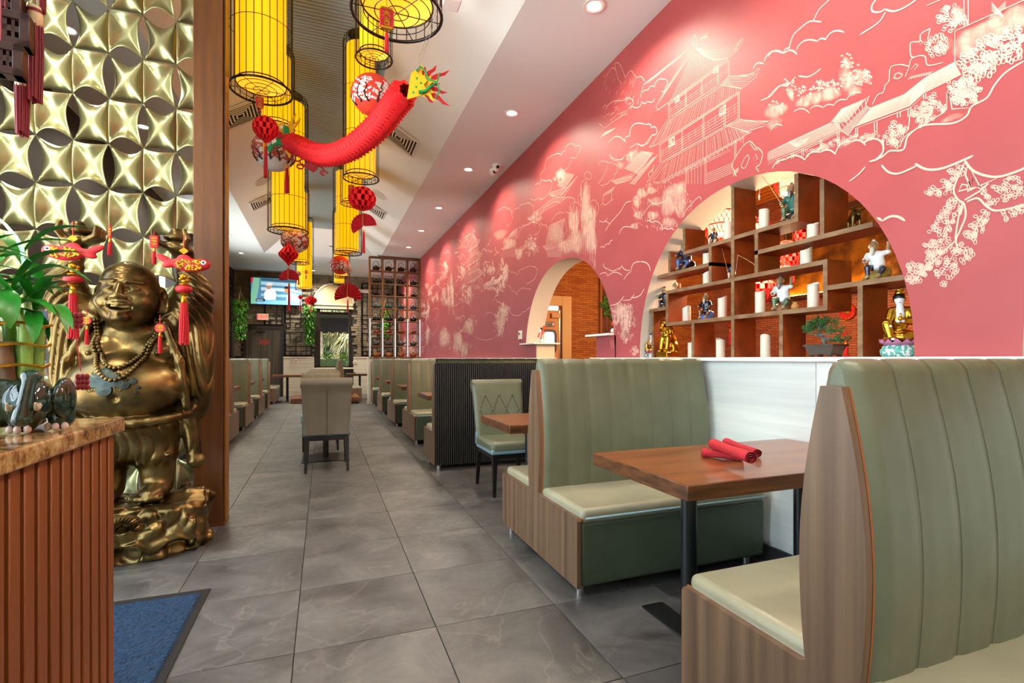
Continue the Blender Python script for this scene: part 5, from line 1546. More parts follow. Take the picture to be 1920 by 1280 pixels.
luck_tag('red lucky tag with gold characters hanging in the nearest lantern', 725, 35, 26, 2.55, R(20), 42)
luck_tag('red lucky tag with gold characters under the lantern by the post', 487, 192, 14, 4.0, R(30), 8)
luck_tag('small red lucky tag beside the honeycomb flower', 659, 355, 11, 5.1, 0, 0)
luck_tag('tiny red lucky tag under the long yellow lantern', 551, 452, 4.5, 6.2, 0, 12)
luck_tag('tiny red lucky tag in front of the farthest television side lantern', 574, 510, 5, 11.49, 0, 9)

# ================================================================== dragon garland
drg = thing('dragon_garland', 'red accordion paper dragon garland strung between two lanterns', 'garland', (0, 0, 0))
ctrl = [(545, 268, 4.75), (565, 276, 4.55), (590, 288, 4.3), (620, 291, 4.05), (655, 280, 3.8), (690, 255, 3.5), (720, 224, 3.25), (745, 190, 3.05), (762, 170, 2.95)]
pts = [place(*c_) for c_ in ctrl]
def catmull(P_, n):
    out = []
    for i in range(len(P_) - 1):
        p0, p1, p2, p3 = P_[max(i - 1, 0)], P_[i], P_[i + 1], P_[min(i + 2, len(P_) - 1)]
        for k in range(n):
            t = k / n
            out.append(.5 * ((2 * p1) + (-p0 + p2) * t + (2 * p0 - 5 * p1 + 4 * p2 - p3) * t * t + (-p0 + 3 * p1 - 3 * p2 + p3) * t ** 3))
    out.append(P_[-1]); return out
path = catmull(pts, 12)
n = 16; m_ = MB(); rows = []; up = Vector((0, 0, 1))
for i, p_ in enumerate(path):
    tn_ = (path[min(i + 1, len(path) - 1)] - path[max(i - 1, 0)]).normalized()
    sd = tn_.cross(up).normalized(); u2 = sd.cross(tn_)
    frac = i / (len(path) - 1)
    r0 = .098 - .010 * frac
    r0 *= 1.0 if frac < .96 else 1 - (frac - .96) * 8
    row = []
    for k in range(n):
        a = 2 * PI * k / n
        rr = r0 * ((1.0 if (k + i) % 2 else .80) if i % 2 else (.80 if (k + i) % 2 else .62))
        row.append(p_ + (sd * math.cos(a) + u2 * math.sin(a)) * rr)
    row.append(row[0]); rows.append(row)
m_.grid(rows); m_.build('paper_body', M_paper, drg, smooth=25)
M_dy = mat('yellow_card', '#e8b818', .45); M_dg = mat('green_card', '#0f8f4c', .4); M_dr = mat('red_foil_card', '#b3111c', .3)
def flame_head(c_, q, s, lab):
    # flat layered card head facing the room, built with real card thickness
    hd = bpy.data.objects.new('dragon_head' if lab else 'dragon_tail_head', None); COL.objects.link(hd); hd.parent = drg
    hd.location = c_; hd.rotation_euler = (0, 0, -YAW + R(10)); hd.scale = (s, s, s)
    def flames(rad, n_, a0, a1, d, w, off):
        m_ = MB()
        for k in range(n_):
            a = a0 + (a1 - a0) * k / (n_ - 1); L_ = rad * (1 + .25 * ((k * 5) % 3 - 1))
            dx, dz = math.cos(a), math.sin(a); px_, pz_ = -dz, dx
            poly = []
            for (u, v) in [(0, -w), (.35, -w * 1.1), (.62, -w * .2), (.8, -w * .5), (1.0, .25 * w), (.78, w * .35), (.6, w * .9), (.35, w * .8), (0, w)]:
                poly.append((dx * L_ * u + px_ * v + off[0], dz * L_ * u + pz_ * v + off[1]))
            m_.prism(poly, 'y', d, d + .004)
        return m_
    hd2 = flames(1.0, 7, -.9, 1.25, .03, .13, (0, 0)); hd2.build('red_flames', M_dr, hd)
    flames(.62, 8, -1.1, 1.4, -.01, .12, (-.02, 0)).build('yellow_flames', M_dy, hd)
    MB().prism([(-.42, -.55), (.05, -.38), (.22, -.12), (.16, .02), (.28, .14), (.18, .32), (-.02, .36), (-.12, .50), (-.28, .36)], 'y', -.06, -.035).build('yellow_face', M_dy, hd)
    g = MB()
    g.tube([(-.1, -.08, .45), (.05, -.09, .62), (.22, -.09, .45), (.30, -.09, .2), (.62, -.09, .12), (.70, -.09, .45)], .035, 6)
    g.tube([(-.02, -.09, -.28), (.2, -.10, -.25), (.4, -.10, -.05), (.62, -.10, .1), (.7, -.09, -.2), (.55, -.08, -.45)], [.07, .065, .05, .04, .03, .02], 6)
    g.build('green_whiskers', M_dg, hd, smooth=60)
    e = MB(); 
    for (x_, z_) in [(-.08, .2), (.06, .05), (-.1, -.1), (-.2, -.3)]: e.lathe([(.04, -.075), (.04, -.06)], 10, (x_, 0, z_), axis='y')
    e.build('rivets', M_dg, hd)
c_ = place(786, 160, 2.9); flame_head(c_, 2.9, .165, True)
hd = bpy.data.objects.new('dragon_head', None); COL.objects.link(hd); hd.parent = drg; hd.location = place(533, 258, 4.8); hd.rotation_euler = (0, 0, -YAW); hd.scale = (.165,) * 3
MB().prism([(-.95, -.75), (-.5, -.3), (-.35, -.1), (0, 0), (.4, .1), (.5, -.55), (.2, -.75), (-.1, -.5), (-.5, -.55), (-.7, -.95)], 'y', -.25, -.15).build('green_jaw', M_dg, hd)
MB().prism([(-.7, .55), (-.55, .95), (-.2, .7), (0, .85), (.25, .55), (.75, 1.3), (.5, .55), (1.0, 1.05), (.95, .85), (.55, .3), (.5, .0), (0, .05), (-.3, .2)], 'y', -.22, -.12).build('yellow_crest', M_dy, hd)
MB().prism([(-.65, .5), (-.3, .35), (0, .15), (.1, -.1), (-.2, -.2), (-.6, .1)], 'y', -.32, -.22).build('red_snout', M_dr, hd)
MB().prism([(.1, .55), (.35, .5), (.45, -.2), (.3, -.75), (.12, -.25)], 'y', -.34, -.26).build('green_mane', M_dg, hd)
MB().prism([(-.65, -.1), (-.45, .0), (-.3, -.35), (-.55, -.5)], 'y', -.30, -.26).build('white_teeth', M_whiteg, hd)
m_ = MB(); m_.ball((.0, -.33, .45), (.10, .05, .10), 10, 7); m_.build('eye', M_whiteg, hd, smooth=180)
MB().prism([(.1, -.8), (.35, -.75), (.6, -1.0), (.4, -1.3), (.25, -1.0)], 'y', -.26, -.22).build('yellow_beard', M_dy, hd); m_ = MB(); m_.prism([(-1.1, -.3), (-.85, -.3), (-.95, -.8), (-1.15, -.95)], 'y', -.22, -.18); m_.build('yellow_whisker', M_dy, hd)
# red paper-cut tail pendant and tassel below the head
tl = bpy.data.objects.new('paper_cut_tail', None); COL.objects.link(tl); tl.parent = drg; tl.location = place(575, 307, 4.5); tl.rotation_euler = (0, R(15), -YAW)
m_ = MB()
for (cx, cz, r_, a0, a1) in [(-.10, .03, .05, 0, 5.5), (-.02, .01, .045, 1, 6.5), (.06, -.02, .04, 2, 8), (.12, -.02, .045, -1, 4), (-.05, -.04, .03, 0, 6), (.17, -.04, .03, 0, 5)]:
    m_.tube([(cx + r_ * math.cos(a0 + (a1 - a0) * k / 14), 0, cz + r_ * .6 * math.sin(a0 + (a1 - a0) * k / 14)) for k in range(15)], .007, 5)
m_.prism([(-.02, -.03), (.08, -.06), (.10, -.01), (.0, .02)], 'y', -.004, .004); m_.build('scrolls', mat('crimson_cut_paper', '#a50d18', .6), tl)
tt, tg = MB(), MB(); tassel(tt, tg, 0, 0, 0, .27, .016); e = tt.build('long_tassel', M_redt, drg, smooth=60); e.location = place(538, 308, 4.7); tt = tg.build('tassel_cap', M_gilt, drg); tt.location = e.location
hk = MB(); q_ = LN['R1']; rp = Vector((q_[0] + .19, q_[1] - .12, q_[3])); h1 = place(775, 145, 2.92)
for dx in (-.004, .006): hk.tube([rp + Vector((dx, 0, 0)), h1 + Vector((dx * 2, 0, 0))], .0012, 4)
hk.tube([rp * .45 + h1 * .55, place(745, 165, 3.0)], .0010, 4)
hk.build('string', mat('pale_string', '#8a8078', .7), drg)
hk = MB(); q_ = LN['L1']; hk.tube([Vector((q_[0] + .12, q_[1] + .15, q_[3])), place(535, 240, 4.8)], .0012, 4); hk.tube([place(566, 212, 5.2), place(640, 262, 3.9)], .001, 4)
hk.build('red_string', M_red, drg)
# ================================================================== curio shelf in the big arch
M_cur = mat('reclaimed_red_brown_wood', '#963f12', .42, c2='#5e220a', scale=3, stretch=(2, 2, 2), detail=8, contrast=(.3, .68), bump=.08, bscale=40)
M_curf = mat('weathered_front_edge', '#8a6f50', .6, c2='#6c4a2c', scale=9, stretch=(3, 1, 3), detail=7, contrast=(.3, .7))
SX0, SX1 = 2.585, 2.775
cur = thing('curio_shelf', 'asymmetric reclaimed wood curio shelf filling the large arch', 'shelf')
def board(y0, y1, z0, z1):
    lo, hi = min(y0, y1), max(y0, y1)
    # clip to the arch
    o = MB().box(SX0 + .004, SX1, lo, hi, z0, z1).build('board', M_cur, cur)
    MB().box(SX0, SX0 + .006, lo, hi, z0, z1).build('front_edge', M_curf, o)
T = .026
def vert(y, z0, z1=None):
    if z1 is None: z1 = min(arch_z(y - T / 2), arch_z(y + T / 2)) - .002
    board(y - T / 2, y + T / 2, z0, z1)
def shelf(y0, y1, z): board(y0, y1, z - T, z)
ZL = 1.229
vert(2.661, ZL); vert(3.150, 2.044); vert(3.324, 1.911); vert(2.872, 1.766, 2.014); vert(3.356, 1.508, 1.738); vert(3.544, ZL, 1.612); vert(3.052, ZL, 1.482)
vert(2.173, 2.044); vert(2.011, 1.908); vert(2.463, 1.766, 2.018); vert(1.992, 1.510, 1.74); vert(1.799, ZL, 1.594); vert(2.278, ZL, 1.485)
shelf(3.163, 2.674, 2.040); shelf(3.60, 2.859, 1.906); shelf(3.369, 2.674, 1.764); shelf(3.369, 2.674, 1.508); shelf(3.62, 3.369, 1.638)
shelf(2.648, 2.160, 2.044); shelf(2.476, 1.735, 1.908); shelf(2.648, 1.979, 1.766); shelf(2.648, 1.979, 1.511); shelf(1.979, 1.58, 1.620)

# ---- flameless candles
M_wax = mat('ivory_wax', '#e4e2cd', .5, subs=.0)
_cm = {}
def candle(label, y, z, h, r=.031):
    t = thing('pillar_candle', label, 'candle', (2.678, y, z), random.uniform(0, 6), 'ivory pillar candles')
    key = round(h, 3)
    n = 20; rows = []
    for zz in (0, .003, h * .5, h):
        row = []
        for k in range(n + 1):
            a = 2 * PI * k / n
            zt = zz + (.008 * math.sin(a * 1 + .6) + .004 * math.sin(2 * a) if zz == h else 0)
            rr = r * (.97 if zz == 0 else 1)
            row.append((rr * math.cos(a), rr * math.sin(a), zt))
        rows.append(row)
    rows.append([(r * .78 * math.cos(2 * PI * k / n), r * .78 * math.sin(2 * PI * k / n), h - .012) for k in range(n + 1)])
    rows.append([(0, 0, h - .016)] * (n + 1))
    MB().grid(rows).build('wax', M_wax, t, smooth=50)
    MB().tube([(0, 0, h - .016), (.002, 0, h - .004)], .0016, 5).build('wick', M_blk, t)
random.seed(5)
for (y, z, h, lab) in [
    (3.232, 1.508, .115, 'beside the blue robed figurine, far side'), (2.853, 1.508, .150, 'between the blue robed figurine and the main upright'),
    (2.519, 1.511, .150, 'beside the reclining figurine, far side'), (2.137, 1.511, .145, 'beside the reclining figurine, near side'),
    (2.183, 1.766, .100, 'on the middle shelf right of the main upright'), (2.140, 1.908, .098, 'under the box of the teal fisherman'),
    (2.488, 2.044, .145, 'on the top shelf beside the teal fisherman'), (2.797, 2.040, .135, 'on the top shelf beside the crouching fisherman'),
    (3.005, 1.906, .098, 'on the left shelf beside the standing elder'), (3.005, 1.764, .095, 'alone on the shelf below the standing elder'),
    (3.170, ZL, .118, 'on the ledge beside the golden lion'), (2.871, ZL, .130, 'on the ledge left of the main upright'), (2.477, ZL, .138, 'on the ledge right of the main upright')]:
    candle('ivory pillar candle ' + lab, y, z, h)

# ---- figurines (local frame: facing -x is towards the room; built facing -y then turned)
S_skin = mat('glazed_clay_skin', '#a98b68', .45, c2='#7d6246', scale=20)
S_bone = mat('pale_bisque', '#c9c2b0', .4)
def fmat(h, n): return mat('glaze_' + n, h, .18, c2=None, coat=.3)
S_navy, S_blue, S_white, S_teal, S_black, S_green, S_grey, S_brown = fmat('#172036', 'navy'), fmat('#3d5d96', 'blue'), fmat('#dfe4e6', 'white'), fmat('#2f6b64', 'teal'), fmat('#15161a', 'black'), fmat('#4b6a4a', 'green'), fmat('#6d6f6c', 'grey'), fmat('#6a4a2c', 'brown')
S_rod = mat('bamboo_rod', '#c9a468', .5)
def seated(label, loc, rz, s, robe, trousers, hair, rock, rod=None, hat=False, lean=0.0, arm_up=0, cat='figurine'):
    """glazed figurine of an elder sitting on a rock, about s metres tall"""
    t = thing('clay_figurine', label, cat, loc, rz, 'glazed clay figurines'); t.scale = (s, s, s); res = .021
    sculpt('rock', [El((0, .02, .10), (.24, .20, .11), k=.05), El((.10, .10, .18), (.16, .14, .14), k=.05), El((-.14, .0, .06), (.13, .13, .07), k=.04), El((.03, -.12, .03), (.2, .1, .04), k=.04)], .026, rock, t)
    sculpt('trousers', [Cp((-.06, .06, .30), (-.13, -.14, .30), .075, .060, k=.03), Cp((-.13, -.14, .30), (-.12, -.16, .10), .055, .040, k=.03), Cp((.07, .06, .30), (.14, -.10, .24), .075, .058, k=.03), Cp((.14, -.10, .24), (.09, -.16, .10), .052, .04, k=.03)], res, trousers, t)
    sculpt('robe', [El((0, .07, .40), (.15, .12, .17), k=.05), El((lean * .5, .06, .56), (.155, .10, .12), k=.05), Cp((-.13 + lean * .5, .05, .60), (-.20, -.06, .46), .06, .055, k=.03), Cp((.13 + lean * .5, .05, .60), (.20 if not arm_up else .22, -.04, .47 if not arm_up else .60), .06, .055, k=.03), El((0, .06, .30), (.16, .13, .08), k=.04)], res, robe, t)
    lh = (-.19, -.16, .46); rh = (.17, -.17, .42) if not arm_up else (.24, -.08, .80)
    for sh_, h_ in (((-.20, -.06, .46), lh), ((.20 if not arm_up else .22, -.04, .47 if not arm_up else .60), rh)):
        sculpt('forearm', [Cp(sh_, h_, .036, .029, k=.02), El(h_, (.034, .038, .032), k=.02)] + [Cp((h_[0] + .012 * k, h_[1] - .02, h_[2] + .01), (h_[0] + .014 * k, h_[1] - .045, h_[2] - .005), .010, .009, k=.005) for k in (-1.5, -.5, .5, 1.5)], .017, S_skin, t)
    for fx_ in (-.12, .09): sculpt('foot', [El((fx_, -.21, .06), (.045, .08, .035), k=.02), Cp((fx_, -.165, .12), (fx_, -.17, .07), .035, .035, k=.02)], res, S_skin, t)
    hx_ = lean
    sculpt('head', [El((hx_, .02, .78), (.082, .092, .100), k=.03), El((hx_, -.03, .74), (.06, .06, .06), k=.03), El((hx_, -.078, .765), (.018, .022, .026), k=.01), Cp((hx_ * .7, .05, .62), (hx_, .03, .72), .05, .045, k=.02), El((hx_ - .085, .02, .77), (.016, .025, .035), k=.01), El((hx_ + .085, .02, .77), (.016, .025, .035), k=.01), Cp((hx_ - .05, -.062, .80), (hx_ - .015, -.075, .797), .010, k=.01), Cp((hx_ + .05, -.062, .80), (hx_ + .015, -.075, .797), .010, k=.01), El((hx_ - .03, -.082, .783), (.014, .012, .009), k=.005, op=-1), El((hx_ + .03, -.082, .783), (.014, .012, .009), k=.005, op=-1), Cp((hx_ - .025, -.085, .728), (hx_ + .025, -.085, .728), .006, k=.004, op=-1)], .012, S_skin, t)
    sculpt('hair', [El((hx_, .055, .82), (.082, .075, .075), k=.02), El((hx_, .05, .905), (.035, .035, .035), k=.02), El((hx_, -.075, .675), (.045, .035, .075), k=.02), El((hx_, -.08, .60), (.025, .02, .06), k=.03)], .016, hair, t)
    if hat: MB().lathe([(.24, .84), (.02, .95), (.01, .96)], 20, (hx_, .03, 0)).build('straw_hat', S_rod, t, smooth=60)
    if rod:
        a = Vector(lh if rod[0] < 0 else rh); tip = Vector(rod[1])
        MB().tube([a - (tip - a) * .12, a, (a + tip) / 2 + Vector((0, 0, .02)), tip], [.012, .011, .009, .005], 6).build('fishing_rod', S_rod, t, smooth=60)
        if len(rod) > 2:
            e = Vector(rod[2]); MB().tube([tip, e], .004, 4).build('fishing_line', S_bone, t)
            sculpt('fish', [El(e + Vector((0, 0, -.05)), (.022, .02, .055), k=.01), El(e + Vector((0, 0, -.115)), (.03, .008, .02), k=.01)], .012, S_bone, t)
    return t
TR = R(-70)           # turn so they face the room and the camera
FX = 2.672
seated('crouching dark glazed figurine pair on the lowest left shelf', (FX, 3.500, 1.638), TR, .20, S_black, S_navy, S_black, S_black, lean=-.03)
seated('pale haired companion figurine behind the dark crouching one', (FX + .045, 3.425, 1.638), TR, .235, S_grey, S_black, S_bone, S_black, arm_up=1)
seated('elder figurine in dark robe and blue apron on the upper left shelf', (FX, 3.245, 1.906), TR, .275, S_navy, S_blue, S_grey, S_black, lean=-.04)
seated('crouching fisherman figurine beside a candle under the red lanterns', (FX, 2.935, 2.040), TR, .155, S_navy, S_bone, S_bone, S_brown, rod=(1, (.30, -.12, 1.25)))
seated('teal robed fisherman figurine raising a rod on the top shelf', (FX, 2.270, 2.044), TR, .27, S_teal, S_green, S_grey, S_black, rod=(-1, (-.55, -.30, 1.15), (-.60, -.32, .72)), lean=-.04)
seated('small blue fisherman figurine with an upright rod left of the main upright', (FX, 2.745, 1.764), TR, .150, S_blue, S_bone, S_grey, S_brown, rod=(-1, (-.42, -.25, 1.55)))
seated('small grey fisherman figurine with a hanging fish right of the main upright', (FX, 2.510, 1.766), TR, .150, S_black, S_grey, S_black, S_black, rod=(-1, (-.85, -.30, .95), (-.95, -.32, .22)))
seated('blue robed bearded elder figurine on a blue rock in the lower left box', (FX, 3.015, 1.508), TR, .215, S_navy, S_brown, S_bone, S_blue, arm_up=0, lean=-.02)
seated('reclining figurine in a white shirt and green shorts raising an arm', (FX, 2.345, 1.511), TR, .25, S_white, S_green, S_grey, S_brown, arm_up=1, lean=-.05)
seated('bald figurine in a white coat sitting on a straw basket', (FX, 1.775, 1.620), TR, .235, S_white, S_navy, S_bone, mat('straw_basket', '#8a7a2c', .5, c2='#6a5a1c', scale=30), arm_up=1, lean=-.06)
jug = thing('clay_jug', 'tiny two toned clay jug beside the reclining figurine', 'jug', (FX + .01, 2.262, 1.511))
MB().lathe([(.012, 0), (.022, .012), (.024, .028), (.014, .044), (.012, .05), (.016, .054)], 16).build('jug_body', mat('honey_glaze', '#b98a4a', .25), jug, smooth=50)
MB().tube([(.022, 0, .04), (.034, 0, .03), (.024, 0, .016)], .004, 6).build('jug_handle', mat('honey_glaze', '#b98a4a'), jug, smooth=60)

# ---- gold lion, bull, Guanyin figures, bonsai
M_goldl = mat('bright_gold_leaf', '#d8a93c', .22, 1.0, c2='#b9862a', scale=12)
ln_ = thing('golden_lion', 'golden seated lion statue standing on the ledge in the big arch', 'statue', (2.668, 3.452, ZL), R(-75)); ln_.scale = (.9, .9, .9)
MB().box(-.06, .06, -.09, .09, 0, .05).build('plinth', M_goldl, ln_, bevel=.005)
sculpt('lion_body', [El((0, .045, .13), (.055, .065, .085), k=.03), El((0, .0, .20), (.05, .055, .09), k=.03), El((0, -.022, .285), (.060, .055, .065), k=.03), Cp((-.032, -.035, .18), (-.032, -.055, .065), .022, .018, k=.015), Cp((.032, -.035, .18), (.032, -.055, .065), .022, .018, k=.015), El((-.032, -.068, .06), (.02, .026, .014), k=.01), El((.032, -.068, .06), (.02, .026, .014), k=.01), El((-.052, .05, .09), (.022, .045, .045), k=.02), El((.052, .05, .09), (.022, .045, .045), k=.02), El((-.05, .0, .06), (.02, .03, .014), k=.01), El((.05, .0, .06), (.02, .03, .014), k=.01), El((0, -.068, .282), (.032, .034, .028), k=.015), El((0, -.092, .268), (.020, .018, .016), k=.01), El((-.04, -.02, .335), (.014, .010, .018), k=.01), El((.04, -.02, .335), (.014, .010, .018), k=.01), El((0, -.10, .255), (.012, .012, .005), k=.004, op=-1), El((-.018, -.094, .298), (.008, .008, .006), k=.004, op=-1), El((.018, -.094, .298), (.008, .008, .006), k=.004, op=-1)]
       + [Cp((.055 * math.cos(a), -.015 + .035 * math.sin(a), .33), (.062 * math.cos(a), -.010 + .048 * math.sin(a), .22), .010, .007, k=.008) for a in [2 * PI * k / 13 for k in range(13)]], .0055, M_goldl, ln_)
bl_ = thing('bronze_bull', 'small bronze bull standing on the upper right shelf', 'figurine', (2.67, 1.888, 1.908), R(-38)); bl_.scale = (.95, .95, .95)
M_bull = mat('dark_bronze', '#5a4a26', .3, .9)
sculpt('bull_body', [El((0, .01, .072), (.026, .050, .026), k=.015), El((0, -.025, .082), (.028, .028, .034), k=.015), El((0, -.062, .080), (.016, .022, .018), k=.012), El((0, -.080, .068), (.011, .011, .010), k=.008)] + [Cp((sx * .016, y, .06), (sx * .017, y, .006), .010, .006, k=.008) for sx in (-1, 1) for y in (-.03, .045)], .0035, M_bull, bl_)
for s in (-1, 1): MB().tube([(s * .012, -.058, .094), (s * .028, -.060, .100), (s * .032, -.066, .118)], [.005, .004, .001], 6).build('horn', M_bull, bl_, smooth=60)
MB().tube([(0, .058, .085), (0, .068, .095), (.01, .072, .06)], [.003, .0025, .002], 5).build('tail', M_bull, bl_, smooth=60)
def guanyin(label, loc, s, rz, basec, petalc, variant=0):
    t = thing('deity_figure', label, 'statue', loc, rz, 'seated robed porcelain deities'); t.scale = (s, s, s)
    M_b = mat('base_glaze_%d' % variant, basec, .2, c2='#e8efec', scale=26, contrast=(.5, .58))
    MB().lathe([(.20, 0), (.225, .03), (.235, .09), (.20, .15), (.18, .165)], 28).build('cloud_base', M_b, t, smooth=50)
    for k in range(14):
        a = 2 * PI * k / 14; c_, s_ = math.cos(a), math.sin(a)
        m_ = MB().add([(.17 * c_ + .055 * s_, .17 * s_ - .055 * c_, .165), (.17 * c_ - .055 * s_, .17 * s_ + .055 * c_, .165), (.235 * c_ - .05 * s_, .235 * s_ + .05 * c_, .20), (.245 * c_, .245 * s_, .255), (.235 * c_ + .05 * s_, .235 * s_ - .05 * c_, .20), (.15 * c_, .15 * s_, .21)], [(0, 4, 5), (4, 3, 5), (3, 2, 5), (2, 1, 5), (0, 1, 2, 4), (2, 3, 4)])
        m_.build('lotus_petal', mat('petal_glaze_%d' % variant, petalc, .25), t, smooth=30)
    rb_ = sculpt('gold_robe', [El((0, .0, .28), (.20, .16, .085), k=.04), Cp((-.13, -.03, .30), (-.155, -.10, .46), .075, .055, k=.04), Cp((-.155, -.10, .46), (-.12, -.14, .28), .06, .05, k=.03), Cp((.08, -.05, .30), (.19, -.06, .27), .08, .07, k=.04), Cp((.19, -.06, .27), (.02, -.13, .27), .06, .05, k=.03), El((.0, .04, .52), (.115, .095, .17), k=.05), El((.0, .04, .66), (.105, .075, .075), k=.04), Cp((-.09, .03, .66), (-.13, -.05, .50), .055, .05, k=.03), Cp((.10, .03, .66), (.15, -.04, .50), .055, .05, k=.03), Cp((.15, -.04, .50), (.03, -.11, .50), .05, .04, k=.03), El((0, .055, .84), (.078, .070, .095), k=.03), El((0, .045, .93), (.05, .05, .045), k=.02), Cp((-.02, .0, .95), (.02, .0, .975), .018, k=.01)], .0095, M_goldl, t)
    hd_ = sculpt('porcelain_face', [El((-.005, -.005, .815), (.062, .070, .082), k=.02), El((-.005, -.060, .795), (.012, .014, .016), k=.01), Cp((0, .0, .74), (0, -.02, .66), .038, .05, k=.02), El((.0, -.06, .60), (.05, .03, .07), k=.02)], .008, mat('white_porcelain', '#e9eef2', .12), t)
    for hn, hp in (('clasped_hand', [El((-.03, -.145, .50), (.03, .035, .022), k=.01), El((.02, -.15, .50), (.025, .03, .02), k=.01)]), ('knee_hand', [Cp((-.145, -.12, .44), (-.12, -.16, .43), .022, .018, k=.01)]), ('bare_foot', [El((-.09, -.17, .245), (.03, .05, .02), k=.01)])): sculpt(hn, hp, .008, mat('white_porcelain', '#e9eef2'), t)
    MB().ball((-.005, -.005, .845), (.066, .072, .062), 16, 10).build('black_hair', M_blk, hd_, smooth=180)
    e = MB()
    for s_ in (-1, 1): e.tube([(-.005 + s_ * .040, -.058, .818), (-.005 + s_ * .014, -.0705, .816)], .0028, 4)
    e.build('eye_line', M_blk, hd_)
    MB().ball((-.005, -.069, .772), (.011, .005, .005), 8, 5).build('lips', M_red, hd_, smooth=180)
    MB().lathe([(.01, .50), (.03, .52), (.032, .545), (.012, .57), (.01, .60), (.016, .61)], 14, (-.01, -.17, 0)).build('gold_vase', M_goldl, t, smooth=50)
    return t
guanyin('large seated porcelain deity in gold robe on a pink lotus and turquoise base', (2.66, 1.655, ZL), .345, R(-52), '#4fa79b', '#b8719a', 0)
guanyin('small seated deity in gold robe on a dark green base at the arch foot', (2.62, 3.602, ZL), .23, R(-62), '#1f4a3c', '#a8385a', 1)
bo = thing('bonsai', 'small bonsai pine with twisted grey trunk in a dark tray pot', 'plant', (2.655, 2.045, ZL), R(-90)); bo.scale = (.8, .8, 1.0)
M_potb = mat('dark_bronze_ceramic', '#3a3733', .35)
MB().add([(-.085, -.055, .012), (.085, -.055, .012), (.085, .055, .012), (-.085, .055, .012), (-.108, -.07, .062), (.108, -.07, .062), (.108, .07, .062), (-.108, .07, .062)], [(0, 3, 2, 1), (4, 5, 6, 7), (0, 1, 5, 4), (1, 2, 6, 5), (2, 3, 7, 6), (3, 0, 4, 7)]).build('tray_pot', M_potb, bo, bevel=.003)
p_ = MB(); p_.box(-.118, .118, -.078, .078, .060, .070); p_.build('pot_rim', M_potb, bo, bevel=.003)
for sx in (-1, 1):
    for sy in (-1, 1): MB().box(sx * .07 - .012, sx * .07 + .012, sy * .045 - .01, sy * .045 + .01, 0, .014).build('pot_foot', M_potb, bo)
M_trunk = mat('grey_twisted_bark', '#7d7a70', .8, c2='#4d4a42', scale=30, bump=.5, bscale=60)
tr_ = MB(); tr_.tube([(.0, 0, .068), (-.012, .0, .095), (-.03, .01, .115), (-.05, .0, .14), (-.045, 0, .17), (-.03, 0, .20)], [.016, .014, .012, .010, .008, .005], 8)
tr_.build('trunk', M_trunk, bo, smooth=60)
br_ = [((-.02, 0, .105), (.04, .0, .105), (.10, 0, .085)), ((-.04, 0, .125), (.02, -.02, .125), (.075, -.01, .135)), ((-.045, 0, .16), (.0, .02, .175), (.03, .0, .185)), ((-.03, 0, .115), (-.08, 0, .13), (-.13, .01, .14)), ((.0, 0, .10), (.06, .02, .095), (.12, .02, .095))]
for b_ in br_: MB().tube(b_, [.007, .005, .002], 6).build('branch', M_trunk, bo, smooth=60)
M_ndl = mat('pine_needles', '#3f7a3a', .6, c2='#245228', scale=30); random.seed(9)
nd = MB()
for (cx, cy, cz, rx, rz, n_) in [(.125, .0, .10, .045, .025, 170), (.075, .0, .145, .055, .035, 260), (.03, .0, .195, .065, .035, 320), (-.03, .0, .205, .05, .035, 240), (-.075, .0, .165, .07, .048, 420), (-.125, .0, .165, .045, .04, 220), (.07, .02, .09, .05, .02, 120), (-.06, -.03, .19, .05, .035, 220)]:
    for k in range(n_):
        a, b_ = random.uniform(0, 2 * PI), random.gauss(0, .5)
        q = random.random() ** .4
        c_ = Vector((cx + rx * q * math.cos(a) * math.cos(b_), cy + rx * .8 * q * math.sin(a) * math.cos(b_), cz + rz * q * math.sin(b_)))
        d = Vector((math.cos(a) * .8, math.sin(a) * .8, random.uniform(-.1, 1.0))).normalized() * random.uniform(.012, .024)
        s_ = d.orthogonal().normalized() * .0024
        nd.add([c_ - s_, c_ + s_, c_ + d], [(0, 1, 2)])
stuff(nd.build('needles', M_ndl, bo))

# ---- the two figures on the little shelves of the pointed arch
def doll(label, loc, s, rz, hat):
    t = thing('porcelain_doll', label, 'figurine', loc, rz, 'white and orange porcelain figures'); t.scale = (s, s, s)
    sculpt('porcelain_body', [El((0, .02, .12), (.16, .13, .12), k=.04), El((0, .02, .32), (.12, .10, .20), k=.05), El((-.12, -.06, .10), (.09, .09, .08), k=.03), El((.14, -.05, .08), (.09, .09, .07), k=.03)], .017, S_white, t)
    sculpt('orange_robe', [Cp((.08, .03, .50), (.22, .02, .82), .05, .07, k=.03), Cp((.10, .0, .55), (.06, -.08, .18), .05, .04, k=.03), Cp((-.10, .0, .50), (-.14, -.08, .32), .05, .04, k=.03)], .017, mat('orange_red_glaze', '#d1532c', .2), t)
    sculpt('face', [El((-.01, -.02, .62), (.085, .085, .095), k=.02), Cp((-.01, 0, .48), (-.01, 0, .56), .045, k=.02), El((-.01, -.10, .61), (.016, .016, .02), k=.01)], .014, mat('white_porcelain', '#e9eef2'), t)
    sculpt('hair', [El((-.01, .02, .665), (.092, .085, .075), k=.02), El((-.03, .03, .76), (.045, .045, .04), k=.02)], .014, S_black, t)
    MB().lathe([(.17, 0), (.18, .03), (.15, .05)], 20).build('base', mat('yellow_green_glaze', '#c2b24a', .25), t, smooth=50)
    if hat: MB().lathe([(.20, .70), (.05, .80), (.02, .83)], 20, (.0, .02, 0)).build('hat', mat('orange_white_hat', '#e2a184', .3), t, smooth=50)
    else: MB().tube([(.2, 0, .75), (.21, -.02, 1.0)], .012, 5).build('staff', S_white, t)
    return t
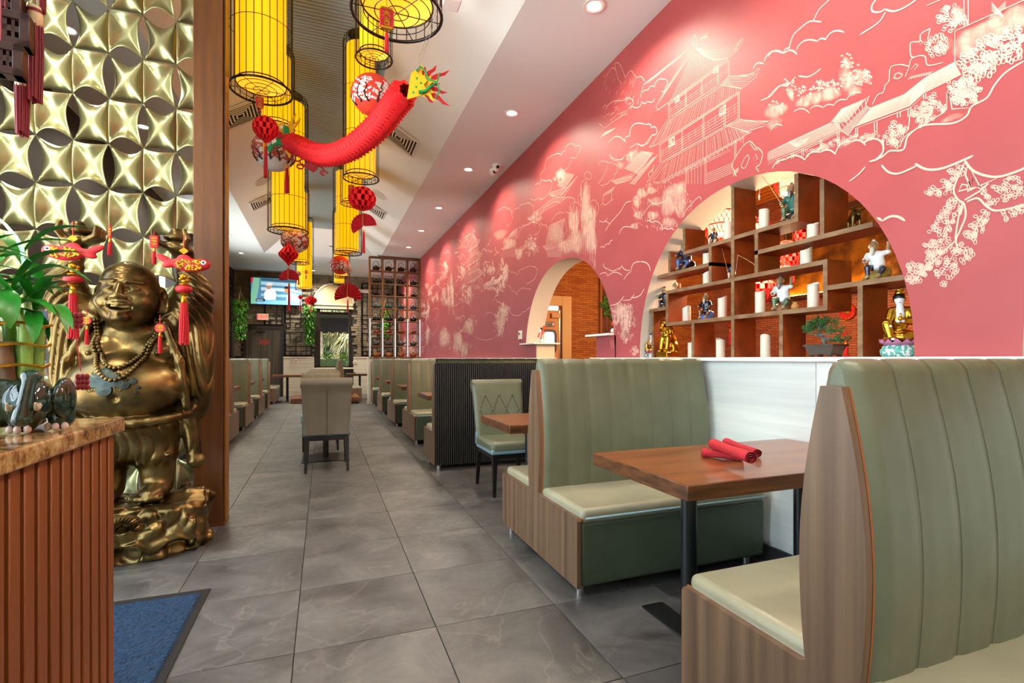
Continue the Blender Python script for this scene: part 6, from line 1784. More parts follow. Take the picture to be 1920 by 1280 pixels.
doll('porcelain figure with raised orange sleeve on the far shelf board of the pointed arch', (2.62, 5.93, 1.421), .25, R(-75), False)
doll('porcelain figure with an orange hat on the near shelf board of the pointed arch', (2.63, 4.155, 1.458), .29, R(-75), True)

# ================================================================== lounge behind: lanterns, gold relief, door, moss picture
M_lred = mat('lit_red_silk', '#d8241c', .7, emit='#ff3a22', estr=1.1)
M_lwarm = mat('lit_warm_shade', '#f2c9a0', .7, emit='#ffc090', estr=3.0)
M_cane = mat('red_lacquered_cane', '#b51f14', .5)
def lounge_lantern(label, px, py, rpx, q, warm=True):
    c_ = at(px, py, q=q); r = rpx * q / 945
    t = thing('cane_lantern', label, 'lantern', tuple(c_), 0, 'red cane lanterns in the lounge')
    if warm: MB().lathe([(r * .55, -r * .75), (r * .62, -r * .3), (r * .62, r * .3), (r * .5, r * .62)], 24).build('warm_shade', M_lwarm, t, smooth=50)
    rb_ = MB(); pr = [(.35, .95), (.75, .72), (1.05, .15), (.98, -.3), (.6, -.85), (.4, -.95)]
    for k in range(30):
        a = 2 * PI * k / 30
        rb_.tube([(rr * r * math.cos(a + i * .25), rr * r * math.sin(a + i * .25), zz * r) for i, (rr, zz) in enumerate(pr)], r * .014, 4)
        rb_.tube([(rr * r * math.cos(a - i * .25), rr * r * math.sin(a - i * .25), zz * r) for i, (rr, zz) in enumerate(pr)], r * .012, 4)
    rb_.build('cane_weave', M_cane, t)
    rn = MB()
    for rr, zz in ((.36, .96), (1.06, .15), (.64, .62), (.63, -.32), (.42, -.95)): rn.tube([(rr * r * math.cos(2 * PI * k / 30), rr * r * math.sin(2 * PI * k / 30), zz * r) for k in range(30)], r * .03, 6, closed=True)
    rn.build('rings', M_cane, t, smooth=60)
    MB().tube([(0, 0, r * .9), (0, 0, LZ - c_.z)], .004, 5).build('cord', M_blk, t)
    ld = bpy.data.lights.new('lantern_lamp', 'POINT'); ld.energy = 110; ld.color = (1, .62, .34); ld.shadow_soft_size = r * .5
    lo = bpy.data.objects.new('lantern_lamp', ld); COL.objects.link(lo); lo.parent = t; lo.location = (0, 0, -r * 1.25)
    return t
lounge_lantern('large red cane lantern glowing behind the upper left of the curio shelf', 1352, 410, 40, 4.6)
lounge_lantern('red cane lantern glowing behind the main upright of the curio shelf', 1412, 448, 40, 4.2)
lounge_lantern('red cane lantern high behind the teal fisherman', 1478, 345, 24, 4.6)
lounge_lantern('small red cane lantern behind the candle on the middle shelf', 1474, 478, 26, 4.8, False)
def lounge_comb(label, px, py, rpx, q, shape, tas):
    honeycomb(label, px, py, rpx, q, shape, .02, tas, mat('coral_tissue', '#e0302a', .7), 20)  # plain tissue colour, gives off no light
    t = [o for o in COL.objects if o.get('label') == label][0]
    MB().tube([(0, 0, 0), (0, 0, LZ - t.location.z)], .002, 4).build('cord', M_red, t)
    t['group'] = 'coral paper ornaments in the lounge'
lounge_comb('coral honeycomb flower low behind the curio shelf by the main upright', 1428, 545, 27, 4.3, 'flower', 22)
lounge_comb('coral honeycomb lamp behind the candle of the middle shelf', 1487, 484, 20, 4.6, 'lamp', 30)
lounge_comb('coral honeycomb flower half hidden behind the far candle', 1512, 440, 20, 4.4, 'flower', 0)
# gold relief on the lounge wall with its lit ledge
M_rel = mat('gilded_mountain_relief', '#8a5d1e', .45, .5, c2='#4a2c10', scale=5, detail=8, contrast=(.35, .62), bump=1.0, bscale=14)
rel = thing('gold_relief', 'gilded mountain landscape relief lit from below on the lounge wall', 'relief', (LX, 0, 0))
random.seed(14)
g = []
for i in range(81):
    row = []
    for j in range(31):
        y = -1.1 + (5.2 + 1.1) * i / 80; zf = j / 30; z = 2.07 + .95 * zf
        h = .04 + .09 * max(0, math.sin(y * 2.1 + 1) * .5 + math.sin(y * 5.3) * .3 + .55 - zf * 1.2) * (1 + .35 * math.sin(y * 23 + zf * 17) * math.sin(zf * 29 - y * 7))
        row.append((-h, y, z))
    g.append(row)
MB().grid(g).build('relief_surface', M_rel, rel, smooth=80)
MB().box(-.20, 0, -1.1, 5.3, 2.0, 2.045).build('relief_ledge', mat('dark_ledge_wood', '#3a2010', .5), rel)
MB().box(-.15, -.11, -1.1, 5.25, 2.046, 2.056).build('light_strip', mat('lit_amber_strip', '#ffcf7a', .5, emit='#ffb040', estr=160), rel)
MB().box(-.08, 0, -1.1, 5.3, 3.03, 3.10).build('relief_top', mat('dark_ledge_wood', '#3a2010'), rel)
# red ornaments on the lounge wall below the relief
def wall_orn(label, px, py, s, kind):
    c_ = at(px, py, X=LX - .03)
    t = thing('wall_ornament', label, 'ornament', tuple(c_), R(90), 'red luck ornaments on the lounge wall')
    if kind == 0:
        MB().lathe([(s, -.01), (s, .01)], 22, axis='y').build('disc', M_red, t, smooth=40)
        m_ = MB()
        for k in range(16): m_.ball((s * .9 * math.cos(2 * PI * k / 16), .015, s * .9 * math.sin(2 * PI * k / 16)), s * .10, 8, 5)
        m_.ball((0, .015, 0), (s * .35, .01, s * .35), 10, 6); m_.build('gold_studs', M_gilt, t, smooth=180)
    else:
        MB().obox((0, 0, 0), (s, .015, s), (0, R(45), 0)).build('diamond', M_red, t)
        MB().obox((0, .01, 0), (s * .4, .01, s * .4), (0, R(45), 0)).build('gold_center', M_gilt, t)
        add_tassel(t, -s * .7, s * 3.4, .02)
    return t
wall_orn('round red and gold luck disc on the lounge wall above the bonsai', 1589, 584, .10, 0)
wall_orn('red diamond luck knot with tassel on the lounge wall beside the bonsai', 1586, 632, .085, 1)
wall_orn('string of red luck knots on the lounge wall left of the main upright', 1369, 610, .075, 1)
wall_orn('red and gold luck disc at the head of the knot string', 1367, 602, .05, 0)
# service door at the lounge end wall
YD = LYE - .03
fr_ = MB(); dx0, dx1, dz = 2.86, 3.23, 1.98
fr_.box(dx1, dx1 + .15, YD - .02, YD + .03, 0, dz + .14); fr_.box(XR + WT + .002, dx1 + .0, YD - .02, YD + .03, dz, dz + .14)
door_2 = struct(fr_.build('door_2', mat('tan_door_casing', '#c8a06a', .6), None, bevel=.004))
lf = MB(); lx0, lx1 = XR + WT + .004, dx1 - .05
# leaf with a rounded window: built as frame strips around the glass
wx0, wx1, wz0, wz1 = 2.93, 3.13, 1.30, 1.62
lf.box(lx0, wx0, YD, YD + .04, 0, dz - .07); lf.box(wx1, lx1, YD, YD + .04, 0, dz - .07); lf.box(wx0, wx1, YD, YD + .04, 0, wz0); lf.box(wx0, wx1, YD, YD + .04, wz1, dz - .07)
lf.build('leaf', mat('peach_door_paint', '#c98a55', .55), door_2)
rg = MB(); pts_ = []
for k in range(32):
    a = 2 * PI * k / 32; ca, sa = math.cos(a), math.sin(a)
    pts_.append(((wx0 + wx1) / 2 + (wx1 - wx0) / 2 * math.copysign(abs(ca) ** .45, ca), YD - .006, (wz0 + wz1) / 2 + (wz1 - wz0) / 2 * math.copysign(abs(sa) ** .4, sa)))
rg.tube(pts_, .016, 6, closed=True); rg.build('window_gasket', M_blackm, door_2, smooth=60)
MB().box(wx0, wx1, YD + .015, YD + .02, wz0, wz1).build('window_glass', mat('bright_kitchen_glass', '#dfeaf0', .1, emit='#dcecf5', estr=.9), door_2)
MB().box(lx0, lx1, YD + .01, YD + .03, dz - .068, dz - .002).build('transom', mat('bright_kitchen_glass', '#dfeaf0'), door_2)
MB().box(3.05, 3.19, YD - .05, YD, 1.80, 1.87).build('door_closer', mat('tan_metal', '#b98a58', .4), door_2, bevel=.004)
MB().box(lx1, lx1 + .02, YD - .01, YD + .03, 0, dz - .07).build('door_edge', M_chrome, door_2)
sg = tag(MB().box(2.93, 3.11, YD - .012, YD - .001, 1.675, 1.745).build('door_sign', mat('brown_sign_plate', '#2c1a16', .4)), 'small brown employees only sign on the service door', 'sign')
M_sgt = mat('sign_white_print', '#e6ddd2', .6)
for s_, dz_ in (('Employees', .018), ('Only', -.014)):
    text_mesh('sign_text', s_, .026, M_sgt, sg, (2.94, YD - .0135, 1.71 + dz_), (PI / 2, 0, 0), .0005, 'LEFT')
MB().box(3.075, 3.10, YD - .0135, YD - .0125, 1.69, 1.73).build('sign_pictogram', M_sgt, sg)
s2 = tag(MB().box(2.99, 3.05, YD - .01, YD - .001, 1.225, 1.265).build('door_plate', mat('cream_plate', '#d8b98a', .5)), 'small cream IN plate under the service door window', 'sign')
text_mesh('plate_text', 'IN', .026, M_blk, s2, (3.02, YD - .0115, 1.245), (PI / 2, 0, 0), .0005)
# moss picture
mp = thing('moss_picture', 'framed bark and moss picture on the brown end wall of the lounge', 'picture', (0, LYE - .035, 0))
f_ = MB(); a_ = at(1124, 627, Y=LYE - .03); x0 = a_.x; x1 = x0 + .42; z0_, z1_ = 1.50, 2.42
f_.box(x0, x0 + .035, -.02, .03, z0_, z1_); f_.box(x1 - .035, x1, -.02, .03, z0_, z1_); f_.box(x0 + .035, x1 - .035, -.02, .03, z0_, z0_ + .035); f_.box(x0 + .035, x1 - .035, -.02, .03, z1_ - .035, z1_)
f_.build('frame', mat('orange_wood_frame', '#8a4a18', .5), mp)
MB().box(x0 + .035, x1 - .035, .0, .02, z0_ + .035, z1_ - .035).build('bark_panel', mat('rough_bark', '#7a3f18', .8, c2='#3c1c0a', scale=5, stretch=(6, 1, .8), bump=1.0, bscale=12), mp)
random.seed(6)
for (dx, dz_, r) in [(.08, .60, .075), (.14, .68, .07), (.02, .52, .06), (.10, .48, .06), (.06, .40, .05), (.19, .36, .07), (.14, .78, .06), (.22, .28, .045), (.2, .5, .06)]:
    ms = MB()
    for k in range(40):
        d = Vector((random.gauss(0, 1), random.gauss(0, 1), random.gauss(0, 1))).normalized() * r * random.uniform(.5, 1)
        ms.ball((x0 + .03 + dx + d.x, -.03 + d.y * .4, z0_ + dz_ + d.z * .8), r * .28, 6, 4)
    stuff(ms.build('moss_clump', mat('preserved_moss', '#4f7a1e', .9, c2='#2f5412', scale=30), mp, smooth=60))
# thermostat on the rose wall
th = thing('thermostat', 'small white thermostat on the rose wall beside the pointed arch', 'thermostat', tuple(at(977, 628, X=XR)))
MB().box(-.025, 0, -.05, .05, -.06, .06).build('housing', M_whiteg, th, bevel=.006)
MB().box(-.027, -.024, -.02, .03, .0, .035).build('display', mat('grey_lcd', '#6a7470', .3), th)
# ================================================================== line mural on the rose wall
CROPS = {'c3': (1100, 0, 3.765), 'c4': (1440, 0, 3.7646), 'c5': (1640, 260, 3.046), 'c6': (790, 220, 2.783), 'A': (940, 450, 5.334), 'D': (1280, 40, 4.265), 'E': (930, 220, 4.925), 'G': (1120, 250, 6.735)}
STROKES = []; WASH = []
def wp(crop, p):
    ox, oy, s = CROPS[crop]; v = at(ox + p[0] / s, oy + p[1] / s, X=XR); return (v.y, v.z)
def smoothp(P_, n=6):
    if len(P_) < 3: return P_
    out = []
    for i in range(len(P_) - 1):
        p0, p1, p2, p3 = P_[max(i - 1, 0)], P_[i], P_[i + 1], P_[min(i + 2, len(P_) - 1)]
        for k in range(n):
            t = k / n
            out.append(tuple(.5 * (2 * p1[j] + (p2[j] - p0[j]) * t + (2 * p0[j] - 5 * p1[j] + 4 * p2[j] - p3[j]) * t * t + (3 * p1[j] - p0[j] - 3 * p2[j] + p3[j]) * t ** 3) for j in range(2)))
    out.append(P_[-1]); return out
def ln(crop, pts, w=.007, sm=False, closed=False):
    P_ = [wp(crop, p) for p in pts]
    if closed: P_.append(P_[0])
    STROKES.append((smoothp(P_) if sm else P_, w))
def cloud(crop, pts, bulge=.35, w=.011):
    for a, b in zip(pts[:-1], pts[1:]):
        dx, dy = b[0] - a[0], b[1] - a[1]; nx_, ny_ = dy, -dx
        P_ = []
        for k in range(11):
            t = k / 10; h = 4 * t * (1 - t) * bulge
            P_.append(wp(crop, (a[0] + dx * t + nx_ * h, a[1] + dy * t + ny_ * h)))
        STROKES.append((P_, w))
def lerp_poly(P_, t):
    L = [0]
    for a, b in zip(P_[:-1], P_[1:]): L.append(L[-1] + math.hypot(b[0] - a[0], b[1] - a[1]))
    d = t * L[-1]
    for i in range(len(P_) - 1):
        if d <= L[i + 1] or i == len(P_) - 2:
            q = (d - L[i]) / max(L[i + 1] - L[i], 1e-9)
            return (P_[i][0] + (P_[i + 1][0] - P_[i][0]) * q, P_[i][1] + (P_[i + 1][1] - P_[i][1]) * q)
def hatch(crop, top, bot, n, w=.0035, jit=.0):
    for k in range(n + 1):
        t = min(1, max(0, k / n + random.uniform(-jit, jit)))
        ln(crop, [lerp_poly(top, t), lerp_poly(bot, t)], w)
def wash(crop, c, rx, ry, rot=0.0, a=.8, n=18):
    ring = []
    for k in range(n):
        t = 2 * PI * k / n; q = 1 + .12 * math.sin(3 * t + c[0])
        x, y = rx * q * math.cos(t), ry * q * math.sin(t)
        ring.append(wp(crop, (c[0] + x * math.cos(rot) - y * math.sin(rot), c[1] + x * math.sin(rot) + y * math.cos(rot))))
    WASH.append((wp(crop, c), ring, a))
def leaves(crop, axis, width, n, size, w=.0055, curl=False):
    w0 = w
    for k in range(int(n * .55)):
        w = w0; p = lerp_poly(axis, random.random()); off = random.uniform(-1, 1)
        q0, q1 = lerp_poly(axis, .0), lerp_poly(axis, 1.0)
        an = math.atan2(q1[1] - q0[1], q1[0] - q0[0]) + PI / 2
        c_ = (p[0] + math.cos(an) * off * width, p[1] + math.sin(an) * off * width)
        a = an + PI / 2 * .6 * (1 if off > 0 else -1) + random.uniform(-.5, .5)
        w = w * .75; L_, wd = size * random.uniform(.9, 1.35), size * .36
        pts = []
        for i in range(9 if not curl else 6):
            t = 2 * PI * i / 8
            x, y = L_ / 2 * math.cos(t), wd * math.sin(t)
            pts.append((c_[0] + x * math.cos(a) - y * math.sin(a), c_[1] + x * math.sin(a) + y * math.cos(a)))
        ln(crop, pts, w)
random.seed(77)
# --- the tall pagoda
ln('c3', [(760, 345), (490, 750)], .007); ln('c3', [(748, 350), (495, 735)], .004); ln('c3', [(735, 352), (500, 722)], .004); ln('c3', [(490, 750), (500, 778), (575, 725)], .006)
ln('c3', [(760, 335), (748, 290), (766, 245), (780, 290), (776, 335)], .009, True)
hatch('c3', [(600, 690), (755, 360), (790, 385), (900, 425), (990, 425)], [(590, 715), (700, 640), (760, 595), (890, 500), (995, 425)], 40, .0032)
ln('c3', [(575, 725), (1000, 415)], .006); ln('c3', [(580, 745), (1000, 432)], .004)
for k in range(34): a = (575 + 425 * k / 34, 727 - 311 * k / 34); ln('c3', [a, (a[0] + 5, a[1] + 12), (a[0] + 11, a[1] - 3)], .003)
for k in range(7): ln('D', [(100, 210), (180 + 3 * k, 222 + 10 * k), (290, 226 + 12 * k), (400, 190 + 13 * k), (490 - 8 * k, 130 + 12 * k)], .0042, True)
ln('D', [(490, 130), (485, 160), (455, 215), (375, 292)], .006)
ln('D', [(100, 210), (170, 275), (270, 308), (375, 292)], .007, True)
wash('D', (150, 240), 80, 30, .4, .7)
for k in range(5): ln('D', [(135 + 8 * k, 150 - 4 * k), (215, 78 + 12 * k)], .006)
def storey(x0, y0t, y0b, x1, y1t, y1b, rows=6, posts=(0, .28, .55, .82, 1)):
    for k in range(rows + 1):
        t = k / rows
        if t < .35 and k not in (0,): continue
        ln('c3', [(x0, y0t + (y0b - y0t) * t), (x1, y1t + (y1b - y1t) * t)], .0042)
    for q in posts:
        x = x0 + (x1 - x0) * q
        for d in (0, 9): ln('c3', [(x + d, y0t + (y1t - y0t) * q - d * .6), (x + d, y0b + (y1b - y0b) * q - d * .6)], .005)
    for j in range(12):
        q = (j + .5) / 12; x = x0 + (x1 - x0) * q; ya = y0t + (y1t - y0t) * q; yb_ = y0b + (y1b - y0b) * q
        ln('c3', [(x, ya + (yb_ - ya) * .35), (x, ya + (yb_ - ya) * .7)], .003)
storey(578, 735, 832, 1000, 430, 545)
for (x, y) in [(912, 490), (640, 697)]: ln('c3', [(x - 14, y - 8), (x + 14, y - 24), (x + 14, y + 14), (x - 14, y + 28)], .016, closed=True); wash('c3', (x, y + 2), 18, 20, 0, 1)
ln('c3', [(578, 835), (1000, 560)], .006); ln('c3', [(585, 845), (1005, 572)], .006)
# second roof
ln('c3', [(578, 835), (445, 1040)], .006); ln('c3', [(590, 840), (470, 1022)], .004); ln('c3', [(600, 842), (500, 1005)], .004); ln('c3', [(445, 1040), (515, 1010)], .006)
hatch('c3', [(585, 845), (1000, 575), (1085, 625)], [(515, 1005), (1000, 690), (1085, 640)], 48, .0034, .006)
ln('c3', [(510, 1012), (1085, 640)], .006); ln('c3', [(515, 1024), (1085, 655)], .004)
for k in range(40): a = (512 + 573 * k / 40, 1014 - 372 * k / 40); ln('c3', [a, (a[0] + 6, a[1] + 12), (a[0] + 13, a[1] - 6)], .003)
ln('c3', [(1010, 535), (1120, 535), (1175, 515), (1222, 478), (1195, 545), (1095, 625), (945, 600)], .006); ln('c3', [(945, 600), (1010, 535)], .005)
hatch('c3', [(1010, 540), (950, 598)], [(1200, 520), (1095, 620)], 7, .0032)
storey(515, 1025, 1150, 1070, 655, 838, 8)
for (x, y) in [(960, 778), (600, 1000)]: ln('c3', [(x - 20, y - 10), (x + 20, y - 34), (x + 20, y + 14), (x - 20, y + 36)], .02, closed=True); wash('c3', (x, y + 2), 24, 26, 0, 1)
ln('c3', [(520, 1150), (1070, 838)], .007); ln('c3', [(525, 1160), (1070, 850)], .006)
# third roof and lower storey
ln('c3', [(520, 1160), (425, 1290)], .006); ln('c3', [(540, 1160), (445, 1285)], .004); ln('c3', [(560, 1160), (470, 1280)], .004)
hatch('c3', [(560, 1150), (1000, 900), (1130, 930)], [(520, 1285), (1000, 1015), (1165, 935)], 50, .0034, .008)
ln('c3', [(520, 1285), (1165, 930)], .006); ln('c3', [(520, 1300), (1120, 965)], .005)
for k in range(18): a = (540 + 570 * k / 18, 1275 - 315 * k / 18); ln('c3', [a, (a[0] + 10, a[1] + 22), (a[0] + 22, a[1] - 10)], .004)
ln('c3', [(1070, 835), (1140, 855), (1290, 855), (1250, 890), (1130, 928), (990, 890)], .006); ln('c3', [(990, 890), (1070, 835)], .005)
hatch('c3', [(1075, 842), (1000, 888)], [(1280, 862), (1135, 925)], 8, .0032)
for x, y0, y1 in [(1045, 990, 1110), (1055, 985, 1110), (835, 1110, 1300), (845, 1105, 1300), (1105, 960, 1010), (700, 1180, 1300), (708, 1176, 1300)]: ln('c3', [(x, y0), (x, y1)], .005)
for k in range(6): ln('c3', [(850, 1225 + 14 * k), (1035, 1150 + 13 * k)], .004)
for k in range(5): ln('c3', [(720 + 22 * k, 1210 - 12 * k), (720 + 22 * k, 1300)], .004)
ln('c3', [(640, 1230), (1020, 1050)], .004); ln('c3', [(640, 1245), (1020, 1062)], .004)
# rock beside it
ln('D', [(480, 1000), (540, 960), (590, 1010), (610, 1015), (640, 1060), (620, 1140), (590, 1170), (640, 1235)], .008, True); ln('D', [(480, 1000), (400, 1130), (410, 1190), (430, 1240)], .008, True)
ln('D', [(540, 975), (570, 1020), (600, 1030)], .006); ln('D', [(490, 1100), (520, 1070), (530, 1100), (500, 1170), (470, 1160), (490, 1100)], .006, True); ln('D', [(570, 1100), (585, 1060), (600, 1100), (580, 1110)], .006)
for k in range(6): ln('D', [(535 + 12 * k, 1250), (545 + 11 * k, 1190 + 6 * (k % 3))], .005); ln('D', [(405 + 8 * k, 1240 - 8 * k), (415 + 6 * k, 1190 - 4 * k)], .005)
# --- mountains, far bridge and clouds left of the pagoda
ln('c3', [(130, 560), (175, 480), (205, 490), (200, 455), (222, 443), (245, 475), (275, 550)], .006, True); ln('c3', [(205, 490), (225, 560), (245, 590)], .005); ln('c3', [(275, 545), (300, 510), (318, 500), (350, 545), (385, 540), (410, 575)], .006, True)
for k in range(26):
    x = random.uniform(130, 390); y = 560 + (x - 130) * .12 + random.uniform(-40, 120); ln('c3', [(x, y), (x - random.uniform(5, 14), y + random.uniform(20, 48))], .0045)
ln('c3', [(135, 755), (190, 715), (250, 710), (290, 690), (330, 715), (310, 780)], .006, True); ln('c3', [(90, 870), (125, 905), (90, 945)], .008); ln('c3', [(125, 905), (200, 850), (280, 800)], .006, True)
for k in range(24):
    x = random.uniform(110, 310); y = 760 + random.uniform(-30, 110) + (200 - x) * .3; ln('c3', [(x, y), (x + random.uniform(10, 26), y - random.uniform(8, 30))], .0045)
for k in range(10): ln('c3', [(95 + 8 * k, 975 - 5 * k), (130 + 8 * k, 930 - 3 * k)], .009)
ln('c3', [(385, 650), (405, 595), (740, 330)], .007); ln('c3', [(420, 590), (735, 348)], .004)
for k in range(18): x = 440 + 16 * k; ln('c3', [(x, 578 - 13 * k + 8), (x + 10, 560 - 13 * k)], .004)
cloud('c3', [(385, 692), (435, 635), (480, 612), (562, 562), (555, 610), (525, 648)], .3, .007)
cloud('c3', [(322, 752), (390, 718), (430, 715), (482, 690)], -.32, .008)
cloud('c3', [(155, 1008), (275, 1003), (305, 960), (420, 880), (460, 905), (492, 905), (460, 955)], .36, .011); ln('c3', [(460, 955), (430, 1010), (385, 1025), (360, 1015)], .008, True)
cloud('c3', [(170, 1080), (200, 1120), (270, 1095), (360, 1018)], -.25, .007)
# --- pavilion under the cloud and its tree
hatch('G', [(560, 225), (340, 440)], [(705, 245), (500, 500)], 10, .0036)
hatch('G', [(560, 225), (705, 245)], [(345, 440), (520, 520)], 24, .0036)
ln('G', [(560, 222), (640, 255), (705, 243), (440, 545), (180, 600)], .006); ln('G', [(775, 262), (470, 640), (410, 640), (700, 310)], .006)
hatch('G', [(765, 275), (470, 635)], [(690, 320), (420, 630)], 26, .0036)
hatch('G', [(180, 600), (440, 500)], [(240, 640), (440, 580)], 22, .0036); ln('G', [(180, 600), (240, 640), (440, 580)], .006)
ln('G', [(225, 670), (80, 770), (70, 880), (40, 915)], .006); hatch('G', [(80, 770), (225, 672)], [(75, 800), (180, 740)], 12, .0036); ln('G', [(180, 745), (180, 850)], .006); ln('G', [(70, 890), (105, 905), (200, 830)], .006)
ln('G', [(405, 190), (500, 130), (545, 155), (590, 150), (660, 60), (710, 5)], .007, True)
wash('G', (440, 280), 110, 65, -.7, .95); wash('G', (290, 400), 50, 60, -.5, .6)
cloud('G', [(165, 265), (200, 330), (270, 330), (330, 310)], -.2, .007); cloud('G', [(20, 400), (95, 352), (135, 400)], .3, .006); ln('G', [(135, 400), (85, 530), (10, 640)], .006, True); cloud('G', [(140, 380), (200, 380), (245, 430), (210, 520)], .25, .006); cloud('G', [(45, 650), (100, 640), (150, 600), (215, 510)], -.25, .006)
ln('G', [(660, 560), (650, 500), (690, 470), (725, 390), (705, 450), (690, 500)], .008, True)
# big feathery tree
for (x, y, rx, ry, a) in [(560, 760, 80, 70, .9), (680, 720, 70, 55, .8), (960, 740, 130, 110, .8), (1060, 700, 80, 110, .95), (900, 900, 120, 170, .85), (1040, 900, 90, 170, .8), (740, 860, 100, 70, .6), (500, 860, 55, 90, .85), (520, 1030, 70, 60, .85), (470, 1170, 60, 45, .85), (700, 1040, 80, 70, .9), (900, 1120, 110, 70, .75)]: wash('G', (x, y), rx, ry, 0, a)
for k in range(150):
    x, y = random.uniform(430, 1150), random.uniform(640, 1200)
    if ((x - 840) / 360) ** 2 + ((y - 900) / 310) ** 2 > 1.05: continue
    ln('G', [(x, y), (x + random.uniform(-10, 10), y + random.uniform(15, 55))], .0035)
for k in range(130):
    t = random.uniform(0, 2 * PI); x, y = 815 + 365 * math.cos(t) * random.uniform(.93, 1.03), 900 + 300 * math.sin(t) * random.uniform(.93, 1.03)
    if x < 700 and y > 1050: x -= 60
    ln('G', [(x, y), (x + 12, y + 8), (x + 6, y + 18)], .004)
ln('G', [(590, 1000), (680, 900), (760, 890), (860, 850), (900, 760)], .007, True); ln('G', [(640, 830), (700, 880), (760, 890)], .006); ln('G', [(600, 1000), (560, 1050)], .006)
cloud('G', [(620, 1110), (690, 1130), (795, 1140), (810, 1225), (895, 1215), (970, 1225)], .25, .010); cloud('G', [(280, 1270), (430, 1190)], .3, .01); ln('G', [(430, 855), (360, 880), (300, 980), (240, 1050), (160, 1140), (105, 1230)], .009, True)
cloud('G', [(20, 1100), (130, 1065)], -.3, .008); ln('G', [(95, 1100), (165, 1145)], .008)
ln('G', [(1070, 1060), (1130, 960), (1270, 810), (1310, 830), (1290, 890)], .008, True); ln('G', [(1120, 1040), (1180, 930)], .006)
# --- clouds and tall trees above the curio arch
cloud('D', [(565, 383), (650, 340)], .3, .011); cloud('D', [(650, 325), (810, 258), (860, 215)], .3, .011); ln('D', [(625, 632), (700, 600), (775, 520), (853, 490)], .009, True)
cloud('c4', [(0, 400), (112, 378), (207, 385)], .28, .012); ln('c4', [(150, 337), (180, 250), (240, 190), (300, 150), (378, 155)], .010, True); cloud('c4', [(200, 355), (350, 292), (408, 280), (540, 228)], .24, .011); ln('c4', [(322, 145), (360, 70), (410, 20), (450, -15)], .008, True)
ln('c4', [(765, -5), (735, 40), (740, 80), (790, 85), (825, 65)], .011, True); ln('c4', [(825, 65), (890, 80), (970, 50), (1045, 0)], .011, True); ln('c4', [(830, 85), (780, 160), (650, 245)], .010, True)
ln('c4', [(0, 685), (75, 610), (140, 600), (195, 540)], .009, True); ln('c4', [(215, 535), (290, 540), (375, 485)], .010, True)
for (x, y, rx, ry, a) in [(30, 790, 60, 60, .8), (90, 770, 55, 45, .9), (160, 660, 30, 55, .95), (250, 720, 60, 45, 1), (330, 690, 70, 50, 1), (440, 660, 80, 60, 1), (560, 560, 70, 90, 1), (560, 450, 35, 55, 1), (655, 540, 45, 65, .95), (705, 550, 22, 45, .9), (40, 870, 70, 40, .6), (610, 640, 60, 40, .8)]: wash('c4', (x, y), rx, ry, -.3, a)
for k in range(150):
    t = random.choice([(160, 620, 40, 60), (560, 430, 40, 55), (640, 500, 60, 60), (270, 650, 60, 40), (350, 600, 30, 40), (400, 610, 40, 40), (460, 610, 40, 45), (700, 540, 30, 50), (60, 740, 60, 40), (590, 560, 80, 60)])
    x, y = t[0] + random.uniform(-1, 1) * t[2], t[1] + random.uniform(-1, 1) * t[3]; ln('c4', [(x - 8, y + 5), (x, y - 7), (x + 9, y + 4)], .008)
cloud('c4', [(180, 790), (295, 800)], .25, .008); cloud('c4', [(295, 770), (390, 760), (465, 745), (555, 705), (660, 655)], .2, .008); cloud('c4', [(20, 925), (105, 888)], .3, .008)
# --- roofed walkway
ln('c4', [(0, 1075), (155, 1000), (440, 870), (520, 770), (690, 700), (715, 675), (690, 745), (720, 765), (960, 670), (1110, 550), (1315, 440), (1362, 525), (1100, 655), (1000, 745), (605, 895), (570, 955), (515, 920), (205, 1070), (0, 1145)], .007)
hatch('c4', [(720, 770), (960, 672), (1110, 555)], [(625, 885), (1000, 745), (1095, 655)], 60, .0045); hatch('c4', [(1115, 550), (1315, 442)], [(1100, 650), (1358, 525)], 34, .0045)
hatch('c4', [(0, 1078), (155, 1002), (440, 872), (500, 860)], [(0, 1135), (205, 1060), (500, 920), (515, 915)], 74, .0045); hatch('c4', [(470, 860), (540, 770), (690, 705)], [(520, 920), (600, 840), (690, 745)], 8, .004); hatch('c4', [(520, 775), (455, 860)], [(690, 702), (560, 860)], 16, .0045); hatch('c4', [(515, 918), (690, 748)], [(570, 950), (715, 762)], 22, .0045)
ln('c4', [(150, 1000), (200, 1035), (250, 1005), (295, 965)], .006, True); hatch('c4', [(160, 1000), (290, 970)], [(200, 1035), (260, 1010)], 14, .004)
ln('c4', [(0, 1160), (205, 1085), (520, 930)], .005); ln('c4', [(620, 905), (1005, 762), (1100, 670)], .005)
for x, y0, y1 in [(65, 1125, 1160), (78, 1120, 1155), (168, 1080, 1120), (180, 1075, 1115), (240, 1050, 1100), (252, 1045, 1100), (370, 990, 1050), (380, 985, 1050), (490, 935, 1030), (503, 930, 1030), (620, 905, 960), (634, 900, 955), (752, 865, 930), (770, 858, 925), (915, 795, 830), (935, 788, 826), (990, 765, 825), (1100, 665, 700), (1115, 658, 700)]: ln('c4', [(x, y0), (x, y1)], .006)
ln('c4', [(735, 740), (775, 670), (815, 650), (830, 600), (855, 570), (860, 500), (875, 468), (940, 455), (995, 465), (1010, 420), (1060, 395), (1110, 400), (1130, 460), (1240, 440)], .006, True); ln('c4', [(1000, 470), (970, 540)], .005); ln('c4', [(890, 530), (920, 515), (950, 530), (920, 555), (890, 548), (905, 530)], .006, True); ln('c4', [(1010, 490), (1045, 450), (1060, 460), (1030, 500)], .006)
for k in range(9): ln('c4', [(990 + 18 * k, 560 - 4 * k), (1020 + 18 * k, 535 - 4 * k)], .005)
